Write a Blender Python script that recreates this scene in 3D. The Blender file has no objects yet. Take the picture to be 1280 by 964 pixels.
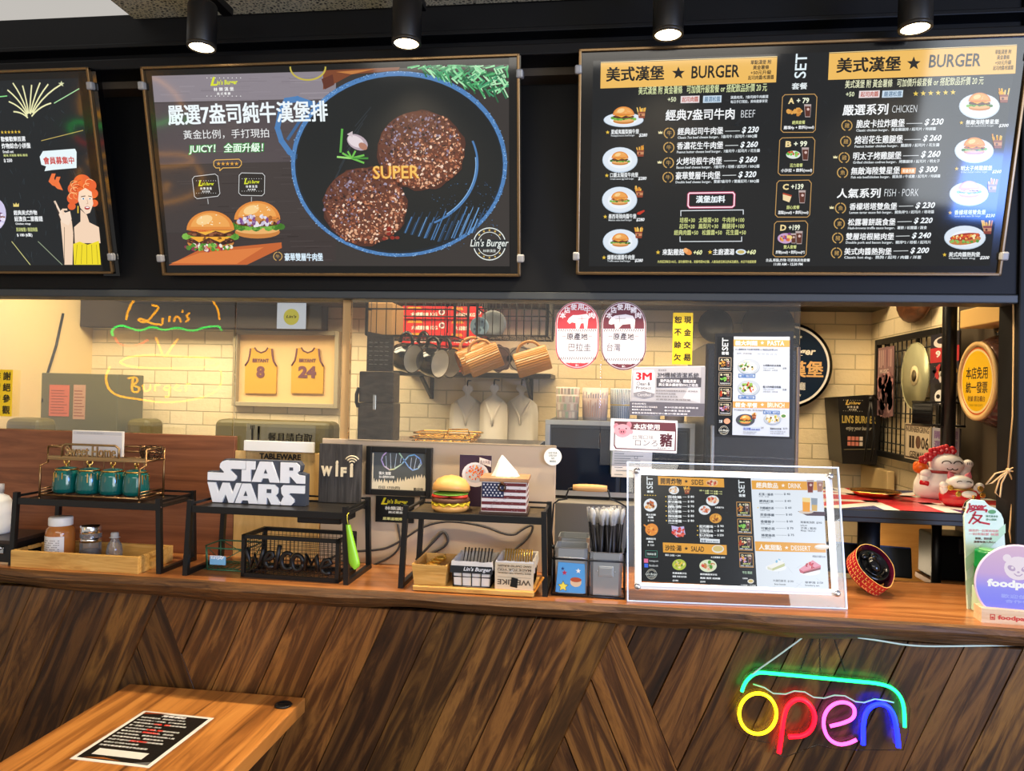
import bpy, bmesh, math, random
from mathutils import Vector, Matrix
random.seed(7)
scn = bpy.context.scene
COL = scn.collection
PI = math.pi
rad = math.radians

# ------------------------------------------------------------------ camera
FPX, CX, CY = 930.0, 640.0, 482.0
CAM = Vector((0.0, -1.8, 1.55))
_psi, _p, _r = rad(7.37), rad(0.51), rad(1.34)
FW = Vector((-math.sin(_psi)*math.cos(_p), math.cos(_psi)*math.cos(_p), math.sin(_p)))
_R = Vector((math.cos(_psi), math.sin(_psi), 0)); _U = _R.cross(FW)
RT = _R*math.cos(_r) + _U*math.sin(_r)
UP = -_R*math.sin(_r) + _U*math.cos(_r)
cd = bpy.data.cameras.new('camera'); cam = bpy.data.objects.new('camera', cd); COL.objects.link(cam)
cd.sensor_width = 36; cd.sensor_fit = 'HORIZONTAL'; cd.lens = FPX/1280*36; cd.clip_start = 0.05
cam.matrix_world = Matrix(((RT.x, UP.x, -FW.x, CAM.x), (RT.y, UP.y, -FW.y, CAM.y), (RT.z, UP.z, -FW.z, CAM.z), (0, 0, 0, 1)))
scn.camera = cam

# ------------------------------------------------------------------ world, lights, exposure
vs = scn.view_settings
vs.view_transform = 'Standard'; vs.look = 'None'; vs.gamma = 1.0; vs.use_curve_mapping = False
vs.exposure = 0.0
wd = bpy.data.worlds.new('world'); scn.world = wd; wd.use_nodes = True
wd.node_tree.nodes['Background'].inputs[0].default_value = (1.0, 0.95, 0.88, 1)
wd.node_tree.nodes['Background'].inputs[1].default_value = 0.55

def area(name, loc, target, sx, sy, power, color):
    l = bpy.data.lights.new(name, 'AREA'); l.shape = 'RECTANGLE'; l.size = sx; l.size_y = sy
    l.energy = power; l.color = color
    o = bpy.data.objects.new(name, l); COL.objects.link(o); o.location = loc
    o.rotation_euler = (Vector(target)-Vector(loc)).to_track_quat('-Z', 'Y').to_euler()
    return o
area('dining_room_ceiling_light', (-0.3, -2.6, 2.6), (-0.3, -1.2, 0.6), 2.6, 1.2, 54, (1.0, 0.93, 0.82))
area('shop_window_daylight', (4.2, -5.2, 1.8), (0.2, 0, 1.2), 3.0, 2.2, 170, (0.86, 0.93, 1.0))
area('kitchen_ceiling_light', (0.1, 1.0, 2.35), (0.1, 1.35, 0.9), 2.2, 0.5, 40, (1.0, 0.75, 0.44))
area('kitchen_ceiling_light', (-1.9, 1.1, 2.35), (-1.9, 1.4, 0.9), 1.2, 0.5, 36, (1.0, 0.82, 0.54))
area('blue_window_sign_light', (2.2, -2.1, 1.62), (0.9, 0.2, 2.0), 0.7, 0.35, 30, (0.10, 0.28, 1.0))

tl = bpy.data.lights.new('cupboard_fill', 'POINT'); tl.energy = 1.1; tl.color = (1.0, 0.78, 0.5); tl.shadow_soft_size = 0.05  # added point light without a fixture, brightens the tan cupboard front
to = bpy.data.objects.new('cupboard_fill', tl); COL.objects.link(to); to.location = (0.90, 0.99, 0.97)

# ------------------------------------------------------------------ pixel rays (1280 x 964 photograph)
def ray(x, y): return FW + RT*((x-CX)/FPX) - UP*((y-CY)/FPX)
def onp(x, y, O, n):
    d = ray(x, y); return CAM + d*((O-CAM).dot(n)/d.dot(n))
def P(x, y, Y): return onp(x, y, Vector((0, Y, 0)), Vector((0, 1, 0)))
def PZ(x, y, z): return onp(x, y, Vector((0, 0, z)), Vector((0, 0, 1)))
def PX(x, y, X): return onp(x, y, Vector((X, 0, 0)), Vector((1, 0, 0)))
def mpp(q): return (Vector(q)-CAM).dot(FW)/FPX      # metres per pixel at a point

# ------------------------------------------------------------------ colours and materials
def lin(c):
    if isinstance(c, str):
        c = c.lstrip('#'); c = tuple(int(c[i:i+2], 16) for i in (0, 2, 4))
    return tuple((v/255/12.92) if v/255 <= 0.04045 else ((v/255+0.055)/1.055)**2.4 for v in c)
MATS = {}
def setin(b, k, v):
    if k in b.inputs: b.inputs[k].default_value = v
def mat(name, c=(200, 200, 200), rough=0.5, metal=0.0, emit=None, es=1.0, spec=0.5, coat=0.0, trans=0.0, ior=1.45, sss=0.0):
    if name in MATS: return MATS[name]
    m = bpy.data.materials.new(name); m.use_nodes = True
    b = m.node_tree.nodes['Principled BSDF']
    b.inputs['Base Color'].default_value = (*lin(c), 1)
    b.inputs['Roughness'].default_value = rough; b.inputs['Metallic'].default_value = metal
    setin(b, 'Specular IOR Level', spec); setin(b, 'Coat Weight', coat); setin(b, 'Coat Roughness', 0.06)
    setin(b, 'Transmission Weight', trans); setin(b, 'IOR', ior); setin(b, 'Subsurface Weight', sss)
    if emit is not None:
        b.inputs['Emission Color'].default_value = (*lin(emit), 1); b.inputs['Emission Strength'].default_value = es
    MATS[name] = m; return m
def nodes(m): return m.node_tree.nodes, m.node_tree.links, m.node_tree.nodes['Principled BSDF']
def ramp(nt, stops):
    r = nt.nodes.new('ShaderNodeValToRGB'); e = r.color_ramp.elements
    while len(e) < len(stops): e.new(0.5)
    for i, (p, c) in enumerate(stops):
        e[i].position = p; e[i].color = (*lin(c), 1)
    return r
def coords(m, kind='Object', scale=(1, 1, 1), rot=(0, 0, 0)):
    nt = m.node_tree
    t = nt.nodes.new('ShaderNodeTexCoord'); mp = nt.nodes.new('ShaderNodeMapping')
    mp.inputs['Scale'].default_value = scale; mp.inputs['Rotation'].default_value = rot
    nt.links.new(t.outputs[kind], mp.inputs['Vector']); return mp.outputs[0]
def noise(m, vec, scale=5, detail=4, rough=0.6, dist=0.0):
    n = m.node_tree.nodes.new('ShaderNodeTexNoise'); n.inputs['Scale'].default_value = scale
    n.inputs['Detail'].default_value = detail; n.inputs['Roughness'].default_value = rough; n.inputs['Distortion'].default_value = dist
    m.node_tree.links.new(vec, n.inputs['Vector']); return n.outputs[0]
def bump(m, h, s=0.3, d=0.01):
    nt = m.node_tree; b = nt.nodes.new('ShaderNodeBump'); b.inputs['Strength'].default_value = s; b.inputs['Distance'].default_value = d
    nt.links.new(h, b.inputs['Height']); nt.links.new(b.outputs[0], nt.nodes['Principled BSDF'].inputs['Normal'])
def wood(name, stops, scale=(1, 12, 12), nscale=3, rough=0.45, kind='Object', coat=0.0, bs=0.25, dist=1.5, attr=False, rot=(0, 0, 0)):
    """grain stretched along x of the chosen coordinates"""
    if name in MATS: return MATS[name]
    m = mat(name, rough=rough, coat=coat); ns, ln, b = nodes(m)
    v = coords(m, kind, scale, rot)
    n = noise(m, v, nscale, 6, 0.62, dist)
    r = ramp(m.node_tree, stops); ln.new(n, r.inputs[0]); out = r.outputs[0]
    if attr:
        a = ns.new('ShaderNodeAttribute'); a.attribute_name = 'Col'
        mx = ns.new('ShaderNodeMix'); mx.data_type = 'RGBA'; mx.blend_type = 'MULTIPLY'; mx.inputs['Factor'].default_value = 1
        ln.new(out, mx.inputs['A']); ln.new(a.outputs['Color'], mx.inputs['B']); out = mx.outputs['Result']
    ln.new(out, b.inputs['Base Color']); bump(m, n, bs, 0.004); return m
def glass(name, tint=(1, 1, 1), rough=0.0, refl=1.0, milk=0.0, ior=1.45):
    """thin sheet: clear film with a fresnel reflection, a little dusty"""
    if name in MATS: return MATS[name]
    m = bpy.data.materials.new(name); m.use_nodes = True; nt = m.node_tree; nt.nodes.clear()
    o = nt.nodes.new('ShaderNodeOutputMaterial'); t = nt.nodes.new('ShaderNodeBsdfTransparent'); t.inputs[0].default_value = (*tint, 1)
    g = nt.nodes.new('ShaderNodeBsdfGlossy'); g.inputs['Roughness'].default_value = rough; g.inputs[0].default_value = (refl, refl, refl, 1)
    f = nt.nodes.new('ShaderNodeFresnel'); f.inputs[0].default_value = ior
    mx = nt.nodes.new('ShaderNodeMixShader'); nt.links.new(f.outputs[0], mx.inputs[0]); nt.links.new(t.outputs[0], mx.inputs[1]); nt.links.new(g.outputs[0], mx.inputs[2])
    last = mx.outputs[0]
    if milk > 0:
        d = nt.nodes.new('ShaderNodeBsdfDiffuse'); d.inputs[0].default_value = (0.8, 0.8, 0.8, 1)
        m2 = nt.nodes.new('ShaderNodeMixShader'); m2.inputs[0].default_value = milk
        nt.links.new(last, m2.inputs[1]); nt.links.new(d.outputs[0], m2.inputs[2]); last = m2.outputs[0]
    nt.links.new(last, o.inputs[0]); MATS[name] = m; return m
def printmat(name, screen=0.0, rough=0.5, spec=0.4):
    """ink colours from the mesh's Col attribute; a lit screen gives them off"""
    if name in MATS: return MATS[name]
    m = mat(name, rough=rough, spec=spec); ns, ln, b = nodes(m)
    a = ns.new('ShaderNodeAttribute'); a.attribute_name = 'Col'
    if screen:
        b.inputs['Base Color'].default_value = (0.004, 0.004, 0.004, 1)
        ln.new(a.outputs['Color'], b.inputs['Emission Color']); b.inputs['Emission Strength'].default_value = screen
    else: ln.new(a.outputs['Color'], b.inputs['Base Color'])
    return m

# ------------------------------------------------------------------ mesh builder
def RZ(a): return Matrix.Rotation(a, 4, 'Z')
def RX(a): return Matrix.Rotation(a, 4, 'X')
def RY(a): return Matrix.Rotation(a, 4, 'Y')
def TR(*v): return Matrix.Translation(Vector(v))
class B:
    def __init__(s): s.v = []; s.f = []; s.mi = []; s.c = []; s.u = []; s.sm = []; s.useuv = False
    def add(s, vs_, fs, m=0, col=None, smooth=False, M=None, uv=None):
        k = len(s.v)
        s.v += [tuple(M @ Vector(p)) if M is not None else tuple(p) for p in vs_]
        for i, f in enumerate(fs):
            s.f.append([k+j for j in f]); s.mi.append(m); s.c.append(col); s.sm.append(smooth)
            s.u.append([uv[j] for j in f] if uv else None)
        if uv: s.useuv = True
        return s
    def bm(s, b, m=0, col=None, smooth=False, M=None):
        b.verts.index_update()
        s.add([v.co.copy() for v in b.verts], [[v.index for v in f.verts] for f in b.faces], m, col, smooth, M); b.free(); return s
    def box(s, c, d, m=0, bev=0.0, M=None, col=None, seg=2):
        b = bmesh.new(); bmesh.ops.create_cube(b, size=1)
        for v in b.verts: v.co = Vector((v.co.x*d[0]+c[0], v.co.y*d[1]+c[1], v.co.z*d[2]+c[2]))
        if bev > 0: bmesh.ops.bevel(b, geom=b.edges[:], offset=min(bev, 0.49*min(d)), segments=seg, affect='EDGES', profile=0.5)
        return s.bm(b, m, col, False, M)
    def bar(s, p, q, w, h=None, m=0, M=None, up=(0, 0, 1)):
        p = Vector(p); q = Vector(q); h = h or w; z = (q-p).normalized(); u = Vector(up)
        if abs(z.dot(u)) > 0.95: u = Vector((0, 1, 0))
        x = u.cross(z).normalized(); y = z.cross(x)
        vs_ = [e+x*(a*w/2)+y*(b*h/2) for e in (p, q) for a, b in ((-1, -1), (1, -1), (1, 1), (-1, 1))]
        return s.add(vs_, [(3, 2, 1, 0), (4, 5, 6, 7), (0, 1, 5, 4), (1, 2, 6, 5), (2, 3, 7, 6), (3, 0, 4, 7)], m, M=M)
    def tube(s, pts, r, n=8, closed=False, m=0, M=None, caps=True):
        pts = [Vector(p) for p in pts]; N = len(pts); rs = r if isinstance(r, (list, tuple)) else [r]*N
        vs_ = []; fs = []; prev = None
        for i in range(N):
            if closed: t = (pts[(i+1) % N]-pts[i-1])
            else: t = pts[min(i+1, N-1)]-pts[max(i-1, 0)]
            t = t.normalized() if t.length > 1e-9 else Vector((0, 0, 1))
            if prev is None:
                a = Vector((0, 0, 1)) if abs(t.z) < 0.9 else Vector((1, 0, 0)); x = a.cross(t).normalized()
            else:
                x = prev-t*prev.dot(t); x = x.normalized() if x.length > 1e-6 else t.orthogonal().normalized()
            prev = x; y = t.cross(x)
            for k in range(n):
                a = 2*PI*k/n; vs_.append(pts[i]+x*(math.cos(a)*rs[i])+y*(math.sin(a)*rs[i]))
        for i in range(N if closed else N-1):
            j = (i+1) % N
            for k in range(n): fs.append((i*n+k, i*n+(k+1) % n, j*n+(k+1) % n, j*n+k))
        if not closed and caps: fs += [tuple(range(n))[::-1], tuple((N-1)*n+k for k in range(n))]
        return s.add(vs_, fs, m, smooth=True, M=M)
    def cyl(s, p, q, r0, r1=None, n=24, m=0, M=None):
        return s.tube([p, q], [r0, r0 if r1 is None else r1], n, m=m, M=M)
    def lathe(s, prof, c=(0, 0, 0), n=28, m=0, M=None, sx=1, sy=1, smooth=True, caps=True):
        vs_ = []; fs = []; N = len(prof)
        for r, z in prof:
            for k in range(n):
                a = 2*PI*k/n; vs_.append((c[0]+r*sx*math.cos(a), c[1]+r*sy*math.sin(a), c[2]+z))
        for i in range(N-1):
            for k in range(n): fs.append((i*n+k, i*n+(k+1) % n, (i+1)*n+(k+1) % n, (i+1)*n+k))
        if caps and prof[0][0] > 1e-6: fs.append(tuple(range(n))[::-1])
        if caps and prof[-1][0] > 1e-6: fs.append(tuple((N-1)*n+k for k in range(n)))
        return s.add(vs_, fs, m, smooth=smooth, M=M)
    def ball(s, c, r, m=0, n=16, M=None, k=10):
        r = r if isinstance(r, (list, tuple)) else (r, r, r)
        prof = [(math.sin(PI*i/k), -math.cos(PI*i/k)) for i in range(k+1)]
        vs_ = [(c[0]+p*r[0]*math.cos(2*PI*j/n), c[1]+p*r[1]*math.sin(2*PI*j/n), c[2]+z*r[2]) for p, z in prof for j in range(n)]
        fs = [(i*n+j, i*n+(j+1) % n, (i+1)*n+(j+1) % n, (i+1)*n+j) for i in range(k) for j in range(n)]
        return s.add(vs_, fs, m, smooth=True, M=M)
    def prism(s, poly, y0, y1, m=0, M=None, col=None):
        """outline in x,z, thickness from y0 (front) to y1"""
        n = len(poly); a = sum(poly[i][0]*poly[(i+1) % n][1]-poly[(i+1) % n][0]*poly[i][1] for i in range(n))
        if a < 0: poly = poly[::-1]
        vs_ = [(x, y0, z) for x, z in poly]+[(x, y1, z) for x, z in poly]
        fs = [tuple(range(n)), tuple(range(2*n-1, n-1, -1))]+[(i, i+n, (i+1) % n+n, (i+1) % n) for i in range(n)]
        return s.add(vs_, fs, m, col=col, M=M)
    def text3(s, body, x0, x1, z0, z1, y, depth, m=0, bold=0.0, M=None, res=3, shear=0.0):
        vs_, fs, bb = glyphs(body, bold, res, depth, shear)
        sx = (x1-x0)/(bb[1]-bb[0]); sz = (z1-z0)/(bb[3]-bb[2]); zs = [v[2] for v in vs_]; zl = min(zs); zh = max(zs)
        k = depth/max(zh-zl, 1e-6)
        return s.add([(x0+(v[0]-bb[0])*sx, y-(v[2]-zl)*k, z0+(v[1]-bb[2])*sz) for v in vs_], fs, m, M=M)
    def obj(s, name, mats, parent=None, loc=(0, 0, 0), rz=0.0, origin=None):
        me = bpy.data.meshes.new(name); vv = s.v
        if origin is not None: o_ = Vector(origin); vv = [tuple(Vector(p)-o_) for p in vv]; loc = origin
        me.from_pydata(vv, [], s.f)
        for m in (mats if isinstance(mats, (list, tuple)) else [mats]): me.materials.append(m)
        me.polygons.foreach_set('material_index', s.mi); me.polygons.foreach_set('use_smooth', s.sm)
        if any(c is not None for c in s.c):
            at = me.color_attributes.new('Col', 'FLOAT_COLOR', 'CORNER'); d = []
            for f, c in zip(s.f, s.c):
                d += [*(c or (1, 1, 1)), 1.0]*len(f)
            at.data.foreach_set('color', d)
        if s.useuv:
            ul = me.uv_layers.new(name='UVMap'); d = []
            for f, u in zip(s.f, s.u):
                for j in range(len(f)): d += list(u[j]) if u else [0, 0]
            ul.data.foreach_set('uv', d)
        me.update(); o = bpy.data.objects.new(name, me); COL.objects.link(o)
        if parent is not None: o.parent = parent
        o.location = loc; o.rotation_euler = (0, 0, rz); return o
def soft(pts, n=3):
    q = [Vector(p) for p in pts]
    for _ in range(n): q = [q[0]]+sum([[a*.75+b*.25, a*.25+b*.75] for a, b in zip(q, q[1:])], [])+[q[-1]]
    return q
_GC = {}
def glyphs(body, bold=0.0, res=2, depth=0.0, shear=0.0):
    key = (body, bold, res, depth > 0, shear)
    if key in _GC: return _GC[key]
    c = bpy.data.curves.new('t', 'FONT'); c.body = body; c.size = 1; c.resolution_u = res; c.offset = bold; c.shear = shear
    c.fill_mode = 'BOTH'; c.extrude = 0.05 if depth > 0 else 0.0
    o = bpy.data.objects.new('t', c); me = o.to_mesh()
    vs_ = [tuple(v.co) for v in me.vertices]; fs = [tuple(p.vertices) for p in me.polygons]
    o.to_mesh_clear(); bpy.data.objects.remove(o); bpy.data.curves.remove(c)
    xs = [v[0] for v in vs_]; ys = [v[1] for v in vs_]
    _GC[key] = (vs_, fs, (min(xs), max(xs), min(ys), max(ys))); return _GC[key]

# ------------------------------------------------------------------ flat printing on a plane of the place
class Print:
    EPS = 0.00022
    def __init__(s, O, ex, ey, S=None):
        s.O = Vector(O); s.ex = Vector(ex).normalized(); s.n = s.ex.cross(Vector(ey)).normalized(); s.ey = s.n.cross(s.ex)
        s.b = B(); s.S = S; s.base = 0
    def uv(s, x, y):
        if s.S: return ((x)*s.S, (y)*s.S)           # own millimetre-like units
        q = onp(x, y, s.O, s.n)-s.O; return (q.dot(s.ex), q.dot(s.ey))
    def face(s, uvs, col, L):
        a = sum(uvs[i][0]*uvs[i-1][1]-uvs[i-1][0]*uvs[i][1] for i in range(len(uvs)))
        if a > 0: uvs = uvs[::-1]
        d = -(L+s.base+1)*s.EPS
        s.b.add([(u, d, v) for u, v in uvs], [tuple(range(len(uvs)))], 0, lin(col)); return s
    def poly(s, pts, col, L=0): return s.face([s.uv(*p) for p in pts], col, L)
    def rect(s, x0, y0, x1, y1, col, L=0):
        """true rectangle of the plane through the px corners"""
        a = s.uv(x0, y0); b = s.uv(x1, y1)
        return s.face([(a[0], a[1]), (b[0], a[1]), (b[0], b[1]), (a[0], b[1])], col, L)
    def ell(s, x, y, rx, ry, col, L=0, rot=0.0, n=20, a0=0, a1=2*PI):
        pts = []
        for i in range(n+(a1-a0 < 2*PI-0.01)):
            a = a0+(a1-a0)*i/n; p = (rx*math.cos(a), -ry*math.sin(a))
            pts.append((x+p[0]*math.cos(rot)-p[1]*math.sin(rot), y+p[0]*math.sin(rot)+p[1]*math.cos(rot)))
        return s.poly(pts, col, L)
    def line(s, pts, w, col, L=0, closed=False):
        u = [Vector(s.uv(*p)) for p in pts]; k = s.pxs(pts[0])*w/2; N = len(u)
        for i in range(N if closed else N-1):
            a = u[i]; b = u[(i+1) % N]; d = (b-a)
            if d.length < 1e-7: continue
            d.normalize(); nn = Vector((-d.y, d.x))*k; e = d*(k*0.6)
            s.face([tuple(a-e+nn), tuple(a-e-nn), tuple(b+e-nn), tuple(b+e+nn)], col, L)
        return s
    def pxs(s, p):
        if s.S: return s.S
        a = Vector(s.uv(*p)); b = Vector(s.uv(p[0], p[1]+1)); return (a-b).length
    def ring(s, x, y, rx, ry, w, col, L=0, n=32, a0=0, a1=2*PI):
        pts = [(x+rx*math.cos(a0+(a1-a0)*i/n), y-ry*math.sin(a0+(a1-a0)*i/n)) for i in range(n+1)]
        return s.line(pts, w, col, L)
    def box(s, x0, y0, x1, y1, w, col, L=0):
        a = s.uv(x0, y0); b = s.uv(x1, y1); k = s.pxs((x0, y0))*w
        l, r = min(a[0], b[0]), max(a[0], b[0]); t, d = max(a[1], b[1]), min(a[1], b[1])
        for q in ((l, t-k, r, t), (l, d, r, d+k), (l, d, l+k, t), (r-k, d, r, t)):
            s.face([(q[0], q[1]), (q[2], q[1]), (q[2], q[3]), (q[0], q[3])], col, L)
        return s
    def star(s, x, y, r, col, L=0, inner=0.42):
        return s.poly([(x+(r if i % 2 == 0 else r*inner)*math.sin(PI*i/5), y-(r if i % 2 == 0 else r*inner)*math.cos(PI*i/5)) for i in range(10)], col, L)
    def text(s, body, x0, x1, y0, y1, col, L=3, bold=0.0, shear=0.0, rot=0, res=2, pts=None):
        """fitted so that its box runs from (x0, y1) to x1 and up to y0"""
        vs_, fs, bb = glyphs(body, 0 if len(s.stamps(body, bold)) > 1 else bold, res, 0, shear)
        a = Vector(s.uv(x0, y1))
        if rot == 90:      # reading upwards
            b = Vector(s.uv(x1, y1)); t = Vector(s.uv(x0, y0)); W = (t-a).length; H = (b-a).length
            fn = lambda v: (b.x-(v[1]-bb[2])/(bb[3]-bb[2])*H, a.y+(v[0]-bb[0])/(bb[1]-bb[0])*W)
        else:
            W = abs(s.uv(x1, y1)[0]-a.x); H = abs(s.uv(x0, y0)[1]-a.y)
            fn = lambda v: (a.x+(v[0]-bb[0])/(bb[1]-bb[0])*W, a.y+(v[1]-bb[2])/(bb[3]-bb[2])*H)
        d = -(L+s.base+1)*s.EPS; c = lin(col); k = W/(bb[1]-bb[0])
        for i, (ox, oy) in enumerate(s.stamps(body, bold)): s.b.add([(fn(v)[0]+ox*k, d-i*2.5e-5, fn(v)[1]+oy*k) for v in vs_], fs, 0, c)
        return s
    @staticmethod
    def stamps(body, bold):
        if bold > 0 and any(ord(ch) > 0x2e80 for ch in body): return [(-bold, -bold*.7), (bold, -bold*.7), (bold, bold*.7), (-bold, bold*.7)]
        return [(0, 0)]
    def vtext(s, body, xc, y0, y1, size, col, L=3, bold=0.0):
        n = len(body); st = (y1-y0)/n
        for i, ch in enumerate(body):
            if ch != ' ': s.text(ch, xc-size/2, xc+size/2, y0+st*i+(st-size)/2, y0+st*i+(st+size)/2, col, L, bold)
        return s
    def out(s, name, m, parent, M=None):
        """mesh in plane coordinates, placed on its plane (parent space = world moved to the thing's origin)"""
        o = s.b.obj(name, m, parent)
        return o
    def frame(s):
        return Matrix(((s.ex.x, -s.n.x, s.ey.x, s.O.x), (s.ex.y, -s.n.y, s.ey.y, s.O.y), (s.ex.z, -s.n.z, s.ey.z, s.O.z), (0, 0, 0, 1)))

# ------------------------------------------------------------------ things
def tag(o, label, cat, group=None):
    o['label'] = label; o['category'] = cat
    if group: o['group'] = group
    return o
def thing(name, label, cat, loc=(0, 0, 0), rz=0.0, group=None, M=None):
    o = bpy.data.objects.new(name, None); COL.objects.link(o); o.empty_display_size = 0.05
    o.location = loc; o.rotation_euler = (0, 0, rz)
    if M is not None: o.matrix_world = M
    return tag(o, label, cat, group)
def struct(o): o['kind'] = 'structure'; return o
def dup(root, loc, rz=None, label=None):
    r = root.copy(); COL.objects.link(r); r.location = loc
    if rz is not None: r.rotation_euler = (0, 0, rz)
    if label: r['label'] = label
    for ch in root.children:
        c = ch.copy(); COL.objects.link(c); c.parent = r; c.matrix_parent_inverse = ch.matrix_parent_inverse.copy()
        for g in ch.children:
            d = g.copy(); COL.objects.link(d); d.parent = c; d.matrix_parent_inverse = g.matrix_parent_inverse.copy()
    return r
# ------------------------------------------------------------------ the setting
ZC = P(640, 750, 0).z                      # counter top height
M_black = mat('charcoal_paint', (6, 7, 10), 0.55, spec=0.3)
M_blk = mat('black_metal', (14, 14, 15), 0.42)
M_gloss = mat('gloss_black', (8, 8, 9), 0.12)
M_white = mat('white_plastic', (235, 233, 228), 0.4)
M_gold = mat('gold_metal', (226, 180, 96), 0.22, 1.0)
M_bronze = mat('bronze_wire', (150, 118, 82), 0.35, 1.0)
M_steel = mat('steel', (190, 192, 195), 0.25, 1.0)
M_chrome = mat('chrome', (225, 225, 228), 0.08, 1.0)
M_clear = glass('clear_glass', (0.98, 0.985, 0.98), 0.0, 1.0, 0.012)
M_acryl = glass('clear_acrylic', (0.97, 0.985, 0.99), 0.0, 1.0, 0.02)
M_print = printmat('printed_ink')
M_gprint = printmat('glossy_print', rough=0.25)
M_screen = printmat('lit_screen', 1.0, rough=0.06, spec=0.5)

m = mat('grey_floor_tile', (88, 80, 72), 0.5); v = coords(m, 'Object', (1, 1, 1)); n = noise(m, v, 6, 4)
r = ramp(m.node_tree, [(0.3, (70, 64, 58)), (0.7, (102, 94, 85))]); m.node_tree.links.new(n, r.inputs[0]); m.node_tree.links.new(r.outputs[0], nodes(m)[2].inputs['Base Color'])
struct(B().box((-0.4, -1.2, -0.05), (7, 7, 0.1)).obj('floor', m))
# ceiling: white boards over the room, a wood-wool acoustic strip next to the counter
struct(B().box((-0.4, -3.1, 2.70), (7, 5.8, 0.08)).obj('ceiling', mat('white_ceiling', (222, 212, 190), 0.6)))
m = mat('wood_wool', (130, 115, 80), 0.8); v = coords(m, 'Object', (1, 1, 1)); ns, ln, b = nodes(m)
vo = ns.new('ShaderNodeTexVoronoi'); vo.inputs['Scale'].default_value = 95; vo.feature = 'DISTANCE_TO_EDGE'; ln.new(v, vo.inputs['Vector'])
r = ramp(m.node_tree, [(0.05, (240, 226, 184)), (0.34, (66, 56, 42))]); ln.new(vo.outputs['Distance'], r.inputs[0]); ln.new(r.outputs[0], b.inputs['Base Color'])
struct(B().box((1.22, -0.03, 2.655), (5.3, 0.56, 0.03)).obj('ceiling_acoustic', m))
struct(B().box((-0.4, 1.2, 2.45), (7, 2.0, 0.08)).obj('ceiling_kitchen', mat('kitchen_ceiling_paint', (70, 60, 48), 0.7)))
# fascia above the opening, with its lamp track ledge and dark pillar at the right
fb = B(); fb.box((-0.4, 0.31, 2.245), (5.0, 0.10, 0.83), bev=0.003)
struct(fb.obj('wall_fascia', M_black))
tb = B(); zt = P(640, 40, 0.05).z
tb.box((-0.4, 0.19, zt-0.012), (5.0, 0.14, 0.03), bev=0.004); tb.box((-0.4, 0.235, zt+0.085), (5.0, 0.05, 0.014), bev=0.003)
struct(tb.obj('trim_track', M_black))
zl = P(640, 364, 0.25).z
lb = B(); lb.box((-0.4, 0.30, zl-0.012), (5.0, 0.09, 0.022), bev=0.003); struct(lb.obj('trim_header', mat('grey_header', (58, 62, 64), 0.45)))
# back wall of raised foam bricks
def brick(name, c1, c2):
    m = mat(name, rough=0.55); ns, ln, b = nodes(m)
    v = coords(m, 'UV', (1, 1, 1))
    bt = ns.new('ShaderNodeTexBrick'); ln.new(v, bt.inputs['Vector'])
    bt.inputs['Color1'].default_value = (*lin(c1), 1); bt.inputs['Color2'].default_value = (*lin(c2), 1); bt.inputs['Mortar'].default_value = (*lin(tuple(int(x*0.86) for x in c2)), 1)
    bt.inputs['Scale'].default_value = 1.0; bt.inputs['Mortar Size'].default_value = 0.0035; bt.inputs['Mortar Smooth'].default_value = 0.5
    bt.inputs['Brick Width'].default_value = 0.185; bt.inputs['Row Height'].default_value = 0.0705
    ln.new(bt.outputs['Color'], b.inputs['Base Color'])
    nz = noise(m, v, 38, 5, 0.6)
    mt = ns.new('ShaderNodeMath'); mt.operation = 'MULTIPLY_ADD'; ln.new(bt.outputs['Fac'], mt.inputs[0]); mt.inputs[1].default_value = -1.4; ln.new(nz, mt.inputs[2])
    bump(m, mt.outputs[0], 0.55, 0.006); return m
M_brick = brick('cream_brick', (238, 222, 186), (230, 212, 172))
def wall(name, p, q, z0, z1, t, m):
    """vertical wall with its inner face from p to q (x,y), metres as UVs"""
    p = Vector((*p, 0)); q = Vector((*q, 0)); L = (q-p).length; d = (q-p).normalized(); nn = Vector((-d.y, d.x, 0))*t
    vs_ = [p+Vector((0, 0, z0)), q+Vector((0, 0, z0)), q+Vector((0, 0, z1)), p+Vector((0, 0, z1))]; vs_ += [x+nn for x in vs_]
    uv = [(0, z0), (L, z0), (L, z1), (0, z1)]*2
    return struct(B().add(vs_, [(0, 1, 2, 3), (7, 6, 5, 4), (0, 4, 5, 1), (1, 5, 6, 2), (2, 6, 7, 3), (3, 7, 4, 0)], uv=uv).obj(name, m))
XL = P(114, 480, 1.85).x; XR = 1.211
wall('wall_back', (XL-0.1, 1.85), (XR+0.1, 1.85), 0, 2.5, 0.1, M_brick)
wall('wall_left', (XL, -0.4), (XL, 1.85), 0, 2.5, 0.1, mat('cream_board', (226, 200, 146), 0.6))
yd = PX(1197, 480, XR).y
wall('wall_right', (XR, 1.85), (XR, yd), 0, 2.5, 0.1, M_brick)
wall('wall_right_front', (XR, yd), (XR, 0.36), 0, 2.5, 0.1, mat('umber_paint', (74, 64, 50), 0.6))
# dark post closing the opening on the right
xp = P(1272, 480, 0.25).x
struct(B().box((xp+0.45, 0.30, 1.3), (0.9, 0.10, 2.6), bev=0.004).obj('wall_post', M_black))
# dark lowered beam in front of the back wall
zb0 = P(640, 383, 1.7).z
struct(B().box((-0.62, 1.72, zb0+0.15), (3.65, 0.2, 0.30), bev=0.004).obj('trim_beam', mat('dark_beam', (52, 42, 32), 0.55)))
zb1 = P(200, 410, 1.78).z
struct(B().box((XL+0.66, 1.79, zb1+0.12), (1.31, 0.09, 0.24), bev=0.004).obj('trim_pelmet', mat('dark_beam')))
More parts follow.
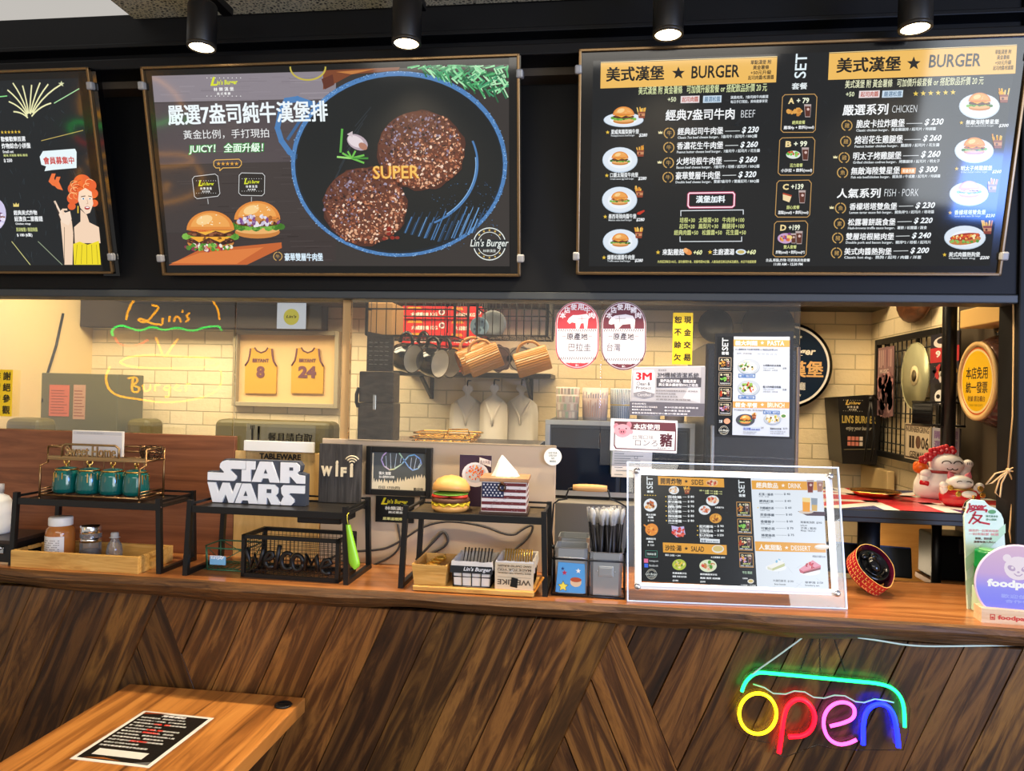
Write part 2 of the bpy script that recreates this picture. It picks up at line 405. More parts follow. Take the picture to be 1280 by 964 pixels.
# ------------------------------------------------------------------ counter
# front of slanted dark planks, laid in bays that end in an inverted V
random.seed(21)
M_plank = wood('stained_plank', [(0.25, (26, 15, 6)), (0.45, (76, 46, 20)), (0.60, (128, 86, 40)), (0.8, (48, 28, 12))], (3.0, 30, 1), 1.0, 0.38, 'UV', 0.15, 0.5, 1.2, attr=True)
YF = 0.055
def clip(poly, a, b, c):
    out = []
    for i in range(len(poly)):
        p, q = poly[i-1], poly[i]; dp = a*p[0]+b*p[1]-c; dq = a*q[0]+b*q[1]-c
        if dp*dq < 0: t = dp/(dp-dq); out.append((p[0]+(q[0]-p[0])*t, p[1]+(q[1]-p[1])*t))
        if dq >= 0: out.append(q)
    return out
bx0, bx1, bz0, bz1 = -2.6, 1.7, 0.0, ZC-0.058
pk = B()
def planks(sgn, region, off, dz):
    """strips along the direction leaning sgn, clipped by half planes"""
    a = rad(66.5); d = (math.cos(a)*sgn, math.sin(a)); nn = (math.sin(a), -math.cos(a)*sgn); w = 0.115
    for k in range(-40, 60):
        o = off+k*w
        poly = [(bx0, bz0), (bx1, bz0), (bx1, bz1), (bx0, bz1)]
        poly = clip(poly, nn[0], nn[1], o+0.0012); poly = clip(poly, -nn[0], -nn[1], -(o+w-0.0012))
        for h in region: poly = clip(poly, *h) if poly else poly
        if len(poly) < 3: continue
        g = random.uniform(0.5, 1.4); tint = (g, g*random.uniform(0.9, 1.02), g*random.uniform(0.80, 1.0)); ru = random.uniform(0, 50); rv = random.uniform(0, 50)
        y0 = YF+dz+random.uniform(0, 0.004); n = len(poly)
        ar = sum(poly[i][0]*poly[(i+1) % n][1]-poly[(i+1) % n][0]*poly[i][1] for i in range(n))
        if ar < 0: poly = poly[::-1]
        c = (sum(p[0] for p in poly)/n, sum(p[1] for p in poly)/n)
        inn = [(c[0]+(p[0]-c[0])*0.985, c[1]+(p[1]-c[1])*0.996) for p in poly]
        UVf = lambda p: (p[0]*d[0]+p[1]*d[1]+ru, p[0]*nn[0]+p[1]*nn[1]+rv)
        vs_ = [(x, y0, z) for x, z in inn]+[(x, y0+0.003, z) for x, z in poly]+[(x, y0+0.02, z) for x, z in poly]
        uv = [UVf(p) for p in inn]+[UVf(p) for p in poly]*2
        fs = [tuple(range(n))]+[(i, i+n, (i+1) % n+n, (i+1) % n) for i in range(n)]+[(i+n, i+2*n, (i+1) % n+2*n, (i+1) % n+n) for i in range(n)]
        pk.add(vs_, fs, 0, col=tint, uv=uv)
aps = [P(203, 762, YF).x-0.012, P(772, 778, YF).x, P(772, 778, YF).x+1.22]; az = bz1
ca, sa = math.cos(rad(66.5)), math.sin(rad(66.5))
lines = []
for ax in aps:
    s1 = (sa, -ca, sa*ax-ca*az)       # right of the '/' line through the apex
    s2 = (-sa, -ca, -sa*ax-ca*az)     # left of the '\' line
    lines.append((s1, s2))
neg = lambda h: (-h[0], -h[1], -h[2])
prev = None
for i in range(len(aps)+1):
    reg = []
    if i > 0: reg.append(neg(lines[i-1][1]))
    if i < len(aps): reg.append(neg(lines[i][0]))
    planks(1, reg, 0.03, 0)
for s1, s2 in lines: planks(-1, [s1, s2], s2[2]*-1+0.0, 0.001)
pk.box(((bx0+bx1)/2, YF+0.07, bz1/2-0.02), (bx1-bx0, 0.09, bz1-0.06), 1)
tag(pk.obj('counter_front', [M_plank, M_black]), 'dark stained counter front of slanted wooden planks below the orange worktop', 'counter')
# live-edge worktop
random.seed(5)
M_top = wood('varnished_slab', [(0.25, (112, 66, 32)), (0.5, (168, 104, 54)), (0.72, (200, 136, 78))], (1.1, 14, 14), 1.6, 0.28, coat=0.35, bs=0.12)
M_edge = wood('bark_edge', [(0.3, (44, 26, 12)), (0.55, (96, 62, 30)), (0.8, (138, 96, 50))], (2.5, 40, 40), 1.5, 0.5, bs=0.8)
wb = B(); N = 150; x0, x1 = -2.5, 1.7; sec = []
def wav(x): return 0.006*math.sin(x*3.1+0.4)+0.004*math.sin(x*9.7)+0.0025*math.sin(x*23+1)
for i in range(N+1):
    x = x0+(x1-x0)*i/N; w = wav(x); h = 0.046+0.006*math.sin(x*4.3)+0.003*math.sin(x*17)
    sec.append([(x, 0.42, ZC), (x, 0.012+w*0.6, ZC), (x, 0.002+w*0.6, ZC-0.004), (x, -0.004+w*1.2+random.uniform(-.001, .001), ZC-h*0.35), (x, 0.004+w+random.uniform(-.0012, .0012), ZC-h*0.72), (x, 0.018+w*0.6, ZC-h), (x, 0.42, ZC-h)])
for i in range(N):
    a, b_ = sec[i], sec[i+1]
    for j in range(6):
        wb.add([a[j], b_[j], b_[j+1], a[j+1]], [(0, 3, 2, 1)], 0 if j == 0 else 1)
for s_ in (sec[0], sec[-1]): wb.add(s_, [tuple(range(7))], 1)
tag(wb.obj('countertop', [M_top, M_edge]), 'long varnished live-edge wooden worktop running along the whole counter', 'countertop')
# backing panels standing on the worktop
def panel(name, label, cat, x0, x1, y, ztop, t, m, bev=0.002):
    z0 = ZC; b = B(); b.box((0, t/2, (ztop-z0)/2), (x1-x0, t, ztop-z0), bev=bev)
    o = b.obj(name, m, loc=((x0+x1)/2, y, z0)); return tag(o, label, cat)
YP = 0.285
M_lam = wood('walnut_laminate', [(0.25, (92, 52, 34)), (0.5, (132, 80, 52)), (0.75, (156, 100, 68))], (1.2, 1, 16), 1.5, 0.4, bs=0.05)
xw1 = P(292, 620, YP).x
panel('laminate_screen', 'reddish walnut laminate panel behind the green jars, up to the glass', 'panel', XL+0.1, xw1, YP, P(150, 541, YP).z, 0.016, M_lam)
m = mat('brushed_steel', (206, 184, 158), 0.42, 0.25); v = coords(m, 'Object', (1, 40, 1)); n = noise(m, v, 12, 3); bump(m, n, 0.04, 0.002)  # tan base colour paints in the warm room the steel would reflect
xs2 = P(694, 620, YP).x
panel('steel_screen', 'brushed stainless steel panel behind the middle shelf and the tissue box', 'panel', P(401, 620, YP).x, xs2, YP, P(560, 553, YP).z, 0.012, m)
# glass above
def pane(name, xa, xb, za, zb, y, t=0.005):
    b = B(); b.box(((xa+xb)/2, y, (za+zb)/2), (xb-xa, t, zb-za), 0, 0.0008); return struct(b.obj(name, M_clear))
zl2 = zl-0.02
pane('window_1', P(-40, 470, 0.30).x, P(291, 470, 0.30).x, P(150, 565, .3).z+0.001, zl2, 0.3035)
pane('window_2', P(293, 470, 0.30).x, P(426, 470, 0.30).x, P(350, 575, .3).z+0.002, zl2, 0.3035)
pane('window_3', P(437, 470, 0.27).x, P(751, 470, 0.27).x, P(600, 556, .27).z, zl2, 0.272)
pane('window_4', P(752, 470, 0.27).x, P(999, 470, 0.27).x, P(998, 590, .27).z, zl2, 0.272)
# spotlights on the track
M_lens = mat('lamp_lens', (255, 240, 205), 0.3, emit=(255, 226, 170), es=14)
M_led = mat('lamp_led', (255, 255, 255), 0.3, emit=(255, 244, 220), es=40)
spots = [(252, 58), (508, 53), (835, 42), (1144, 34)]
names_ = ['black ceiling spotlight above the left end of the burger-patty screen, lit warm', 'black ceiling spotlight above the right part of the burger-patty screen, lit warm',
          'black ceiling spotlight above the left banner of the burger price screen, lit', 'black ceiling spotlight above the right banner of the burger price screen, nearest the corner']
first = None
for (px, py), lab in zip(spots, names_):
    q = P(px, py, 0.02)
    if first is None:
        t = thing('ceiling_spotlight', lab, 'spotlight', q, 0, 'ceiling spotlights above the screens')
        B().lathe([(0.035, 0.0), (0.037, 0.006), (0.037, 0.105), (0.033, 0.112), (0.0, 0.112)]).lathe([(0.012, 0.11), (0.012, 0.17)]).box((0, 0.05, 0.155), (0.03, 0.16, 0.02)).obj('lamp_housing', M_blk, t)
        B().lathe([(0.037, 0.004), (0.037, -0.004), (0.031, -0.005), (0.031, 0.002)]).obj('lamp_rim', mat('lamp_rim', (60, 56, 50), 0.4, 0.5), t)
        B().lathe([(0.0, -0.002), (0.031, -0.002)]).obj('lens', M_lens, t)
        lb = B()
        for k in range(6): lb.lathe([(0.0, -0.0045), (0.0055, -0.004), (0.006, -0.002)], (0.018*math.cos(k*PI/3), 0.018*math.sin(k*PI/3), 0), 10)
        lb.obj('light_chips', M_led, t)
        first = t
    else:
        t = dup(first, q, None, lab)
    l = bpy.data.lights.new('spotlight_beam', 'SPOT'); l.energy = 26; l.color = (1.0, 0.82, 0.56); l.spot_size = rad(120); l.spot_blend = 0.7; l.shadow_soft_size = 0.025
    lo = bpy.data.objects.new('spotlight_beam', l); COL.objects.link(lo); lo.parent = t; lo.location = (0, 0, -0.02); lo.rotation_euler = (rad(-4), 0, 0)
# ------------------------------------------------------------------ food drawn on the printed menus (a px = photograph px)
def burger(p, x, y, w, L=2, lettuce='#5f9a36', bun='#e08a3a', patty='#5a2c18', extra=None, rnd=None):
    h = w*0.42; rr = rnd or random.Random(int(x*7+y)); n = max(6, int(w/3))
    p.ell(x, y+h*0.72, w*0.47, h*0.32, '#c9803a', L); p.ell(x, y+h*0.60, w*0.46, h*0.22, '#eab06a', L+1)
    for i in range(n):
        t = i/(n-1)-0.5; p.ell(x+t*w*0.98, y+h*(0.42+rr.uniform(-.06, .12)), w*0.09, h*0.16, rr.choice([lettuce, '#7fb84a', '#3f7526']), L+2, n=8)
    p.ell(x, y+h*0.26, w*0.48, h*0.20, patty, L+3)
    for i in range(n): p.ell(x+rr.uniform(-.42, .42)*w, y+h*(0.26+rr.uniform(-.1, .1)), w*0.05, h*0.06, rr.choice(['#7a4424', '#3c1c10', '#92583a']), L+4, n=7)
    p.poly([(x-w*.46, y+h*.12), (x+w*.46, y+h*.12), (x+w*.28, y+h*.26), (x+w*.1, y+h*.14), (x-w*.1, y+h*.34), (x-w*.3, y+h*.16)], extra or '#f2b13c', L+5)
    p.ell(x-w*.18, y+h*0.12, w*0.22, h*0.07, '#c8382a', L+5, n=10)
    p.ell(x, y+h*0.10, w*0.48, h*0.92, bun, L+6, a0=0, a1=PI, n=18)
    p.ell(x, y+h*0.02, w*0.40, h*0.74, '#eda552', L+7, a0=0.1, a1=PI-0.1, n=14)
    p.ell(x-w*.12, y-h*0.38, w*0.17, h*0.22, '#f8cf8c', L+8, rot=-.3, n=12)
    for i in range(max(3, n//2)): p.ell(x+rr.uniform(-.3, .3)*w, y-h*rr.uniform(.1, .62), w*.016, w*.01, '#fff2cf', L+9, n=5)
def fries(p, x, y, w, L=2):
    rr = random.Random(int(x*3+y)); h = w*1.25
    for i in range(9):
        t = rr.uniform(-.5, .5); p.line([(x+t*w*.7, y+h*.1), (x+t*w*1.05, y-h*rr.uniform(.25, .55))], w*.13, rr.choice(['#f0b648', '#d98f2c', '#f6cf6c']), L)
    p.poly([(x-w*.42, y-h*.1), (x+w*.42, y-h*.1), (x+w*.34, y+h*.5), (x-w*.34, y+h*.5)], '#8a3a22', L+1)
    p.poly([(x-w*.38, y+h*.06), (x+w*.38, y+h*.06), (x+w*.36, y+h*.3), (x-w*.36, y+h*.3)], '#c98a5e', L+2)
    p.ell(x-w*.1, y+h*.2, w*.12, w*.12, '#5a2016', L+3, n=8)
def plate(p, x, y, rx, ry, L=0, c='#dfe8f2', c2='#c4d4e4'):
    p.ell(x, y, rx, ry, c2, L, n=28); p.ell(x, y-ry*.03, rx*.96, ry*.94, c, L+1, n=28); p.ell(x, y+ry*.05, rx*.68, ry*.62, '#eef3f8', L+2, n=24)
def laurel(p, x, y, r, col='#c9a05a', L=2, ch=None):
    for sgn in (-1, 1):
        for k in range(7):
            a = rad(-60+k*22); q = (x+sgn*r*math.cos(a)*.95, y-r*math.sin(a)*.95)
            p.ell(q[0], q[1], r*.24, r*.12, col, L, rot=(-a+PI/2)*(1 if sgn > 0 else -1), n=8)
    if ch: p.text(ch, x-r*.45, x+r*.45, y-r*.45, y+r*.45, col, L)
def crown(p, x, y, w, col='#f0e4b0', L=2):
    p.poly([(x-w/2, y+w*.35), (x-w/2, y-w*.3), (x-w*.2, y), (x, y-w*.4), (x+w*.2, y), (x+w/2, y-w*.3), (x+w/2, y+w*.35)], col, L)
def drink(p, x, y, w, L=2, c='#5a2a1e'):
    p.poly([(x-w*.5, y-w*.9), (x+w*.5, y-w*.9), (x+w*.36, y+w*.9), (x-w*.36, y+w*.9)], '#b9a7a4', L)
    p.poly([(x-w*.42, y-w*.6), (x+w*.42, y-w*.6), (x+w*.32, y+w*.8), (x-w*.32, y+w*.8)], c, L+1); p.ell(x+w*.05, y-w*.2, w*.2, w*.2, '#d8b9b2', L+2, n=8)
def bits(p, x, y, rx, ry, cols, n, s, L, seed=1):
    rr = random.Random(seed)
    for i in range(n):
        a = rr.uniform(0, 2*PI); q = math.sqrt(rr.random()); k = s*rr.uniform(.6, 1.3)
        p.ell(x+rx*q*math.cos(a), y+ry*q*math.sin(a), k, k*rr.uniform(.5, .9), rr.choice(cols), L+i % 3, rot=rr.uniform(0, 3), n=7)
def stamp(p, x, y, r, L=2, col='#e9efe9', bg=None):
    if bg: p.ell(x, y, r, r, bg, L-1, n=30)
    p.ring(x, y, r, r, r*.06, col, L); p.ring(x, y, r*.74, r*.74, r*.04, col, L)
    for k in range(5): p.star(x+r*.86*math.sin((k-2)*.42), y-r*.86*math.cos((k-2)*.42), r*.09, '#d8b45a', L)
    for k in range(5): p.star(x+r*.86*math.sin((k-2)*.42), y+r*.86*math.cos((k-2)*.42), r*.08, '#d8b45a', L)
    p.rect(x-r*1.05, y-r*.27, x+r*1.05, y+r*.27, bg or '#20262a', L+1)
    p.text("Lin's Burger", x-r*1.2, x+r*1.2, y-r*.3, y+r*.3, col, L+2, .01, .25); p.text('林樂漢堡', x-r*.4, x+r*.4, y+r*.34, y+r*.52, col, L+2)
def linlogo(p, x0, x1, y0, y1, L=3, c='#d9e02c', w='#f0f0ee', b=0.02):
    h = y1-y0; W = x1-x0
    for i in range(9): p.ell(x0+W*i/8, y0+h*.06, h*.025, h*.025, w, L, n=6); p.ell(x0+W*i/8, y1-h*.03, h*.025, h*.025, w, L, n=6)
    p.text('L', x0+W*.10, x0+W*.32, y0+h*.02, y0+h*.46, c, L, b+.015, .3); p.text("in's Burger", x0+W*.30, x0+W*.92, y0+h*.16, y0+h*.48, c, L, b+.01, .15)
    p.text('林 樂 漢 堡', x0+W*.2, x0+W*.8, y0+h*.54, y0+h*.73, w, L, b); p.text('美 式 餐 廳', x0+W*.3, x0+W*.7, y0+h*.79, y0+h*.92, w, L, b)

# ------------------------------------------------------------------ the three leaning menu screens
LEAN = math.atan2(0.13, P(651, 66, .1).z-P(651, 345, .23).z)
def screen(label, BL, w, h):
    ex = Vector((1, 0, 0)); ey = Vector((0, -math.sin(LEAN), math.cos(LEAN)))
    p = Print(BL, ex, ey); M = p.frame()
    t = thing('menu_screen', label, 'menu screen', M=M)
    fr = 0.03; b = B()
    b.box((w/2, 0.024, h/2), (w, 0.048, h), bev=0.003)
    b.obj('back_case', M_gloss, t)
    f = B()
    for c, d in (((w/2, -.002, .004), (w, .012, .008)), ((w/2, -.002, h-.004), (w, .012, .008)), ((.004, -.002, h/2), (.008, .012, h)), ((w-.004, -.002, h/2), (.008, .012, h))): f.box(c, d, bev=.002)
    f.obj('edge_frame', mat('warm_frame', (120, 96, 66), 0.3, 0.8), t)
    for x in (.0, w):
        for z in (.05, h-.05): B().box((x, .0, z), (.018, .03, .022), bev=.004).obj('corner_clip', mat('clear_clip', (150, 150, 150), 0.2), t)
    for x in (w*.25, w*.75): B().box((x, .12, h*.62), (.05, .15, .1)).obj('wall_bracket', M_blk, t)
    return t, p, ex, ey
BL2 = P(204.5, 344.5, .23); W2 = P(651, 345, .23).x-BL2.x; H2 = (P(651, 66, .1)-P(651, 345, .23)).length
t2, p, ex, ey = screen('wide screen showing two grilled patties in a blue-rimmed pan', BL2, W2, H2)
rr = random.Random(3)
# weathered boards
p.poly([(190, 96), (636, 80.5), (637, 333), (212, 332)], '#35302e', 0)
for (ya, yb, c) in ((95, 128, '#8a828a'), (129, 206, '#50474a'), (207, 291, '#3d3534'), (292, 332, '#382f2e')):
    dx = (ya-96)*22/236; p.poly([(190+dx, ya), (420, ya-6), (420, yb-5), (190+dx+(yb-ya)*.09, yb)], c, 1)
    for i in range(46):
        y = rr.uniform(ya+1, yb-2); x = rr.uniform(194+(y-96)*.1, 390); l = rr.uniform(10, 40); g = rr.uniform(-14, 16); b0 = lin(c)
        cc = tuple(max(8, min(220, int(c2+g))) for c2 in (int(c[1:3], 16), int(c[3:5], 16), int(c[5:7], 16)))
        p.line([(x, y), (min(x+l, 415), y-l*.02)], rr.uniform(.5, 1.2), cc, 2)
# pan: pouring lip, rim and dark inside
p.ell(499, 205, 135, 116, '#4d7fb8', 3, n=60); p.ell(499, 206, 130, 111, '#18222c', 4, n=60); p.ell(499, 205, 128, 109, '#161a1b', 5, n=60)
p.line([(392, 131), (372, 124), (358, 126), (351, 140), (347, 160), (352, 176), (362, 190), (370, 196)], 7.5, '#4c7eb6', 4); p.line([(386, 134), (366, 165), (360, 174)], 4, '#3b6493', 4)
for i in range(420):
    a = rr.uniform(0, 2*PI); q = rr.uniform(1.0, 1.035); c = rr.choice(['#7fb0e0', '#3d6ea6', '#9cc4ec', '#2c527e'])
    p.ell(499+133*q*math.cos(a)*.985, 205+114*q*math.sin(a)*.985, .8, .6, c, 5, n=5)
for i in range(11):
    x = 505+i*8.5; l = 46-abs(i-6)*3
    for k in range(3): p.line([(x+k*1.6, 302-abs(i-5)*2.2), (x+l*.42*(.5+.2*k)+k*1.6, 302-l*(.5+.2*k)-abs(i-5)*2.2)], rr.uniform(.6, 1.5), rr.choice(['#2c4a6c', '#4a7aae', '#22384f', '#6a9cd0']), 6)
for i in range(9): p.line([(404+i*5, 262-i*13), (424+i*5, 214-i*10)], 1.0, '#2b3238', 6)
p.ring(499, 205, 98, 82, 2.4, '#4d7db4', 6, a0=-1.1, a1=.35); p.ring(499, 205, 96, 80, 1.2, '#86b6e6', 7, a0=-.9, a1=.1)
for i in range(160): p.ell(560+rr.uniform(-20, 62), 268+rr.uniform(-40, 44), .6, .5, rr.choice(['#4a78aa', '#2c4a6c']), 6, n=5)
# two patties of many crumbs
for cx, cy, rx, ry, sd in ((527, 188, 55, 50, 4), (457, 258, 53, 49, 9)):
    q = random.Random(sd); pts = [(cx+(rx+q.uniform(-2, 2))*math.cos(2*PI*i/40), cy+(ry+q.uniform(-2, 2))*math.sin(2*PI*i/40)) for i in range(40)]
    p.poly(pts, '#4e281c', 7); p.ell(cx-2, cy-3, rx*.94, ry*.92, '#643626', 8, n=36)
    for i in range(1000):
        a = q.uniform(0, 2*PI); k = math.sqrt(q.random()); X = cx+rx*.97*k*math.cos(a); Y = cy+ry*.96*k*math.sin(a); lit = (Y-cy)/ry+(X-cx)/rx*.6
        pal = ['#f6d8c0', '#dba07c', '#c07a56', '#a86244', '#e8b490', '#8a4c34', '#6e3a28', '#9a583c'] if lit > q.uniform(-.7, .6) else ['#4a2a26', '#6a4440', '#8a7a90', '#3a2020', '#7a5248', '#a094aa', '#5a3630', '#845a48', '#2c1816']
        s = q.uniform(1.0, 2.9)*q.uniform(.6, 1); p.ell(X, Y, s, s*q.uniform(.45, .8), q.choice(pal), 9+i % 3, rot=q.uniform(0, 3), n=7)
for i in range(10): p.ell(rr.uniform(480, 500), rr.uniform(285, 300), 3, 2, '#8e2f24', 12, n=7)
# garlic and herbs
p.ell(447, 178, 14, 9, '#b8a6b0', 7, rot=.5); p.ell(445, 177, 11, 6.5, '#e4d6da', 8, rot=.5); p.ell(454, 183, 6, 4, '#b07a66', 9, rot=.6); p.poly([(434, 168), (441, 164), (441, 172)], '#cfc0c4', 8)
for a, l in ((0, 20), (.35, 16), (-.5, 17), (2.5, 14), (3.0, 18), (1.2, 12), (2.0, 11)): p.line([(440, 198), (440+l*math.cos(a), 198-4*math.sin(a)-l*math.sin(a)*.45)], 2.4, rr.choice(['#6fc04e', '#3f8a34', '#9bdc74']), 9)
p.line([(428, 162), (426, 190)], 3, '#5cae46', 9)
for br in ([(503, 84), (560, 90), (632, 112)], [(528, 83), (590, 92), (635, 100)], [(560, 82), (600, 84), (635, 88)], [(545, 92), (590, 106), (628, 119)]):
    for i in range(44):
        t = rr.random()*1.98; k = int(t); f_ = t-k; bx = br[k][0]+(br[k+1][0]-br[k][0])*f_; by = br[k][1]+(br[k+1][1]-br[k][1])*f_
        a = rr.choice([-1, 1])*rr.uniform(.35, 1.0)+.2; l = rr.uniform(9, 15)
        q = (min(bx+l*math.cos(a), 635), max(82.5, by+l*math.sin(a))); p.line([(bx, by), q], rr.uniform(1.6, 2.6), rr.choice(['#4fae6c', '#2f7c52', '#8fdca0', '#b4e8b8', '#27633f', '#3d9a6a']), 6+i % 2)
p.poly([(404, 88), (500, 84), (498, 88), (440, 93), (412, 108), (404, 112)], '#7a4022', 2); p.poly([(420, 90), (470, 86), (440, 93)], '#c07a3c', 3)
p.ring(385, 84, 22, 16, 2.2, '#c2b04a', 3, a0=PI, a1=2*PI); p.poly([(402, 99), (416, 93), (418, 106), (406, 112)], '#5e2c1c', 3)
p.rect(636.5, 70, 652, 345, '#060606', 8)
p.text('SUPER', 466, 524, 208, 224.5, '#a8581c', 13, .05); p.text('SUPER', 467, 525, 207.5, 224, '#f6c25e', 14, .015)
stamp(p, 612, 305, 20, 8)
# headings
linlogo(p, 259, 301, 96, 121, 4)
p.text('嚴選7盎司純牛漢堡排', 212, 410.5, 131.5, 156.5, '#eef7fb', 13, .025, res=3)
p.text('黃金比例，手打現拍', 230, 337, 163, 174.5, '#eef0f0', 5, .0)
p.text('JUICY！ 全面升級！', 236.5, 330.5, 180, 193.5, '#2f9a3e', 4, .075, .12); p.text('JUICY！ 全面升級！', 237, 330, 180.5, 193, '#effff0', 5, .02, .12)
p.line([(270, 200), (299, 199), (302, 202), (302, 206), (299, 209.5), (279, 210), (275, 213.5), (275, 210), (270, 210), (267.5, 207), (267.5, 202)], 1, '#e7b45a', 5, True)
for k in range(5): p.star(273.5+k*5.6, 204.8, 2.7, '#e0a23c', 5)
p.poly([(211, 331.5), (248, 313), (352, 303), (352.5, 310), (309, 331)], '#c4622c', 3); p.poly([(214, 329), (250, 316), (330, 309), (296, 330)], '#dd7d3c', 4)
for x, y, r_ in ((258, 233, -.12), (315, 230.5, .02)):
    c, s = math.cos(r_), math.sin(r_); R4 = lambda a, b: (x+a*c-b*s, y+a*s+b*c)
    p.line([R4(0, 16), R4(0, 22)], 1, '#b8b8b8', 5)
    p.poly([R4(-16, -14), R4(16, -14), R4(16, 14), R4(-16, 14)], '#26211f', 5); p.line([R4(-13, -14), R4(13, -14), R4(16, -11), R4(16, 11), R4(13, 14), R4(-13, 14), R4(-16, 11), R4(-16, -11)], .8, '#d4d4d4', 6, True)
    linlogo(p, x-12, x+12, y-8, y+9, 7)
burger(p, 322, 272, 60, 4, '#6aa53a', extra='#c8782e', rnd=rr); bits(p, 324, 276, 26, 6, ['#c8c0d8', '#7a4a8a', '#e8e2e8', '#c98a48', '#a86428'], 60, 3, 11, 5)
burger(p, 264, 285, 62, 13, '#5d9a34', rnd=rr); p.ell(264, 301, 30, 6, '#4a2416', 17); bits(p, 264, 301, 28, 5, ['#6a3a24', '#32160e', '#8a5236'], 40, 2.2, 18); p.poly([(238, 296), (290, 296), (276, 303), (262, 297), (250, 303)], '#f3ac34', 20)
bits(p, 264, 309, 30, 3.5, ['#4c8a2c', '#7fbc4c', '#8a2f48', '#d8482e', '#f0e8d8'], 60, 2.8, 19, 8)
laurel(p, 347.5, 320.5, 5.5, L=4, ch='牛'); p.text('豪華雙層牛肉堡', 356.5, 404, 316.5, 326, '#dff2ff', 5, .03)
p.out('lit_display', M_screen, t2)

# price screen
BL3 = P(720, 343.5, .23); W3 = P(1250, 345, .23).x-BL3.x
t3, p, ex, ey = screen('wide screen listing burger prices under two yellow banners', BL3, W3, H2)
p.poly([(741.5, 76), (1271, 56.5), (1237, 332.5), (736, 333)], '#0e1216', 0)
for i in range(130):
    x = rr.uniform(745, 1225); y = rr.uniform(90, 325); p.ell(x, y, rr.uniform(1, 9), rr.uniform(.4, 2), rr.choice(['#12171b', '#161b20', '#10161b']), 1, rot=rr.uniform(-1, 1), n=7)
def banner(q, tx, st, bx, small):
    p.poly(q, '#eebb5e', 2); p.poly([(q[0][0], q[0][1]-1.3), (q[1][0], q[1][1]-1.3), (q[1][0], q[1][1]-.5), (q[0][0], q[0][1]-.5)], '#f6dca0', 2)
    p.text('美式漢堡', *tx, '#16130e', 4, .028, res=3); p.star(*st, '#16130e', 4); p.text('BURGER', *bx, '#16130e', 4, .018)
    y = small[2]; h = (small[3]-small[2])/4.6
    for i, s_ in enumerate(['單點漢堡 附', '黃金薯條', '+50元升級', '起司肉醬/松露醬']):
        yy = y+h*(i*1.2); w = (small[1]-small[0])*(.62 if i == 1 else .8 if i != 3 else 1); xm = (small[0]+small[1])/2
        p.text(s_, xm-w/2, xm+w/2, yy, yy+h, '#2a2216', 4, .02)
banner([(751, 79), (971.5, 71.5), (970, 103), (750.5, 110.7)], (758, 829.5, 84.5, 102), (848, 91.5, 8.5), (864, 924, 82.5, 98.5), (935, 967, 75.5, 100))
banner([(1036.5, 67), (1271, 57), (1269, 92), (1035, 100)], (1045.5, 1124.5, 73, 91), (1142, 79.5, 9), (1160.5, 1225, 68.5, 85), (1241, 1266, 62.5, 88))
SUB = '美式漢堡 附 黃金薯條   可加價升級套餐 or 搭配飲品折價 20 元'
p.text(SUB, 798, 958, 108.5, 118.5, '#e2ecb0', 4, .01); p.text(SUB, 1056, 1228, 100.5, 110.5, '#eef0c8', 4, .01)
for x0, a, b_, c, d in ((834.5, 851, 874, 879, 901.5), (1057, 1074, 1099, 1103, 1128)):
    y = 124.5 if x0 < 900 else 118
    p.text('+50', x0, x0+10.5, y-3, y+3, '#dfe6c0', 4, .02)
    p.rect(a, y-4.3, b_, y+4, '#e8dadb', 3); p.text('起司肉醬', a+1.5, b_-1.5, y-3.2, y+3.2, '#b8503c', 4, .02)
    p.rect(c, y-4.6, d, y+3.6, '#c9dcec', 3); p.text('嚴選松露', c+1.5, d-1.5, y-3.5, y+3, '#5f7f9c', 4, .02)
p.text('漢堡肉排，7盎司純牛肉嚴選', 913, 960, 120, 124, '#dce4ea', 4, .02); p.text('每日手打現拍，美味健康享受', 913, 959, 125.5, 129.5, '#dce4ea', 4, .02)
for k in range(6): p.star(1144.5+k*9.3, 117.2-k*.35, 3.6, '#e7c84a', 4)
p.text('經典7盎司牛肉', 832, 917.5, 137.5, 151, '#f4f6f8', 4, .02, res=3); p.text('BEEF', 926, 943.5, 138, 147, '#e8edf2', 4, -.015)
def row(ch, name, x0, x1, y0, y1, price, px0, px1, py0, py1, small, sx1, lx, cr=False, tagged=False, dash=True):
    laurel(p, lx, (y0+y1)/2+2, 6.6, L=3, ch=ch)
    if cr: crown(p, lx-11, (y0+y1)/2+1, 5, '#f0e6b4', 3)
    p.text(name, x0, x1, y0, y1, '#f6f8fa', 4, .022)
    yd = (y0+y1)/2-.4
    if tagged: p.rect(x1+2.5, y0+.8, x1+20, y1-1.3, '#ee9a52', 3); p.text('限量供應', x1+4, x1+18.5, y0+2.2, y1-2.5, '#fff2dd', 4, .03)
    elif dash: p.line([(x1+3, yd), (px0-2.5, yd-.4)], .8, '#d8dde0', 4)
    p.text(price, px0, px1, py0, py1, '#f2f7fb', 4, .03, .2)
    p.text(small, x0, sx1, y1+1, y1+5.6, '#dfe6ea', 4, .022)
row('牛', '經典起司牛肉堡', 847, 903.5, 160, 169, '$ 230', 927, 948, 158.5, 167.3, 'Classic 7oz beef cheese burger．7盎司牛 / 起司片 / BBQ醬', 946, 836.5, True)
row('牛', '香濃花生牛肉堡', 846, 903.5, 178, 187, '$ 260', 925, 947, 177, 185.5, 'Peanut butter cheese beef burger．7盎司牛 / 起司片 / 花生醬', 949.5, 836)
row('牛', '火烤培根牛肉堡', 845.5, 902, 197, 206.3, '$ 260', 923.5, 946, 195.7, 204.5, 'Bacon beef cheese burger．7盎司牛 / 培根 / 起司片 / BBQ醬', 949, 835.5, True)
row('牛', '豪華雙層牛肉堡', 844.5, 900, 215, 224.6, '$ 320', 922.5, 945, 214.3, 223, 'Double beef cheese burger．雙層7盎司牛 / 雙層起司 / BBQ醬', 948.5, 835)
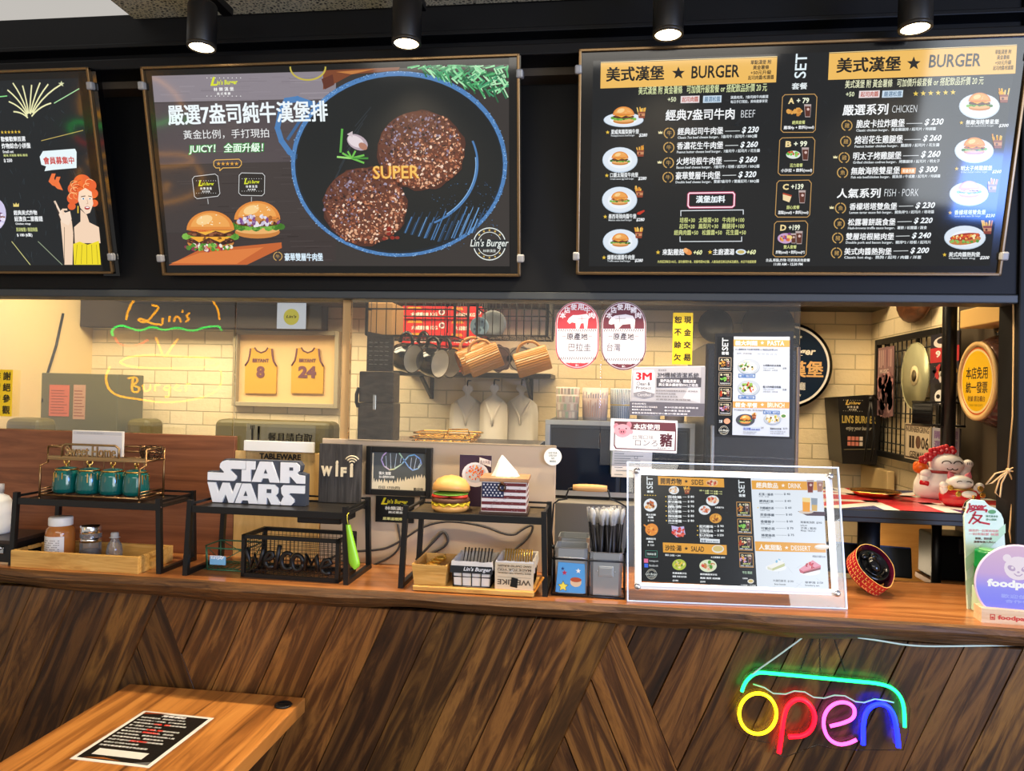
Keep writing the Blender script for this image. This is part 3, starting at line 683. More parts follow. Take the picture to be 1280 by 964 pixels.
p.line([(862, 241.5), (916, 240.7), (918, 243), (917.5, 257), (915, 259), (862, 259.5), (860, 257), (860.5, 243)], 3, '#c2426a', 3, True); p.line([(862, 241.5), (916, 240.7), (918, 243), (917.5, 257), (915, 259), (862, 259.5), (860, 257), (860.5, 243)], 1.3, '#ffe9f2', 4, True)
p.text('漢堡加料', 870, 906, 245, 253.6, '#f2fbff', 4, .03)
for s_ in ([(851, 270), (851, 263.5), (929, 262.5), (929, 268)], [(850, 296), (850, 302), (927, 301.6), (927, 296)]): p.line(s_, 1, '#dfe5ea', 4)
p.text('培根+30   太陽蛋+30   牛肉排+100', 849.5, 930, 272, 278.6, '#d9e08e', 4, .012); p.text('起司+20   鳳梨片+30   雞腿排+100', 849, 930, 279.8, 286.2, '#d9e08e', 4, .012); p.text('經典肉醬+50   松露醬+50   花生醬+50', 842.5, 932, 287.6, 294, '#d9e08e', 4, .012)
p.star(822.5, 315.5, 3, '#e9c23e', 4); p.text('來點雞翅', 828, 855, 311.3, 319, '#f4f6f8', 4, .025); p.ell(860, 315, 5, 3.4, '#e8914a', 4, rot=.5); p.ell(857, 313, 3, 3, '#f4b070', 5); p.text('+60', 866.5, 877.5, 312.5, 318.5, '#eef3b8', 4, .03, .2)
p.star(887.5, 315.2, 3, '#e9c23e', 4); p.text('主廚濃湯', 891, 917.5, 311, 318.7, '#f4f6f8', 4, .025); plate(p, 926, 315, 6.5, 3.5, 4); p.ell(926, 315, 4.5, 2.2, '#c8b46a', 7); p.text('+60', 933, 944.5, 312, 318.2, '#eef3b8', 4, .03, .2)
p.text('內用低消每位100元，請勿攜帶外食，用餐時間90分鐘，人數為座位無法併桌及續坐，本店不收服務費', 822, 945, 325.3, 329, '#d4d27c', 4, .02)
# burgers on plates, left column and right column
for (x, y, rx, ry, fx, fy, bw, kw) in ((779.5, 150, 25, 9, 802, 141, 28, {}), (775, 200, 22, 16, 800.5, 189, 22, {}), (774.5, 250, 22, 16.5, 799.5, 240, 22, dict(patty='#c47a3e')), (775.5, 302, 22, 15.5, 798.3, 291, 22, {}),
                          (1224, 133, 25.5, 16, 1254.5, 120, 29, {}), (1217.5, 188.5, 24.5, 15.5, 1247, 177, 28, dict(patty='#b86a34')), (1211, 242.5, 24.5, 15, 1240, 232, 27, dict(patty='#d8a05a')), (1206, 297, 26, 15, 1234, 284, 0, {})):
    plate(p, x, y, rx, ry, 2); fries(p, fx, fy, 11 if x < 900 else 13.5, 3)
    if bw: burger(p, x, y-7 if bw > 23 else y-3, bw, 5, rnd=random.Random(int(x+y)), **kw)
    else:
        p.ell(x, y+3, 20, 6, '#c47c3c', 5, rot=-.12); p.ell(x, y-1, 19, 4.5, '#a8361e', 6, rot=-.12); p.line([(x-16, y+1), (x+16, y-4)], 3, '#d9581f', 7); bits(p, x, y-1, 17, 3, ['#f0d060', '#f6e6a8', '#c8301c', '#e88a3a'], 26, 1.6, 8, 3); bits(p, x, y+5, 18, 2, ['#5a9a3c', '#86c05a'], 14, 1.8, 8, 4)
for (x0, x1, y, s_, e) in ((757, 809, 166.5, '夏威夷鳳梨燒牛堡', 'Pineapple bacon beef burger'), (756, 808, 220.5, '口蘑太陽蛋牛肉堡', 'Cream sauce egg beef burger'), (754, 805.5, 272, '墨西哥辣肉醬牛堡', 'Mexico salsa beef burger'), (752.5, 803.5, 323, '爆漿松露醬牛肉堡', 'Truffle sauce beef burger'),
                           (1199, 1260, 154.5, '無敵海陸雙星堡', 'Fish mix beef/chicken burger'), (1193, 1251, 212, '明太子烤雞腿堡', 'Grilled chicken codroe burger'), (1185, 1243, 267, '香檬塔塔雙魚堡', 'Lemon tartar sauce fish burger'), (1178, 1236, 319.5, '美式肉醬熱狗堡', 'Classic hot dog')):
    w = x1-x0; p.star(x0+2.5, y-1, 2.7, '#e9c23e', 4); p.text(s_, x0+w*.13, x0+w*.80, y-4.4, y+1.5, '#eef2f4', 4, .025); p.text(e, x0+w*.13, x0+w*.70, y+2.2, y+5, '#d8dee2', 4, .02)
    p.text({1243: '$230', 1260: '$300', 1236: '$200'}.get(x1, '$280' if x0 < 900 else '$260'), x0+w*.80, x1, y+.5, y+5.2, '#f4f7fa', 4, .03, .2)
p.poly([(797, 265.5), (805, 262.5), (806, 264), (800, 268.5), (796, 268)], '#c8321e', 4)
# set column
p.text('SET', 992.5, 1007, 67.5, 98, '#e3f1f7', 4, .01, rot=90, res=3); p.text('套餐', 989.5, 1008.5, 104, 112, '#e6eef0', 4, .02)
for i, (x0, x1, y0, y1, a, n1, n2) in enumerate(((978, 1021, 118.5, 165.5, 'A + 79', '經典套餐', '雞塊4p + 飲料(med)'), (974.5, 1018.5, 172.5, 219, 'B + 99', '活力套餐', '小沙拉 + 飲料(med)'), (971, 1014, 226, 271.5, 'C +139', '甜心套餐', '甜點(small) + 飲料(med)'), (968, 1009.5, 277, 321, 'D +199', '雙人套餐', '炸物(small) + 飲料(med)*2'))):
    c = 3; p.line([(x0+c, y0), (x1-c, y0-.8), (x1, y0+c), (x1-2, y1-c), (x1-2-c, y1), (x0-2+c, y1), (x0-2, y1-c), (x0, y0+c)], .9, '#c89a5a', 4, True)
    xm = (x0+x1)/2; p.text(a[0], x0+7, x0+14.5, y0+4, y0+11.5, '#f0d89a', 4, .04); p.text(a[1:].strip(), x0+17.5, x1-10, y0+4, y0+11, '#eef2d8', 4, .03)
    if i == 0: bits(p, xm-6, y0+21, 8, 4, ['#e0a24c', '#c98436', '#f0c070'], 9, 3.6, 4)
    if i == 1: p.ell(xm-5, y0+21, 9, 5, '#dfe9e0', 4); bits(p, xm-5, y0+20, 7, 3, ['#5fae3e', '#8fd060', '#d83a2a'], 20, 2, 5)
    if i == 2: p.poly([(xm-14, y0+16), (xm-3, y0+19), (xm-6, y0+27), (xm-14, y0+24)], '#f2d9a8', 4); p.poly([(xm-14, y0+15), (xm-3, y0+18), (xm-3, y0+20), (xm-14, y0+17)], '#b8462a', 5)
    if i == 3: p.ell(xm-7, y0+21, 10, 6.5, '#c8a0c8', 4); bits(p, xm-7, y0+20, 8, 4, ['#e0a24c', '#7a3a8a', '#d86a3a', '#f0d080'], 18, 2.6, 5)
    drink(p, xm+10, y0+20, 9, 4)
    if i == 3: drink(p, xm+3, y0+21, 7, 4)
    p.text(n1, xm-9.5, xm+6.5, y1-14.5, y1-10, '#d9e08e', 4, .02); p.text(n2, x0+1.5, x1-4, y1-8, y1-3, '#f4f6f8', 4, .025)
p.text('主品,單點,炸物 可更換其他套餐', 957, 1012, 323.3, 327.3, '#eef2f4', 4, .02); p.text('11:00 AM - 12:30 PM', 967, 1003, 328.6, 332, '#eef2f4', 4, .03)
# right list
p.text('嚴選系列', 1053, 1109, 131.2, 144.5, '#f6f8fa', 4, .022, res=3); p.text('CHICKEN', 1114.5, 1145.5, 132, 141, '#e8edf2', 4, -.012)
R_ = [('雞', '脆皮卡拉炸雞堡', 1070, 1130, 150, 160, '$ 230', 1155, 1178.5, 148.6, 157.6, 'Classic chicken burger．黃金雞腿排 / 起司片 / 特調醬', 1169, 1058.5), ('雞', '熔岩花生雞腿堡', 1068, 1127.6, 170, 180, '$ 260', 1153, 1176, 168.8, 177.6, 'Peanut butter chicken burger．雞腿排 / 起司片 / 花生醬', 1173.5, 1057),
      ('雞', '明太子烤雞腿堡', 1066, 1125.8, 190.5, 200, '$ 260', 1150.5, 1174.7, 188.6, 198, 'Grilled chicken codroe burger．烤雞腿排 / 起司片 / 明太子', 1174, 1055), ('魚', '無敵海陸雙星堡', 1063.5, 1124, 209.2, 218.5, '$ 300', 1148, 1171, 208, 216.8, 'Fish mix beef/chicken burger．鱈魚排 / 牛或雞 / 起司片 / 特調醬', 1174.7, 1053),
      ('魚', '香檬塔塔雙魚堡', 1061.5, 1120.5, 254, 262.6, '$ 230', 1143.7, 1168, 252.9, 261.5, 'Lemon tartar sauce fish burger．鱈魚排*2 / 起司片 / 塔塔醬', 1167, 1050.5), ('素', '松露薯餅蔬食堡', 1059.6, 1118.6, 273.4, 282, '$ 220', 1141.8, 1165, 272, 280.2, 'Hash-browns truffle sauce burger．薯餅 / 松露醬 / 蔬食', 1158, 1049),
      ('豬', '雙層培根豬肉堡', 1057, 1116.8, 291.4, 300, '$ 240', 1139.2, 1163, 290.6, 298.9, 'Double pork and bacon burger．豬排*2 / 培根 / 起司片', 1163, 1047), ('豬', '美式肉醬熱狗堡', 1055, 1113.8, 310, 318.6, '$ 200', 1137.4, 1160.5, 309.3, 317.6, 'Classic hot dog．熱狗 / 起司 / 肉醬 / 洋蔥', 1151, 1045.5)]
for i, a in enumerate(R_): row(*a, cr=i in (2, 4), tagged=i == 3)
p.text('人氣系列', 1046, 1099.6, 236, 247.6, '#f6f8fa', 4, .022, res=3); p.text('FISH · PORK', 1105, 1147.5, 236.4, 245.6, '#e8edf2', 4, -.012)
p.out('lit_display', M_screen, t3)

# screen at the left edge
BR1 = P(143.5, 342.5, .23); t1, p, ex, ey = screen('screen at the left edge showing fireworks and a red-haired woman in a yellow dress', Vector((BR1.x-W2, BR1.y, BR1.z)), W2, H2)
p.poly([(-260, 110), (98, 97.5), (127, 331.5), (-240, 332)], '#10161b', 0)
for i in range(120): 
    x = rr.uniform(-10, 110); y = rr.uniform(100, 325); p.line([(x, y), (x+rr.uniform(-4, 4), y+rr.uniform(2, 9))], .5, rr.choice(['#29333a', '#1b2329', '#35424a']), 1)
for a, l in ((-62, 22), (-48, 34), (-36, 46), (-24, 50), (-12, 52), (4, 52), (16, 48), (30, 60), (42, 60), (52, 34)):
    pts = [(37+l*k/6*math.sin(rad(a*(.55+.45*k/6))), 150-l*k/6*math.cos(rad(a*(.55+.45*k/6)))) for k in range(1, 7)]
    pts = [q for q in pts if q[1] > 101 and q[0] < 97]; p.line(pts, 1.8, '#ece9b4', 3) if len(pts) > 1 else None
p.star(77, 105, 4, '#d8dcae', 3); p.line([(68, 129), (99, 111)], 1.2, '#a8d8a0', 3); p.line([(0, 121), (9, 120)], 1.2, '#8ee890', 3); p.line([(52, 176), (104, 163)], .8, '#c8b060', 3)
p.line([(15, 302), (38, 331)], .9, '#d6d48a', 3); p.line([(48, 302), (78, 331)], .9, '#9aa88a', 3)
p.text('★★★★★★', 1.5, 26.5, 163, 167.5, '#e9c23e', 4)
p.text('歡餐歡樂首選', 2, 32.5, 171, 177.3, '#f4f6f8', 4, .025); p.text('炸物綜合小拼盤', 3, 39, 179.3, 186, '#f4f6f8', 4, .025); p.text('Small set', 4, 17.5, 188, 191.5, '#f4f6f8', 4, .02); p.text('雞塊 洋蔥圈 薯條 雞翅', 5, 35, 193, 196, '#d9e08e', 4, .01); p.text('$ 250', 5.5, 16, 198.5, 203.5, '#f4f6f8', 4, .03)
p.poly([(50, 196), (54, 189), (94, 186), (96, 190), (96, 210), (66, 212.5), (56, 214), (58, 208), (52, 206)], '#e8f6fa', 4); p.text('會員募集中', 55.5, 93.5, 196.5, 205.5, '#c8342a', 6, .03)
for (x, y) in ((66, 225), (72, 229)): p.poly([(x-5, y+2), (x-1, y-8), (x+4, y-8), (x+2, y-2), (x+7, y+9), (x, y+7)], '#f0743a', 4)
p.ell(-6, 268, 14, 20, '#cfc8e8', 4); bits(p, -4, 272, 10, 12, ['#6a3a6a', '#e8e0f4', '#8a5030'], 30, 2.5, 5)
crown(p, 20.5, 256, 7, '#e9d27a', 4); p.text('經典美式炸物', 18, 47, 263, 269, '#f4f6f8', 4, .025); p.text('紐澳良二節雞翅', 19, 54, 270.5, 277, '#f4f6f8', 4, .025); p.text('Chicken wings', 20, 39, 278.5, 281.8, '#f4f6f8', 4, .02); p.text('黑胡椒鹽 / 酸甜辣醬', 21, 47.5, 284.5, 289.5, '#d9e08e', 4, .01); p.text('$ 180 (6隻)', 22, 41, 291.5, 296.5, '#f4f6f8', 4, .03)
# woman of the poster: hair, face, raised hand, dress
for (x, y, r_) in ((94, 236, 9), (103, 228, 11), (112, 232, 9), (116, 242, 7), (92, 248, 8), (90, 258, 5), (118, 254, 5)): p.ell(x, y, r_, r_*.9, '#e8622c', 4)
for k in range(14): p.ring(104+rr.uniform(-13, 11), 236+rr.uniform(-9, 9), 5, 4, .9, rr.choice(['#f6a05a', '#b83c18', '#ffb87a']), 5, n=10, a0=rr.uniform(0, 3), a1=4.5)
p.poly([(99, 240), (107, 235), (115, 240), (117, 255), (113, 266), (108, 268), (101, 260), (98, 250)], '#f6d9bf', 6)
p.line([(102, 246), (107, 245)], 1, '#3a1c14', 7); p.line([(111, 245), (115, 246)], 1, '#3a1c14', 7); p.ell(104.5, 248.5, 2, 1.3, '#f8fafa', 7); p.ell(113, 248.5, 1.7, 1.2, '#f8fafa', 7); p.ell(104.8, 248.5, 1, 1.1, '#2a6a8a', 8); p.ell(113, 248.5, .9, 1, '#2a6a8a', 8); p.line([(109.5, 250), (110.5, 254.5), (108.5, 255)], .6, '#b88a6a', 7); p.ell(109.5, 260, 3.4, 2.2, '#b01c20', 7); p.ell(109.7, 259.3, 2.3, .8, '#fdfdfd', 8)
p.poly([(101, 262), (109, 269), (112, 278), (124, 284), (126, 304), (94, 304), (93, 284), (101, 277)], '#f3d3b6', 5); p.poly([(92, 305), (100, 302), (110, 306), (124, 301), (126.5, 331), (93, 331)], '#f0da1e', 6)
for k in range(5): p.line([(97+k*6, 306), (95+k*7, 330)], .6, '#8a7a10', 7)
p.poly([(81, 331), (78, 296), (76, 276), (82, 268), (90, 276), (92, 292), (91, 331)], '#f3d3b6', 5); p.poly([(78, 278), (74, 268), (77, 262), (82, 266), (88, 264), (90, 274), (86, 282)], '#f6dcc4', 6)
p.line([(78, 270), (69, 252)], 2.6, '#f6dcc4', 6); p.line([(80, 268), (79, 262), (84, 262)], 2.2, '#f3d3b6', 7); p.line([(81, 284), (81, 330)], .6, '#4a3424', 7); p.line([(98, 258), (98, 266)], 1.6, '#e8c23c', 7)
for (ln_) in ([(76, 276), (69, 252)], [(92, 292), (94, 304)]): p.line(ln_, .5, '#5a4030', 7)
p.rect(98, 90, 150, 345, '#060708', -1)
p.out('lit_display', M_screen, t1)
# ------------------------------------------------------------------ things on the worktop, left to middle
RH = 0.182; RH3 = 0.192                                   # shelf height of the three black racks
def rack(label, x0, x1, y0, y1, h=RH, brd=None):
    o = thing('shelf_rack', label, 'counter shelf', ((x0+x1)/2, (y0+y1)/2, ZC), 0, 'black counter-top shelf racks')
    w = (x1-x0)/2; d = (y1-y0)/2
    B().box((0, 0, h-.006), (2*w-.012, 2*d-.01, .010), bev=.002).obj('shelf_board', brd or M_board, o)
    r = B()
    for s_ in (-1, 1): r.box((s_*(w-.004), 0, h+.008), (.006, 2*d, .006)); r.box((0, s_*(d-.004), h-.006), (2*w, .008, .018), bev=.001)
    r.box((0, d-.002, h+.014), (2*w, .005, .005)); r.obj('rim_rail', M_blk, o)
    for s_ in (-1, 1):
        for t_ in (-1, 1): B().bar((s_*(w+.006), t_*(d-.004), 0), (s_*(w-.002), t_*(d-.004), h+.018), .013, .013).obj('leg', M_blk, o)
        B().box((s_*(w+.006), 0, .006), (.012, 2*d-.02, .012)).obj('foot_bar', M_blk, o)
        B().lathe([(.006, 0), (.006, .003), (.003, .006), (0, .0065)], M=TR(w*s_, -d+.004 if s_ > 0 else d, h-.006) @ RX(PI/2), n=12).obj('screw', M_chrome, o)
    return o
M_board = wood('black_ash_board', [(0.3, (16, 15, 14)), (0.55, (40, 37, 34)), (0.75, (62, 57, 52))], (1, 9, 1), 9, 0.35, bs=0.05)
M_rust = wood('grey_brown_board', [(0.3, (40, 32, 24)), (0.55, (88, 74, 52)), (0.75, (130, 112, 80))], (4, 6, 1), 9, 0.4, bs=0.05)
rack('black shelf rack at the left, carrying the gold wire stand of green jars', -1.60, -1.178, .045, .215)
o = rack('black shelf rack carrying the white block-letter sign', -1.092, -.662, .045, .232); B().box((.13, .0, RH-.024), (.12, .12, .022), bev=.003).obj('under_box', M_blk, o)
rack('black shelf rack carrying the tissue box and the burger figurine', -.506, -.150, .045, .225, h=RH3, brd=M_rust)
# gold wire stand with lettering
o = thing('wire_stand', 'gold wire stand with cut-out lettering, holding four green jars', 'stand', (-1.392, .115, ZC+RH), 0)
s = mpp(o.location); wx = .147; g = B(); r_ = .0028
for sx in (-1, 1):
    x = sx*wx
    for yy, pts in ((0, [(x, -.055, 0), (x, -.055, .093), (x, -.028, .098), (x, -.028, .142)]), (1, [(x, .055, 0), (x, .055, .142)])): g.tube(pts, r_, 6)
    g.tube([(x, -.028, .142), (x, .055, .142)], r_, 6); g.tube([(x, -.028, .110), (x, .055, .110)], r_, 6); g.tube([(x, -.055, .012), (x, .055, .012)], r_, 6)
    g.tube([(x, -.052, .028), (x, .05, .028)], r_*.8, 6); g.tube([(x, -.052, .020), (x, .05, .020)], r_*.8, 6)
    for yy in (-.055, .055): g.ball((x, yy, .002), .004, n=8, k=6)
for yy, z in ((-.055, .012), (.055, .012), (-.028, .11), (.055, .11), (.055, .142), (.055, .128)): g.tube([(-wx, yy, z), (wx, yy, z)], r_, 6)
for k in range(9): g.tube([(-wx+.03+k*.03, -.055, .012), (-wx+.03+k*.03, .055, .012)], .0012, 5); g.tube([(-wx+.03+k*.03, -.028, .11), (-wx+.03+k*.03, .055, .11)], .0012, 5)
for k in range(4): g.tube([(-.1+k*.062, .055, .012), (-.1+k*.062, .055, .142)], .0015, 5)
g.tube([(-wx, -.028, .142), (-wx+.045, -.028, .142)], r_, 6)
g.obj('wire_frame', M_bronze, o)
n_ = B(); n_.box((0, -.028, .112), (2*wx, .005, .012), bev=.001); n_.tube([(-.104, -.028, .115), (-.104, -.028, .144), (-.094, -.028, .150), (.055, -.028, .150), (.066, -.028, .142), (.066, -.028, .115)], .0035, 6)
n_.text3('Sweet Home', -.092, .058, .118, .147, -.029, .004, bold=.012); n_.obj('lettering', mat('dull_gold', (168, 140, 100), .35, .9), o)
# four jars
class JB(B):
    def obj(s, *a, **k): s.v = [(x*1.06, y*1.06, z*1.12) for x, y, z in s.v]; return B.obj(s, *a, **k)
M_jar = mat('green_glaze', (8, 88, 84), 0.12, coat=.6)
jar0 = None
for k in range(4):
    lab = ['green lidded jar with gold ring knob, first from the left, spoon leaning out', 'green lidded jar with gold knob, second from the left on the gold stand', 'green lidded jar with gold knob, third from the left on the gold stand', 'green lidded jar with gold knob at the right end of the gold stand'][k]
    loc = Vector((-1.392-.106+k*.0705, .108, ZC+RH+.0135))
    if k == 0:
        jar0 = o = thing('sugar_jar', lab, 'jar', loc, 0, 'green lidded jars on the gold stand')
        JB().lathe([(0, 0), (.026, 0), (.0315, .004), (.033, .012), (.030, .045), (.027, .057), (.025, .057)]).obj('body', M_jar, o)
        JB().lathe([(.0275, .0565), (.0278, .0600), (.026, .0605)]).obj('gilt_rim', M_gold, o)
        JB().lathe([(.026, .059), (.024, .062), (.008, .065), (0, .0655)]).obj('lid', M_jar, o)
        kb = JB(); kb.lathe([(.004, .064), (.003, .068), (.0035, .070)], n=10); kb.tube([(.0068*math.cos(a*PI/8), 0, .0775+.0068*math.sin(a*PI/8)) for a in range(16)], .0027, 8, True); kb.obj('knob', M_gold, o)
        gd = JB()
        for k2, (a, l) in enumerate(((-2.0, .022), (-1.72, .012), (-1.2, .016))): gd.box((.0305*math.cos(a), .0305*math.sin(a), .052-l/2), (.0022, .003, l))
        gd.obj('gilt_drip', M_gold, o)
    else: dup(jar0, loc, [0, .9, 1.3, 1.5][k], lab)
o = thing('teaspoon', 'thin dark spoon handle leaning out of the leftmost green jar', 'spoon', (-1.392-.106+.030, .113, ZC+RH+.035))
B().bar((0, 0, 0), (.034, .004, .062), .002, .0045).box((.037, .004, .066), (.006, .002, .008), M=None, bev=.0008).obj('handle', M_blk, o)
# plaque lying in the stand's top tray and a small wire coil
o = thing('marble_plaque', 'small white-framed marble plaque standing in the top of the gold stand', 'plaque', (P(123, 545, .15).x, .15, ZC+RH+.1135)); w = 35*s; h = .072
B().box((0, 0, h/2), (2*w, .008, h), bev=.001).obj('board', mat('white_frame', (232, 224, 212), .5), o)
p = Print((0, 0, 0), (1, 0, 0), (0, 0, 1), S=.001); hw = w*1000
p.poly([(-hw+3, h*1000-12), (hw-3, h*1000-12), (hw-3, h*1000-3), (-hw+3, h*1000-3)], '#c8c4c4', 0); p.poly([(-hw+3, 4), (hw-3, 4), (hw-3, h*1000-13), (-hw+3, h*1000-13)], '#d6d2d2', 0)
for i in range(26): p.line([(-hw*.8+i*3.2, h*1000-9), (-hw*.8+i*3.2+random.uniform(-1, 2), h*1000-5)], .7, '#6a625c', 1)
f = p.b.obj('face', M_print, o); f.location = (0, -.0042, 0)
o = thing('wire_trinket', 'small dark coiled wire basket at the right end of the gold stand top', 'basket', (P(187, 556, .12).x, .128, ZC+RH+.1135)); b = B()
for k in range(5): b.tube([(.030*math.cos(a*PI/10), .022*math.sin(a*PI/10), .004+k*.0068+.004*math.sin(a*PI/5+k)) for a in range(20)], .0011, 5, True)
for k in range(12): a = k*PI/6; b.tube([(.024*math.cos(a), .018*math.sin(a), 0), (.032*math.cos(a+.3), .023*math.sin(a+.3), .018), (.030*math.cos(a+.5), .022*math.sin(a+.5), .037)], .001, 5)
b.obj('coil', mat('dark_wire', (70, 54, 40), .35, .9), o)
# bamboo tray with three seasonings
M_bam = wood('bamboo', [(0.25, (176, 122, 52)), (0.5, (212, 162, 84)), (0.75, (228, 184, 108))], (1.2, 16, 16), 4, 0.4, bs=0.05)
def tray(label, x0, x1, y0, y1, h, t=.010):
    o = thing('serving_tray', label, 'tray', ((x0+x1)/2, (y0+y1)/2, ZC)); w = (x1-x0)/2; d = (y1-y0)/2
    B().box((0, 0, .005), (2*w-.002, 2*d-.002, .008)).obj('base', M_bam, o)
    b = B()
    for s_ in (-1, 1): B().box((0, s_*(d-t/2), h/2), (2*w, t, h), bev=.0015).obj('long_side', M_bam, o)
    for s_ in (-1, 1):
        b = B(); b.box((s_*(w-t/2), -d*.62, h/2), (t, d*.76-t*2, h), bev=.001); b.box((s_*(w-t/2), d*.62, h/2), (t, d*.76-t*2, h), bev=.001); b.box((s_*(w-t/2), 0, h*.22), (t, d*.5, h*.44)); b.box((s_*(w-t/2), 0, h*.9), (t, d*.5, h*.2))
        b.obj('handle_side', M_bam, o)
    return o
tray('light bamboo tray under the left shelf rack, holding a honey jar and two shakers', -1.595, -1.222, .03, .19, .045)
TZ = ZC+.0095
q = P(75, 690, .115); o = thing('honey_jar', 'brown honey jar with white cap and white label on the bamboo tray', 'jar', (q.x, .115, TZ)); s = mpp(q); R_j = 16.8*s
B().lathe([(0, 0), (R_j*.94, 0), (R_j, .004), (R_j, .072), (R_j*.93, .085), (R_j*.76, .091), (R_j*.76, .095)], n=32).obj('body', mat('honey', (176, 106, 48), .12, coat=.4), o)
B().lathe([(R_j*.80, .093), (R_j*.82, .095), (R_j*.82, .113), (R_j*.78, .116), (0, .116)], n=36).obj('cap', M_white, o)
lb = B(); n = 14; hh = (.010, .066); vs_ = [((R_j+.0004)*math.sin(rad(-58+k*110/n)), -(R_j+.0004)*math.cos(rad(-58+k*110/n)), z) for z in hh for k in range(n+1)]
lb.add(vs_, [(k, k+1, n+2+k, n+1+k) for k in range(n)], 0, lin('#e4e0dc'), True)
for i in range(7):
    for k in range(2, n-2):
        if (k*7+i*5) % 4: z = .018+i*.006; a0, a1 = rad(-58+k*110/n), rad(-58+(k+.8)*110/n); rr_ = R_j+.0008; lb.add([(rr_*math.sin(a0), -rr_*math.cos(a0), z), (rr_*math.sin(a1), -rr_*math.cos(a1), z), (rr_*math.sin(a1), -rr_*math.cos(a1), z+.0022), (rr_*math.sin(a0), -rr_*math.cos(a0), z+.0022)], [(0, 1, 2, 3)], 0, lin('#96908c'), False)
lb.obj('paper_label', M_print, o)
M_jglass = glass('jar_glass', (.86, .86, .84), 0.02, 1.0, .12)
q = P(113, 690, .12); o = thing('pepper_shaker', 'clear glass shaker with steel top, half full, middle of the bamboo tray', 'shaker', (q.x, .12, TZ)); R_s = 12.3*s
B().lathe([(0, 0), (R_s, 0), (R_s, .074), (R_s*.92, .078)]).obj('body', M_jglass, o)
B().lathe([(R_s*.98, .074), (R_s*1.02, .076), (R_s*1.02, .094), (R_s*.9, .098), (0, .099)]).lathe([(R_s*1.01, .050), (R_s*1.01, .062)]).obj('cap', M_chrome, o)
m = mat('pepper', (120, 104, 88), .9); nn_ = noise(m, coords(m), 900, 2); r = ramp(m.node_tree, [(.4, (70, 58, 48)), (.6, (180, 166, 144))]); m.node_tree.links.new(nn_, r.inputs[0]); m.node_tree.links.new(r.outputs[0], nodes(m)[2].inputs['Base Color'])
sp = B().lathe([(0, .002), (R_s*.9, .002), (R_s*.9, .026), (0, .030)]).obj('ground_pepper', m, o); sp['kind'] = 'stuff'
q = P(143, 690, .115); o = thing('sauce_bottle', 'small clear bottle with narrow neck, right side of the bamboo tray', 'bottle', (q.x, .115, TZ)); R_b = 9*s
B().lathe([(0, 0), (R_b, 0), (R_b*1.02, .03), (R_b*.9, .045), (R_b*.45, .062), (R_b*.42, .068)]).obj('body', M_jglass, o)
B().lathe([(R_b*.7, .066), (R_b*.5, .068), (R_b*.5, .078), (R_b*.44, .080), (0, .0805)]).obj('cap', mat('grey_cap', (176, 172, 168), .35), o)
b = B()
for k in range(8): a = k*PI/4; b.tube([(R_b*math.cos(a), R_b*math.sin(a), .004), (R_b*1.02*math.cos(a), R_b*1.02*math.sin(a), .03), (R_b*.5*math.cos(a), R_b*.5*math.sin(a), .060)], .0006, 5)
b.obj('ribs', M_jglass, o)
# black case and white bottle cut by the left edge
q = PZ(20, 704, ZC); o = thing('cash_case', 'flat black case with steel latches and a light trim, at the far left edge', 'case', (q.x-.085, .13, ZC), rad(2))
B().box((-.03, 0, .028), (.22, .16, .056), bev=.003).obj('case_body', M_blk, o); B().box((-.03, 0, .060), (.222, .162, .010), bev=.002).obj('lid', mat('brown_lid', (52, 38, 30), .35), o)
B().box((-.03, -.0005, .003), (.226, .166, .006), bev=.001).obj('light_trim', mat('tan_trim', (196, 160, 120), .4), o)
for x in (-.03, .055): B().box((x, -.082, .038), (.016, .005, .018), bev=.002).lathe([(.005, 0), (.005, .004), (0, .005)], M=TR(x, -.084, .045) @ RX(PI/2), n=12).obj('latch', M_steel, o)
q = P(1, 650, .14); o = thing('pump_bottle', 'white plastic bottle standing on the black case, cut by the left edge', 'bottle', (q.x-.012, .14, ZC+.0655))
B().lathe([(0, 0), (.036, 0), (.038, .006), (.037, .09), (.028, .105), (.014, .112), (.014, .118)]).obj('body', M_white, o); B().lathe([(.016, .116), (.016, .14), (0, .142)]).obj('cap', mat('grey_cap'), o)

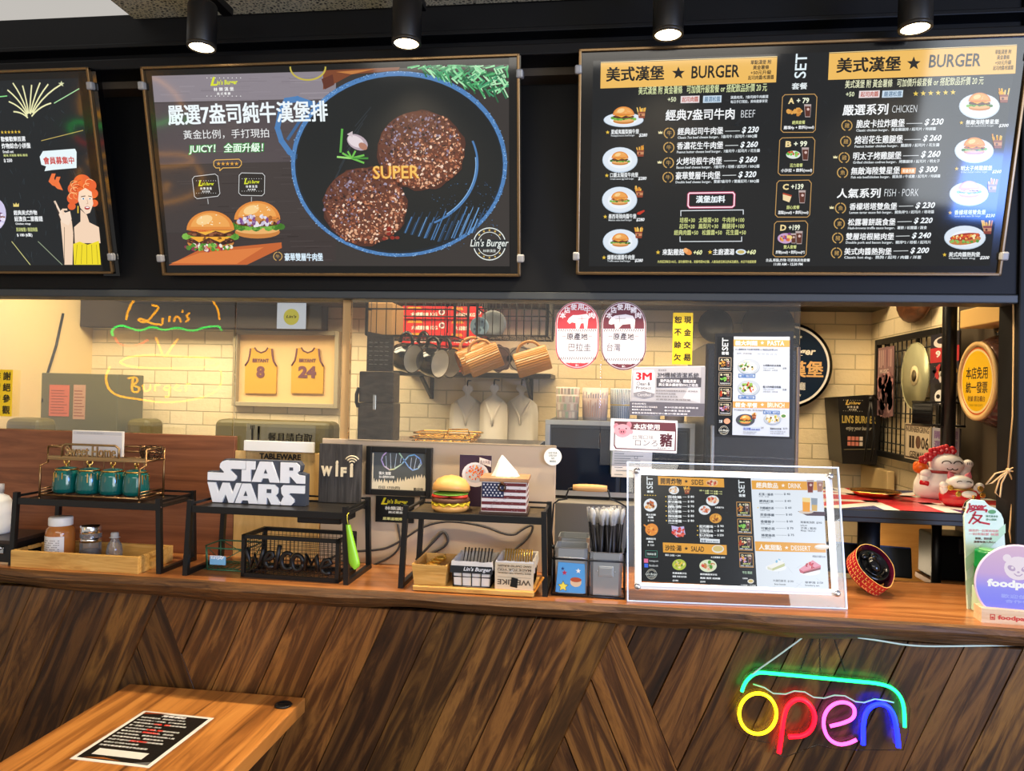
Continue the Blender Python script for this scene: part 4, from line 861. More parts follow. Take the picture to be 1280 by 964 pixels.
# -------- middle-left rack: block-letter sign, wooden sign
RZ2 = ZC+RH
SY = .135; c0 = P(259.5, 631, SY); c1 = P(381, 631, SY); sk = (c1.x-c0.x)/585.0
o = thing('letter_sign', 'large two-line white block-letter sign on the second shelf rack', 'sign', ((c0.x+c1.x)/2, SY, RZ2))
cv = lambda pts: [((x-482.5)*sk, (440-y)*sk) for x, y in pts]
body = [(186, 262), (258, 262), (258, 225), (268, 205), (290, 189), (728, 189), (748, 212), (745, 238), (738, 250), (779, 262), (779, 440), (222, 440), (214, 420), (186, 325)]
B().prism(cv(body), 0, .024).obj('light_box', mat('slate_side', (66, 72, 84), .4), o)
L_ = {'S': [[(300, 196), (420, 196), (420, 243), (334, 243), (328, 250), (366, 284), (366, 298), (352, 312), (192, 312), (192, 268), (288, 268), (291, 262), (264, 236), (268, 214), (280, 202)]],
      'T': [[(424, 196), (476, 196), (476, 243), (452, 243), (452, 312), (398, 312), (398, 246), (424, 246)]],
      'A': [[(505, 196), (578, 196), (626, 312), (568, 312), (560, 290), (524, 290), (516, 312), (460, 312)]],
      'R': [[(630, 196), (722, 196), (742, 212), (742, 240), (728, 254), (738, 264), (775, 268), (775, 312), (728, 312), (692, 276), (684, 276), (684, 312), (630, 312)]],
      'W': [[(192, 324), (240, 324), (262, 384), (284, 324), (322, 324), (345, 384), (366, 324), (398, 324), (352, 437), (324, 437), (304, 388), (284, 437), (226, 437)]],
      'A2': [[(404, 324), (452, 324), (500, 437), (446, 437), (440, 420), (404, 420), (398, 437), (362, 437)]],
      'R2': [[(500, 324), (596, 324), (620, 344), (618, 372), (604, 386), (640, 437), (580, 437), (560, 400), (552, 400), (552, 437), (500, 437)]],
      'S2': [[(650, 324), (775, 324), (775, 368), (690, 368), (684, 376), (716, 402), (716, 420), (698, 437), (630, 437), (650, 392), (660, 398), (640, 372), (636, 340)]]}
H_ = [[(532, 262), (542, 236), (554, 262)], [(684, 222), (706, 222), (706, 240), (684, 240)], [(414, 394), (426, 364), (438, 394)], [(552, 350), (580, 350), (580, 372), (552, 372)]]
b = B()
for k in L_:
    for q in L_[k]: b.prism(cv(q), -.006, -.0002)
b.obj('letters', mat('letter_white', (240, 242, 246), .35), o)
for q in H_: B().prism(cv(q), -.0066, -.0056).obj('letter_hole', mat('slate_side'), o)
# wifi board
WY = .215; c0 = P(397.5, 624, WY); c1 = P(450, 624, WY); W = c1.x-c0.x; zt = P(420, 555, WY).z
o = thing('wifi_sign', 'dark wooden board sign with cream WiFi letters behind the second rack', 'sign', ((c0.x+c1.x)/2, WY, RZ2)); h = zt-RZ2
B().box((0, .006, h/2), (W, .012, h), bev=.0015).obj('board', wood('charred_board', [(.3, (30, 28, 27)), (.6, (66, 62, 60)), (.8, (94, 88, 84))], (30, 4, 2), 2, .6, bs=.3), o)
b = B(); z = h*.44; k = W/262.0
b.text3('W', -.045*W/.105, -.018*W/.105, h*.45, h*.62, -.001, .004, bold=.05); b.text3('i', -.009*W/.105, -.003*W/.105, h*.45, h*.72, -.001, .004, bold=.05); b.text3('F', .004*W/.105, .018*W/.105, h*.45, h*.61, -.001, .004, bold=.05); b.text3('i', .027*W/.105, .034*W/.105, h*.45, h*.68, -.001, .004, bold=.05)
xx, zz = .031*W/.105, h*.66
for rr_ in (.010, .017, .024):
    b.tube([(xx+rr_*math.sin(a), -.002, zz+rr_*math.cos(a)) for a in [rad(-52+i*13) for i in range(9)]], .0022, 6)
b.ball((xx, -.002, zz), .0035, n=8, k=6); b.obj('letters', mat('cream_wood', (232, 214, 178), .5), o)
# clear plate with printed cutlery notice, clipped on the edge of the backing panels
TY = .262; c0 = P(303, 573, TY); c1 = P(390, 573, TY); zb = P(345, 577, TY).z; zt = P(345, 531, TY).z
ym = YP-.0005
o = thing('notice_plate', 'clear plate with black cutlery symbols and TABLEWARE lettering, white bar across', 'sign', ((c0.x+c1.x)/2, ym, zb)); W = c1.x-c0.x; h = zt-zb
B().box((0, -.002, h/2), (W, .003, h), bev=.0006).obj('plate', M_acryl, o)
z0 = P(345, 565, TY).z-zb; z1 = P(345, 552, TY).z-zb
B().box((0, -.010, (z0+z1)/2), (W, .014, z1-z0), bev=.0015).obj('white_bar', M_white, o)
b = B(); u = W/354.; X = lambda v: (v-462)*u; Z = lambda v: h-(v-692)*h/160
b.text3('餐具請自取', X(398), X(625), Z(772), Z(728), -.0042, .001, res=2); b.text3('餐具請自取', X(400), X(627), Z(772), Z(728), -.0042, .001, res=2); b.obj('characters', mat('black_ink', (16, 14, 12), .5), o); b = B(); b.text3('TABLEWARE', X(358), X(570), Z(846), Z(820), -.0042, .001, bold=.03); b.obj('lettering', mat('black_ink'), o); b = B()
b.box((X(318), -.0047, (Z(768)+Z(715))/2), (5*u*2, .001, Z(715)-Z(768)))
for k in (-8, 0, 8): b.box((X(318+k), -.0047, Z(707)), (4*u, .001, Z(698)-Z(716)))
b.obj('fork_symbol', mat('black_ink'), o); b = B(); b.box((X(350), -.0047, (Z(768)+Z(702))/2), (5*u*2, .001, Z(702)-Z(768)))
b.prism([(X(345), Z(735)), (X(356), Z(735)), (X(356), Z(700)), (X(347), Z(708))], -.0052, -.0042); b.obj('knife_symbol', mat('black_ink'), o)
# tan board and cardboard behind the letter sign
o = B().box((0, -.004, (P(345, 567, .27).z-ZC)/2), (P(400, 620, YP).x-xw1-.004, .010, P(345, 563, YP).z-ZC-.002), bev=.001).obj('plywood_sheet', wood('ply', [(.3, (196, 150, 84)), (.6, (226, 186, 120)), (.8, (236, 204, 148))], (6, 6, 1), 3, .5, bs=.03), loc=((P(400, 620, YP).x+xw1)/2, YP+.008, ZC)); tag(o, 'pale plywood panel behind the white letter sign, between the laminate and the steel', 'board')

# wire basket with welcome letters
q0 = PZ(300, 722, ZC); q1 = PZ(431, 733, ZC); bx = .272; by = .125; bh = .112
o = thing('wire_basket', 'black wire mesh basket with WELCOME lettering under the second rack', 'basket', (q0.x+bx/2, q0.y+by/2+.002, ZC), rad(-1.5))
b = B(); w = bx/2; d = by/2; t = .010
for z in (t/2, bh-t/2):
    for s_ in (-1, 1): b.box((0, s_*(d-t/2), z), (bx, t, t)); b.box((s_*(w-t/2), 0, z), (t, by, t))
for sx in (-1, 1):
    for sy in (-1, 1): b.box((sx*(w-t/2), sy*(d-t/2), bh/2), (t, t, bh))
b.obj('frame', M_blk, o); b = B()
nx = 24
for i in range(1, nx):
    x = -w+bx*i/nx
    for y in (-d+.004, d-.004): b.bar((x, y, .004), (x, y, bh-.004), .0011)
    if i % 2 == 0: b.bar((x, -d, .004), (x, d, .004), .0011)
for i in range(1, 11):
    z = bh*i/11
    for y in (-d+.004, d-.004): b.bar((-w, y, z), (w, y, z), .0011)
    for x in (-w+.004, w-.004): b.bar((x, -d, z), (x, d, z), .0011)
for i in range(1, 12):
    y = -d+by*i/12
    for x in (-w+.004, w-.004): b.bar((x, y, .004), (x, y, bh-.004), .0011)
    b.bar((-w, y, .004), (w, y, .004), .0011)
b.obj('wire_mesh', mat('thin_wire', (44, 42, 42), .35, .6), o)
b = B(); k = bx/650.0; cw = lambda pts: [((x-395)*k-w, -d-.004, (880-y)*k) for x, y in pts]
arc = lambda cx, cy, rx, ry, a0, a1, n=14: [(cx+rx*math.cos(rad(a0+(a1-a0)*i/n)), cy-ry*math.sin(rad(a0+(a1-a0)*i/n))) for i in range(n+1)]
for st in ([(432, 690), (448, 740), (470, 800), (492, 735), (515, 800), (540, 740), (552, 690)], [(560, 765), (590, 755), (618, 735), (612, 712), (590, 712), (566, 745), (566, 785), (590, 806), (622, 795)], [(658, 664), (645, 740), (632, 815)],
           arc(712, 760, 40, 50, 50, 320), arc(778, 766, 36, 48, 0, 360), [(826, 810), (838, 715), (868, 770), (900, 715), (915, 812)], [(935, 790), (970, 775), (998, 755), (985, 735), (955, 742), (934, 780), (940, 812), (968, 824), (996, 812)]):
    b.tube(cw(st), .0062, 8)
b.obj('lettering', M_blk, o)
# green wire tray with blue tag
q0 = PZ(251, 713, ZC); o = thing('wire_tray', 'small green wire tray with a light blue tag, left of the black basket', 'basket', (q0.x+.062, q0.y+.055, ZC)); b = B()
hexo = [(-.062, -.03), (-.045, -.055), (.055, -.055), (.062, -.03), (.062, .05), (-.062, .05)]
tp = [(x*1.02, y, .062) for x, y in hexo]; bt = [(x*.98, y*.95, .003) for x, y in hexo]
b.tube(tp, .0022, 6, True); b.tube(bt, .0022, 6, True); b.tube([(x*.6, y*.6, .003) for x, y in hexo], .0014, 5, True)
for i in range(6): b.tube([bt[i], tp[i]], .0017, 5); b.tube([bt[i], tp[(i+1) % 6]], .0012, 5)
for k in range(7): b.tube([(-.055+k*.018, -.05, .003), (-.055+k*.018, .048, .003)], .0012, 5)
b.obj('wire_body', mat('green_wire', (70, 120, 92), .35, .5), o); t_ = B(); t_.box((-.012, -.058, .030), (.046, .003, .024), bev=.001); tg = t_.obj('tag', mat('tag_blue', (126, 186, 224), .5), o)
p = Print((0, 0, 0), (1, 0, 0), (0, 0, 1), S=.001); p.text('MONSTERA', -32, 8, 34.5, 39, '#f4fbff', 1, .05); p.text('KETJAP', -31, 6, 24, 32, '#f4fbff', 1, .05); f = p.b.obj('tag_print', M_print, tg); f.location = (0, -.0597, 0)
# green long paddle hanging from the rack's front corner
hp = Vector((-.655, .035, RZ2+.004)); o = thing('shoehorn', 'bright green plastic scoop hanging from the right front corner of the second rack', 'scoop', hp)
b = B(); pts = [(.008, -.004, -.030), (.016, -.005, -.06), (.024, -.006, -.10), (.030, -.007, -.135), (.022, -.008, -.142), (.013, -.008, -.128)]
ln_ = []; N = 16
for i in range(N+1):
    t = i/N; cx_ = .006+.022*t; z = -.028-.112*t; hw = .006+.010*t if t < .85 else .0145*math.sqrt(max(0.02, 1-((t-.85)/.15)**2)); ln_.append((cx_, z, hw))
vs_ = []; fs = []
for cx_, z, hw in ln_:
    for j in range(7): u = (j/6-.5)*2; vs_.append((cx_+hw*u, -.006-.006*(1-u*u), z))
for cx_, z, hw in ln_:
    for j in range(7): u = (j/6-.5)*2; vs_.append((cx_+hw*u, -.0035-.006*(1-u*u), z))
M1 = 7*(N+1)
for i in range(N):
    for j in range(6): a = i*7+j; fs.append((a, a+1, a+8, a+7)); fs.append((a+M1, a+7+M1, a+8+M1, a+1+M1))
    for a in (i*7, ): fs.append((a, a+7, a+7+M1, a+M1))
    a = i*7+6; fs.append((a, a+M1, a+7+M1, a+7))
b.add(vs_, fs, 0, smooth=True); b.obj('scoop', mat('lime_plastic', (150, 214, 50), .3), o)
B().tube([(0.004, .002, .0), (.003, -.006, -.004), (.004, -.008, -.014), (.007, -.006, -.032)], .0012, 6).obj('cord', mat('yellow_cord', (210, 196, 60), .6), o)

# -------- picture frame and small black sign on the steel panel
FY = YP-.0225; c0 = P(456, 622, FY); c1 = P(538, 622, FY); zt = P(497, 559, FY).z; zb = P(497, 620, FY).z; W = c1.x-c0.x; h = zt-zb
o = thing('framed_print', 'black picture frame with a pastel double-helix print, in front of the steel panel', 'picture', ((c0.x+c1.x)/2, YP-.001, zb)); b = B(); t = .016
for s_ in (-1, 1): b.box((s_*(W/2-t/2), -.010, h/2), (t, .02, h), bev=.0015); b.box((0, -.010, h/2+s_*(h/2-t/2)), (W-2*t, .02, t), bev=.0015)
b.obj('frame', M_blk, o)
p = Print((0, 0, 0), (1, 0, 0), (0, 0, 1), S=1.0); X = lambda v: ((v-402)/690.)*W; Z = lambda v: h*(1-(v-85)/530.)
pt = lambda L__: [(X(x), Z(y)) for x, y in L__]
p.poly(pt([(110, 140), (690, 140), (690, 565), (110, 565)]), '#565a5a', 0); saw = [(122, 420)]
for i in range(40): saw.append((122+i*14, 470-70*max(0, (i-14)/26)+(-26 if i % 2 else 14)+random.uniform(-14, 14)))
p.poly(pt([(112, 565)]+[(112, 160), (128, 160), (128, 430)]+saw[1:]+[(688, 440), (688, 565)]), '#e6d8bc', 1)
S1 = [(262, 150), (225, 190), (212, 235), (240, 300), (300, 340), (350, 330), (430, 270), (500, 180), (560, 165), (620, 210), (635, 265), (600, 315), (545, 335), (500, 300), (440, 210), (400, 155)]
cols = ['#dcb8e6', '#cfc0ea', '#cdb4e8', '#d8c8d8', '#dfe0a8', '#c8dcc0', '#a8d0e8', '#88c4ea', '#8ab4ee', '#9ab8f0', '#c8d8d0', '#a0c4ec', '#98b8f0', '#98c0ee', '#b8d8b8']
for i in range(len(S1)-1): p.line(pt([S1[i], S1[i+1]]), .0036, cols[i], 2)
for x0, x1, y0, y1 in ((258, 268, 190, 320), (305, 315, 160, 330), (370, 355, 160, 315), (420, 412, 200, 260), (530, 520, 200, 310), (580, 560, 200, 320), (625, 600, 250, 300)): p.line(pt([(x0, y0), (x1, y1)]), .0014, '#d6e4f0', 2)
p.text('張大 加盟', X(190), X(315), Z(362), Z(395), '#f2f2ee', 3, .03); p.text('加入我們的行列吧', X(190), X(352), Z(405), Z(432), '#f2f2ee', 3, .03); p.text('日日 17日(四)', X(190), X(415), Z(520), Z(552), '#3a322a', 3, .02); p.text('歡迎您', X(560), X(660), Z(525), Z(560), '#3a322a', 3, .02)
f = p.b.obj('print', M_gprint, o); f.location = (0, -.010, 0)
B().box((0, -.0055, h/2), (W-.01, .006, h-.01)).obj('back', M_blk, o)
FY = YP-.006; c0 = P(469, 652, FY); c1 = P(517, 652, FY); zt = P(495, 621, FY).z; zb = P(495, 653.5, FY).z; W = c1.x-c0.x; h = zt-zb
o = thing('shop_sign', 'small black sign with yellow script logo, under the black picture frame', 'sign', ((c0.x+c1.x)/2, YP-.0005, zb)); B().box((0, -.003, h/2), (W, .005, h), bev=.001).obj('plate', M_blk, o)
p = Print((0, 0, 0), (1, 0, 0), (0, 0, 1), S=1.0); p.face  # printed face
k = W/400.
p.text('L', -W*.36, -W*.18, h*.95, h*.68, '#e8dc2c', 2, .04, .3); p.text("in's Burger", -W*.2, W*.34, h*.90, h*.68, '#e8dc2c', 2, .03, .2); p.text('林樂漢堡', -W*.25, W*.32, h*.62, h*.48, '#eeeeea', 2, .03); p.text('美式餐廳', -W*.16, W*.22, h*.44, h*.35, '#eeeeea', 2, .03); p.text('菜單這裡掃碼', -W*.3, W*.3, h*.20, h*.09, '#d8d48a', 2, .03)
f = p.b.obj('print', M_print, o); f.location = (0, -.0055, 0)
# cables along the foot of the steel panel
o = B().tube(soft([P(420+dx, y, YP-.008) for dx, y in ((-10, 700), (10, 690), (50, 688), (70, 684), (120, 650))]+[P(x, y, YP-.008) for x, y in ((600, 655), (640, 672), (655, 660), (668, 655), (662, 672), (640, 690))]), .0035, 6).tube(soft([P(x, y, YP-.008) for x, y in ((520, 700), (545, 674), (556, 662), (562, 680), (540, 692), (520, 700))]), .004, 6).tube(soft([P(x, y, YP-.008) for x, y in ((497, 655), (503, 690), (455, 712))]), .003, 6)
o = o.obj('power_cable', mat('cable_grey', (60, 56, 54), .6), origin=P(600, 700, YP-.008)); tag(o, 'dark grey cables looped in front of the steel panel behind the third rack', 'cable')

# -------- third rack: burger figurine, flyer, tissue box
q = P(563, 636, .115); o = thing('burger_figurine', 'toy hamburger with tilted top bun, left on the third shelf rack', 'ornament', (q.x, .115, (ZC+RH3))); s = mpp(q); R_f = 23.5*s
M_bun = mat('bun_paint', (226, 168, 92), .4)
B().lathe([(0, 0), (R_f*.86, 0), (R_f*.98, .006), (R_f, .012), (R_f*.9, .017), (0, .018)], n=32).obj('bottom_bun', M_bun, o)
b = B(); n = 40; vs_ = [(0, 0, .024)]+[((R_f*(1.0+.05*math.sin(k*2.3)))*math.cos(2*PI*k/n), (R_f*(1.0+.05*math.sin(k*2.3)))*math.sin(2*PI*k/n), .021+.004*math.sin(k*1.9)) for k in range(n)]
b.add(vs_+[(v[0], v[1], v[2]-.004) for v in vs_], [(0, 1+k, 1+(k+1) % n) for k in range(n)]+[(1+k, n+2+k, n+2+(k+1) % n, 1+(k+1) % n) for k in range(n)]+[(n+1, n+2+(k+1) % n, n+2+k) for k in range(n)], smooth=True); b.obj('cheese', mat('cheese_yellow', (240, 208, 50), .35), o)
B().lathe([(0, .0235), (R_f*.97, .0235), (R_f*1.02, .029), (R_f*.97, .0345), (0, .035)], n=32).obj('patty', mat('patty_brown', (92, 56, 36), .6), o)
for a in (-2.7, -.45, 1.2, 2.4): B().lathe([(0, .036), (R_f*.5, .036), (R_f*.53, .0395), (R_f*.5, .043), (0, .043)], (R_f*.5*math.cos(a), R_f*.5*math.sin(a), 0), n=20).obj('tomato_slice', mat('tomato', (216, 62, 40), .3), o)
B().ball((0, 0, .0445), (R_f*.95, R_f*.95, .0042), n=24).obj('lettuce', mat('lettuce_green', (112, 168, 58), .5), o)
b = B(); b.lathe([(R_f*.95, .0), (R_f*1.02, .006), (R_f*.97, .018), (R_f*.75, .032), (R_f*.4, .040), (0, .043)], n=32, M=TR(0, .004, .049) @ RX(rad(-9))); b.obj('top_bun', M_bun, o)
b = B()
for k in range(26): a = k*2.4; r0 = R_f*(.2+.62*((k*7) % 26)/26); b.ball((r0*math.cos(a), r0*math.sin(a)-.002, .049+.0405-.020*(r0/R_f)**2*1.35), (.0014, .0022, .0009), n=6, k=4)
b.obj('sesame', mat('sesame', (250, 232, 184), .5), o)
c0 = P(574, 606, .195); c1 = P(614, 606, .195); zt = P(594, 569, .195).z; W = c1.x-c0.x; h = zt-(ZC+RH3)
o = thing('menu_flyer', 'small standing flyer with a plate of orange pasta, behind the tissue box', 'flyer', ((c0.x+c1.x)/2, .195, (ZC+RH3))); B().box((0, .001, h/2), (W, .002, h)).obj('card', M_white, o)
p = Print((0, 0, 0), (1, 0, 0), (0, 0, 1), S=1.0); p.poly([(-W/2, 0), (W/2, 0), (W/2, h), (-W/2, h)], '#3a2a3c', 0); px_ = 1/700.
p.ell(-.0, h*.62, W*.42, -h*.24, '#e8e4ea', 1); p.ell(-.0, h*.64, W*.33, -h*.18, '#c8ccd8', 2); rr = random.Random(2)
for i in range(60): a = rr.uniform(0, 6.28); k = math.sqrt(rr.random()); p.ell(W*.27*k*math.cos(a), h*.66+h*.14*k*math.sin(a), .003, .0016, rr.choice(['#f08030', '#e8622a', '#f8a850', '#c8401e']), 3+i % 3, rot=rr.uniform(0, 3), n=8)
p.poly([(W*.12, h*.96), (W*.48, h*.90), (W*.48, h*.78), (W*.12, h*.85)], '#efe6e4', 3); p.text('義大利麵', W*.14, W*.46, h*.91, h*.83, '#6a5a6a', 6)
f = p.b.obj('print', M_gprint, o); f.location = (0, -.0002, 0)
# tissue box painted as a flag
c0 = P(597, 641, .075); c1 = P(655, 643, .075); W = (c1.x-c0.x)*1.0; D_ = .105; h = .092
o = thing('tissue_box', 'wooden tissue box painted with stars and stripes on the third shelf rack', 'tissue box', (c0.x+W/2+.004, .075+D_/2, (ZC+RH3)), rad(3))
B().box((0, 0, .009+(h-.018)/2), (W-.004, D_-.004, h-.012), bev=.002).obj('box_body', mat('aged_white', (222, 214, 208), .6), o)
B().box((0, 0, .004), (W+.006, D_+.006, .008), bev=.0015).obj('plinth', mat('dark_plinth', (62, 44, 36), .5), o)
B().box((0, 0, h-.003), (W+.006, D_+.006, .010), bev=.0015).obj('lid', wood('box_lid', [(.3, (150, 104, 70)), (.7, (196, 150, 108))], (3, 20, 3), 4, .5), o)
def flag(p, w, h, z0, canton):
    n = 9
    for i in range(n): p.poly([(-w/2, z0+h*i/n), (w/2, z0+h*i/n), (w/2, z0+h*(i+1)/n), (-w/2, z0+h*(i+1)/n)], '#6e2a2c' if i % 2 == 0 else '#e6dcd8', 0)
    if canton:
        p.poly([(-w/2, z0+h*.48), (0, z0+h*.48), (0, z0+h), (-w/2, z0+h)], '#20284a', 1)
        for r in range(5):
            for c in range(6 if r % 2 == 0 else 5): p.star(-w/2+w*.045+w*.082*c+(w*.041 if r % 2 else 0), z0+h*(.55+.095*r), -w*.028, '#eee8e6', 2)
    rr = random.Random(4)
    for i in range(70): x = rr.uniform(-.5, .45)*w; z = z0+rr.uniform(0.02, .96)*h; p.line([(x, z), (x+w*rr.uniform(.01, .06), z)], h*.008, rr.choice(['#9a8a86', '#4a3430', '#cbbcb6']), 3)
p = Print((0, 0, 0), (1, 0, 0), (0, 0, 1), S=1.0); flag(p, W-.006, h-.020, .0095, True); f = p.b.obj('painted_front', M_print, o); f.location = (0, -D_/2+.0018, 0)
p = Print((0, 0, 0), (1, 0, 0), (0, 0, 1), S=1.0); flag(p, D_-.008, h-.020, .0095, False); f = p.b.obj('painted_side', M_print, o); f.location = (W/2-.0018, 0, 0); f.rotation_euler = (0, 0, PI/2)
B().tube([(.008*math.cos(a*PI/8)-.004, -D_/2-.002, h-.022+.008*math.sin(a*PI/8)) for a in range(16)], .0022, 6, True).ball((-.004, -D_/2-.002, h-.012), .005, n=10, k=6).obj('ring_pull', mat('bronze_dark', (78, 52, 36), .35, .8), o)
t_ = B(); rr = random.Random(6); ring = []
for j, (zz, rx, ry, ox) in enumerate(((0, .034, .022, 0), (.012, .028, .016, -.002), (.028, .017, .010, -.006), (.044, .008, .005, -.010), (.052, .002, .002, -.010))):
    for k in range(20): a = 2*PI*k/20; f_ = 1+.22*math.sin(k*2.5+j*.6); ring.append((ox+rx*f_*math.cos(a), ry*f_*math.sin(a), h+.002+zz+(.003*math.sin(k*3) if j else 0)))
t_.add(ring, [(j*20+k, j*20+(k+1) % 20, (j+1)*20+(k+1) % 20, (j+1)*20+k) for j in range(4) for k in range(20)], smooth=True)
o2 = t_.obj('tissue', mat('tissue_white', (246, 244, 242), .8), origin=(0, 0, h)); o2.parent = None; o2.location = o.location+Vector((0, 0, h)); tag(o2, 'white paper tissue pulled up out of the stars-and-stripes box', 'tissue')

# -------- bamboo board with three cutlery bins under the third rack
q0 = PZ(516, 737, ZC); q1 = PZ(672, 750, ZC)
o = thing('bamboo_board', 'bamboo serving board under the cutlery bins of the third rack', 'tray', ((q0.x+q1.x)/2-.004, .105, ZC)); W = q1.x-q0.x-.014
B().box((0, 0, .008), (W, .16, .012), bev=.002).obj('board', M_bam, o); B().prism([(W/2-.001, .012), (W/2+.003, .012), (W/2+.024, .048), (W/2+.020, .050)], -.07, .03).obj('raised_end', mat('amber_wood', (226, 142, 44), .4), o); B().box((0, 0, .001), (W-.03, .13, .002)).obj('feet', M_blk, o)
BZ = ZC+.0142
def bin_shape(b, w0, w1, d0, d1, h, t=.004):
    for (sx, sy) in ((0, -1), (0, 1), (-1, 0), (1, 0)):
        if sx == 0: b.add([(-w0, sy*d0, 0), (w0, sy*d0, 0), (w1, sy*d1, h), (-w1, sy*d1, h), (-w0+t, sy*(d0-t), t), (w0-t, sy*(d0-t), t), (w1-t, sy*(d1-t), h), (-w1+t, sy*(d1-t), h)], [(0, 1, 2, 3), (7, 6, 5, 4), (3, 2, 6, 7), (0, 3, 7, 4), (1, 5, 6, 2)])
        else: b.add([(sx*w0, -d0, 0), (sx*w0, d0, 0), (sx*w1, d1, h), (sx*w1, -d1, h), (sx*(w0-t), -d0+t, t), (sx*(w0-t), d0-t, t), (sx*(w1-t), d1-t, h), (sx*(w1-t), -d1+t, h)], [(0, 1, 2, 3), (7, 6, 5, 4), (3, 2, 6, 7), (0, 3, 7, 4), (1, 5, 6, 2)])
    b.add([(-w0, -d0, 0), (w0, -d0, 0), (w0, d0, 0), (-w0, d0, 0)], [(3, 2, 1, 0)]); b.add([(-w0, -d0, t), (w0, -d0, t), (w0, d0, t), (-w0, d0, t)], [(0, 1, 2, 3)]); return b
o = thing('cutlery_box', 'open tapered bamboo box, leftmost of the three cutlery containers', 'box', (P(543, 735, .095).x, .100, BZ)); bin_shape(B(), .040, .045, .060, .070, .052).obj('box_body', M_bam, o)
M_gcut = mat('gold_cutlery', (240, 190, 84), .25, .65)
def spoon(name, label, loc, rx, ry_, m, group, fork=False):
    o = thing(name, label, 'fork' if fork else 'spoon', loc, 0, group); o.rotation_euler = (rx, ry_, 0); b = B()
    b.tube([(0, 0, 0), (0, .001, .03), (0, 0, .05), (0, -.001, .064)], [.0018, .0016, .0020, .0028], 8); b.obj('handle', m, o); h_ = B()
    if fork:
        for k in range(4): h_.tube([(-.0021+.0014*k, 0, -.008), (-.0021+.0014*k, .001, -.028)], .0005, 5)
        h_.ball((0, 0, -.005), (.0027, .002, .006), n=12, k=6)
    else: h_.ball((0, 0, -.014), (.0036, .003, .014), n=14, k=8)
    h_.obj('fork_head' if fork else 'bowl', m, o); return o
for k in range(4):
    o_ = thing('ladle', 'gold rounded spoon bowl lying in the bamboo box, one of the nested four', 'spoon', (P(543, 735, .095).x-.012+k*.008, .075+k*.012, BZ+.0365+.002*k), rad(k*25), 'gold spoons in the bamboo box')
    B().lathe([(0, 0), (.010, .002), (.0155, .009), (.0165, .012), (.0145, .011), (.009, .004), (0, .0022)], n=24).obj('bowl', M_gcut, o_); B().tube([(0.015, 0, .0115), (.024, 0, .0135)], .0022, 6).obj('handle', M_gcut, o_)
    o_.location.z = BZ+.0300+.0045*k
b = B().box((0, 0, .015), (.06, .10, .024)).obj('napkin_stack', mat('napkin', (214, 176, 120), .8), loc=(P(543, 735, .095).x, .100, BZ+.0045)); tag(b, 'tan folded napkins at the bottom of the bamboo cutlery box', 'napkins')
M_paper = mat('wax_paper', (224, 216, 206), .6)
def wire_bin(label, xc, w, d, h, yc):
    o = thing('cutlery_bin', label, 'basket', (xc, yc, BZ)); b = B(); r = .0016
    for z, k in ((.002, .94), (h*.45, .97), (h, 1.0)): b.tube([(-w*k, -d*k, z), (w*k, -d*k, z), (w*k, d*k, z), (-w*k, d*k, z)], r, 6, True)
    for i in range(5): x = -w+2*w*i/4; b.tube([(x*.94, -d*.94, .002), (x, -d, h)], r*.8, 5); b.tube([(x*.94, d*.94, .002), (x, d, h)], r*.8, 5)
    for i in range(1, 5): y = -d+2*d*i/5; b.tube([(-w*.94, y, .002), (-w, y, h)], r*.8, 5); b.tube([(w*.94, y, .002), (w, y, h)], r*.8, 5); b.tube([(-w*.94, y, .002), (w*.94, y, .002)], r*.8, 5)
    b.obj('wire_frame', M_blk, o)
    l = bin_shape(B(), w*.90, w*.95, d*.90, d*.95, h+.006, .0012); rr = random.Random(int(xc*1000)); n = 44; hang = h*.34
    per = []
    for k in range(n):
        t = k/n*4; i = int(t); f_ = t-i; c = [(-1, -1), (1, -1), (1, 1), (-1, 1), (-1, -1)]; per.append(((c[i][0]+(c[i+1][0]-c[i][0])*f_)*w, (c[i][1]+(c[i+1][1]-c[i][1])*f_)*d))
    vs_ = [(x*.95, y*.95, h+.006) for x, y in per]+[(x*1.03, y*1.03, h+.008+rr.uniform(-.001, .002)) for x, y in per]+[(x*(1.06+rr.uniform(-.01, .02)), y*(1.03+rr.uniform(0, .02)), h-hang*rr.uniform(.5, 1.1)) for x, y in per]
    l.add(vs_, [(j*n+k, j*n+(k+1) % n, (j+1)*n+(k+1) % n, (j+1)*n+k) for j in range(2) for k in range(n)], smooth=False)
    lo_ = l.obj('paper_liner', M_paper, o); return o, lo_
o, lo_ = wire_bin('wire bin lined with white paper and a black printed band, middle cutlery container', P(592, 740, .085).x+.002, .050, .062, .056, .100)
p = Print((0, 0, 0), (1, 0, 0), (0, 0, 1), S=1.0); p.poly([(-.054, .034), (.054, .034), (.053, .052), (-.054, .052)], '#26282a', 0); p.text("Lin's Burger", -.02, .05, .050, .037, '#e6e6e6', 2, .02, .25); f = p.b.obj('printed_band', M_print, o); f.location = (0, -.0665, .002)
xm = P(592, 740, .085).x+.002
for k in range(9): spoon('dessert_spoon', 'steel spoon handle in the middle paper-lined bin', Vector((xm-.036+.009*k, .095+.004*math.sin(k*2.1), BZ+.033)), rad(-48), 0, M_steel, 'steel spoons in the paper-lined bin')
xr = P(643, 742, .085).x+.004
o, lo_ = wire_bin('wire bin lined with kraft printed paper, rightmost cutlery container', xr, .046, .062, .062, .104)
p = Print((0, 0, 0), (1, 0, 0), (0, 0, 1), S=1.0); p.poly([(-.048, .0), (.048, .0), (.049, .066), (-.049, .066)], '#d8c4a4', 0)
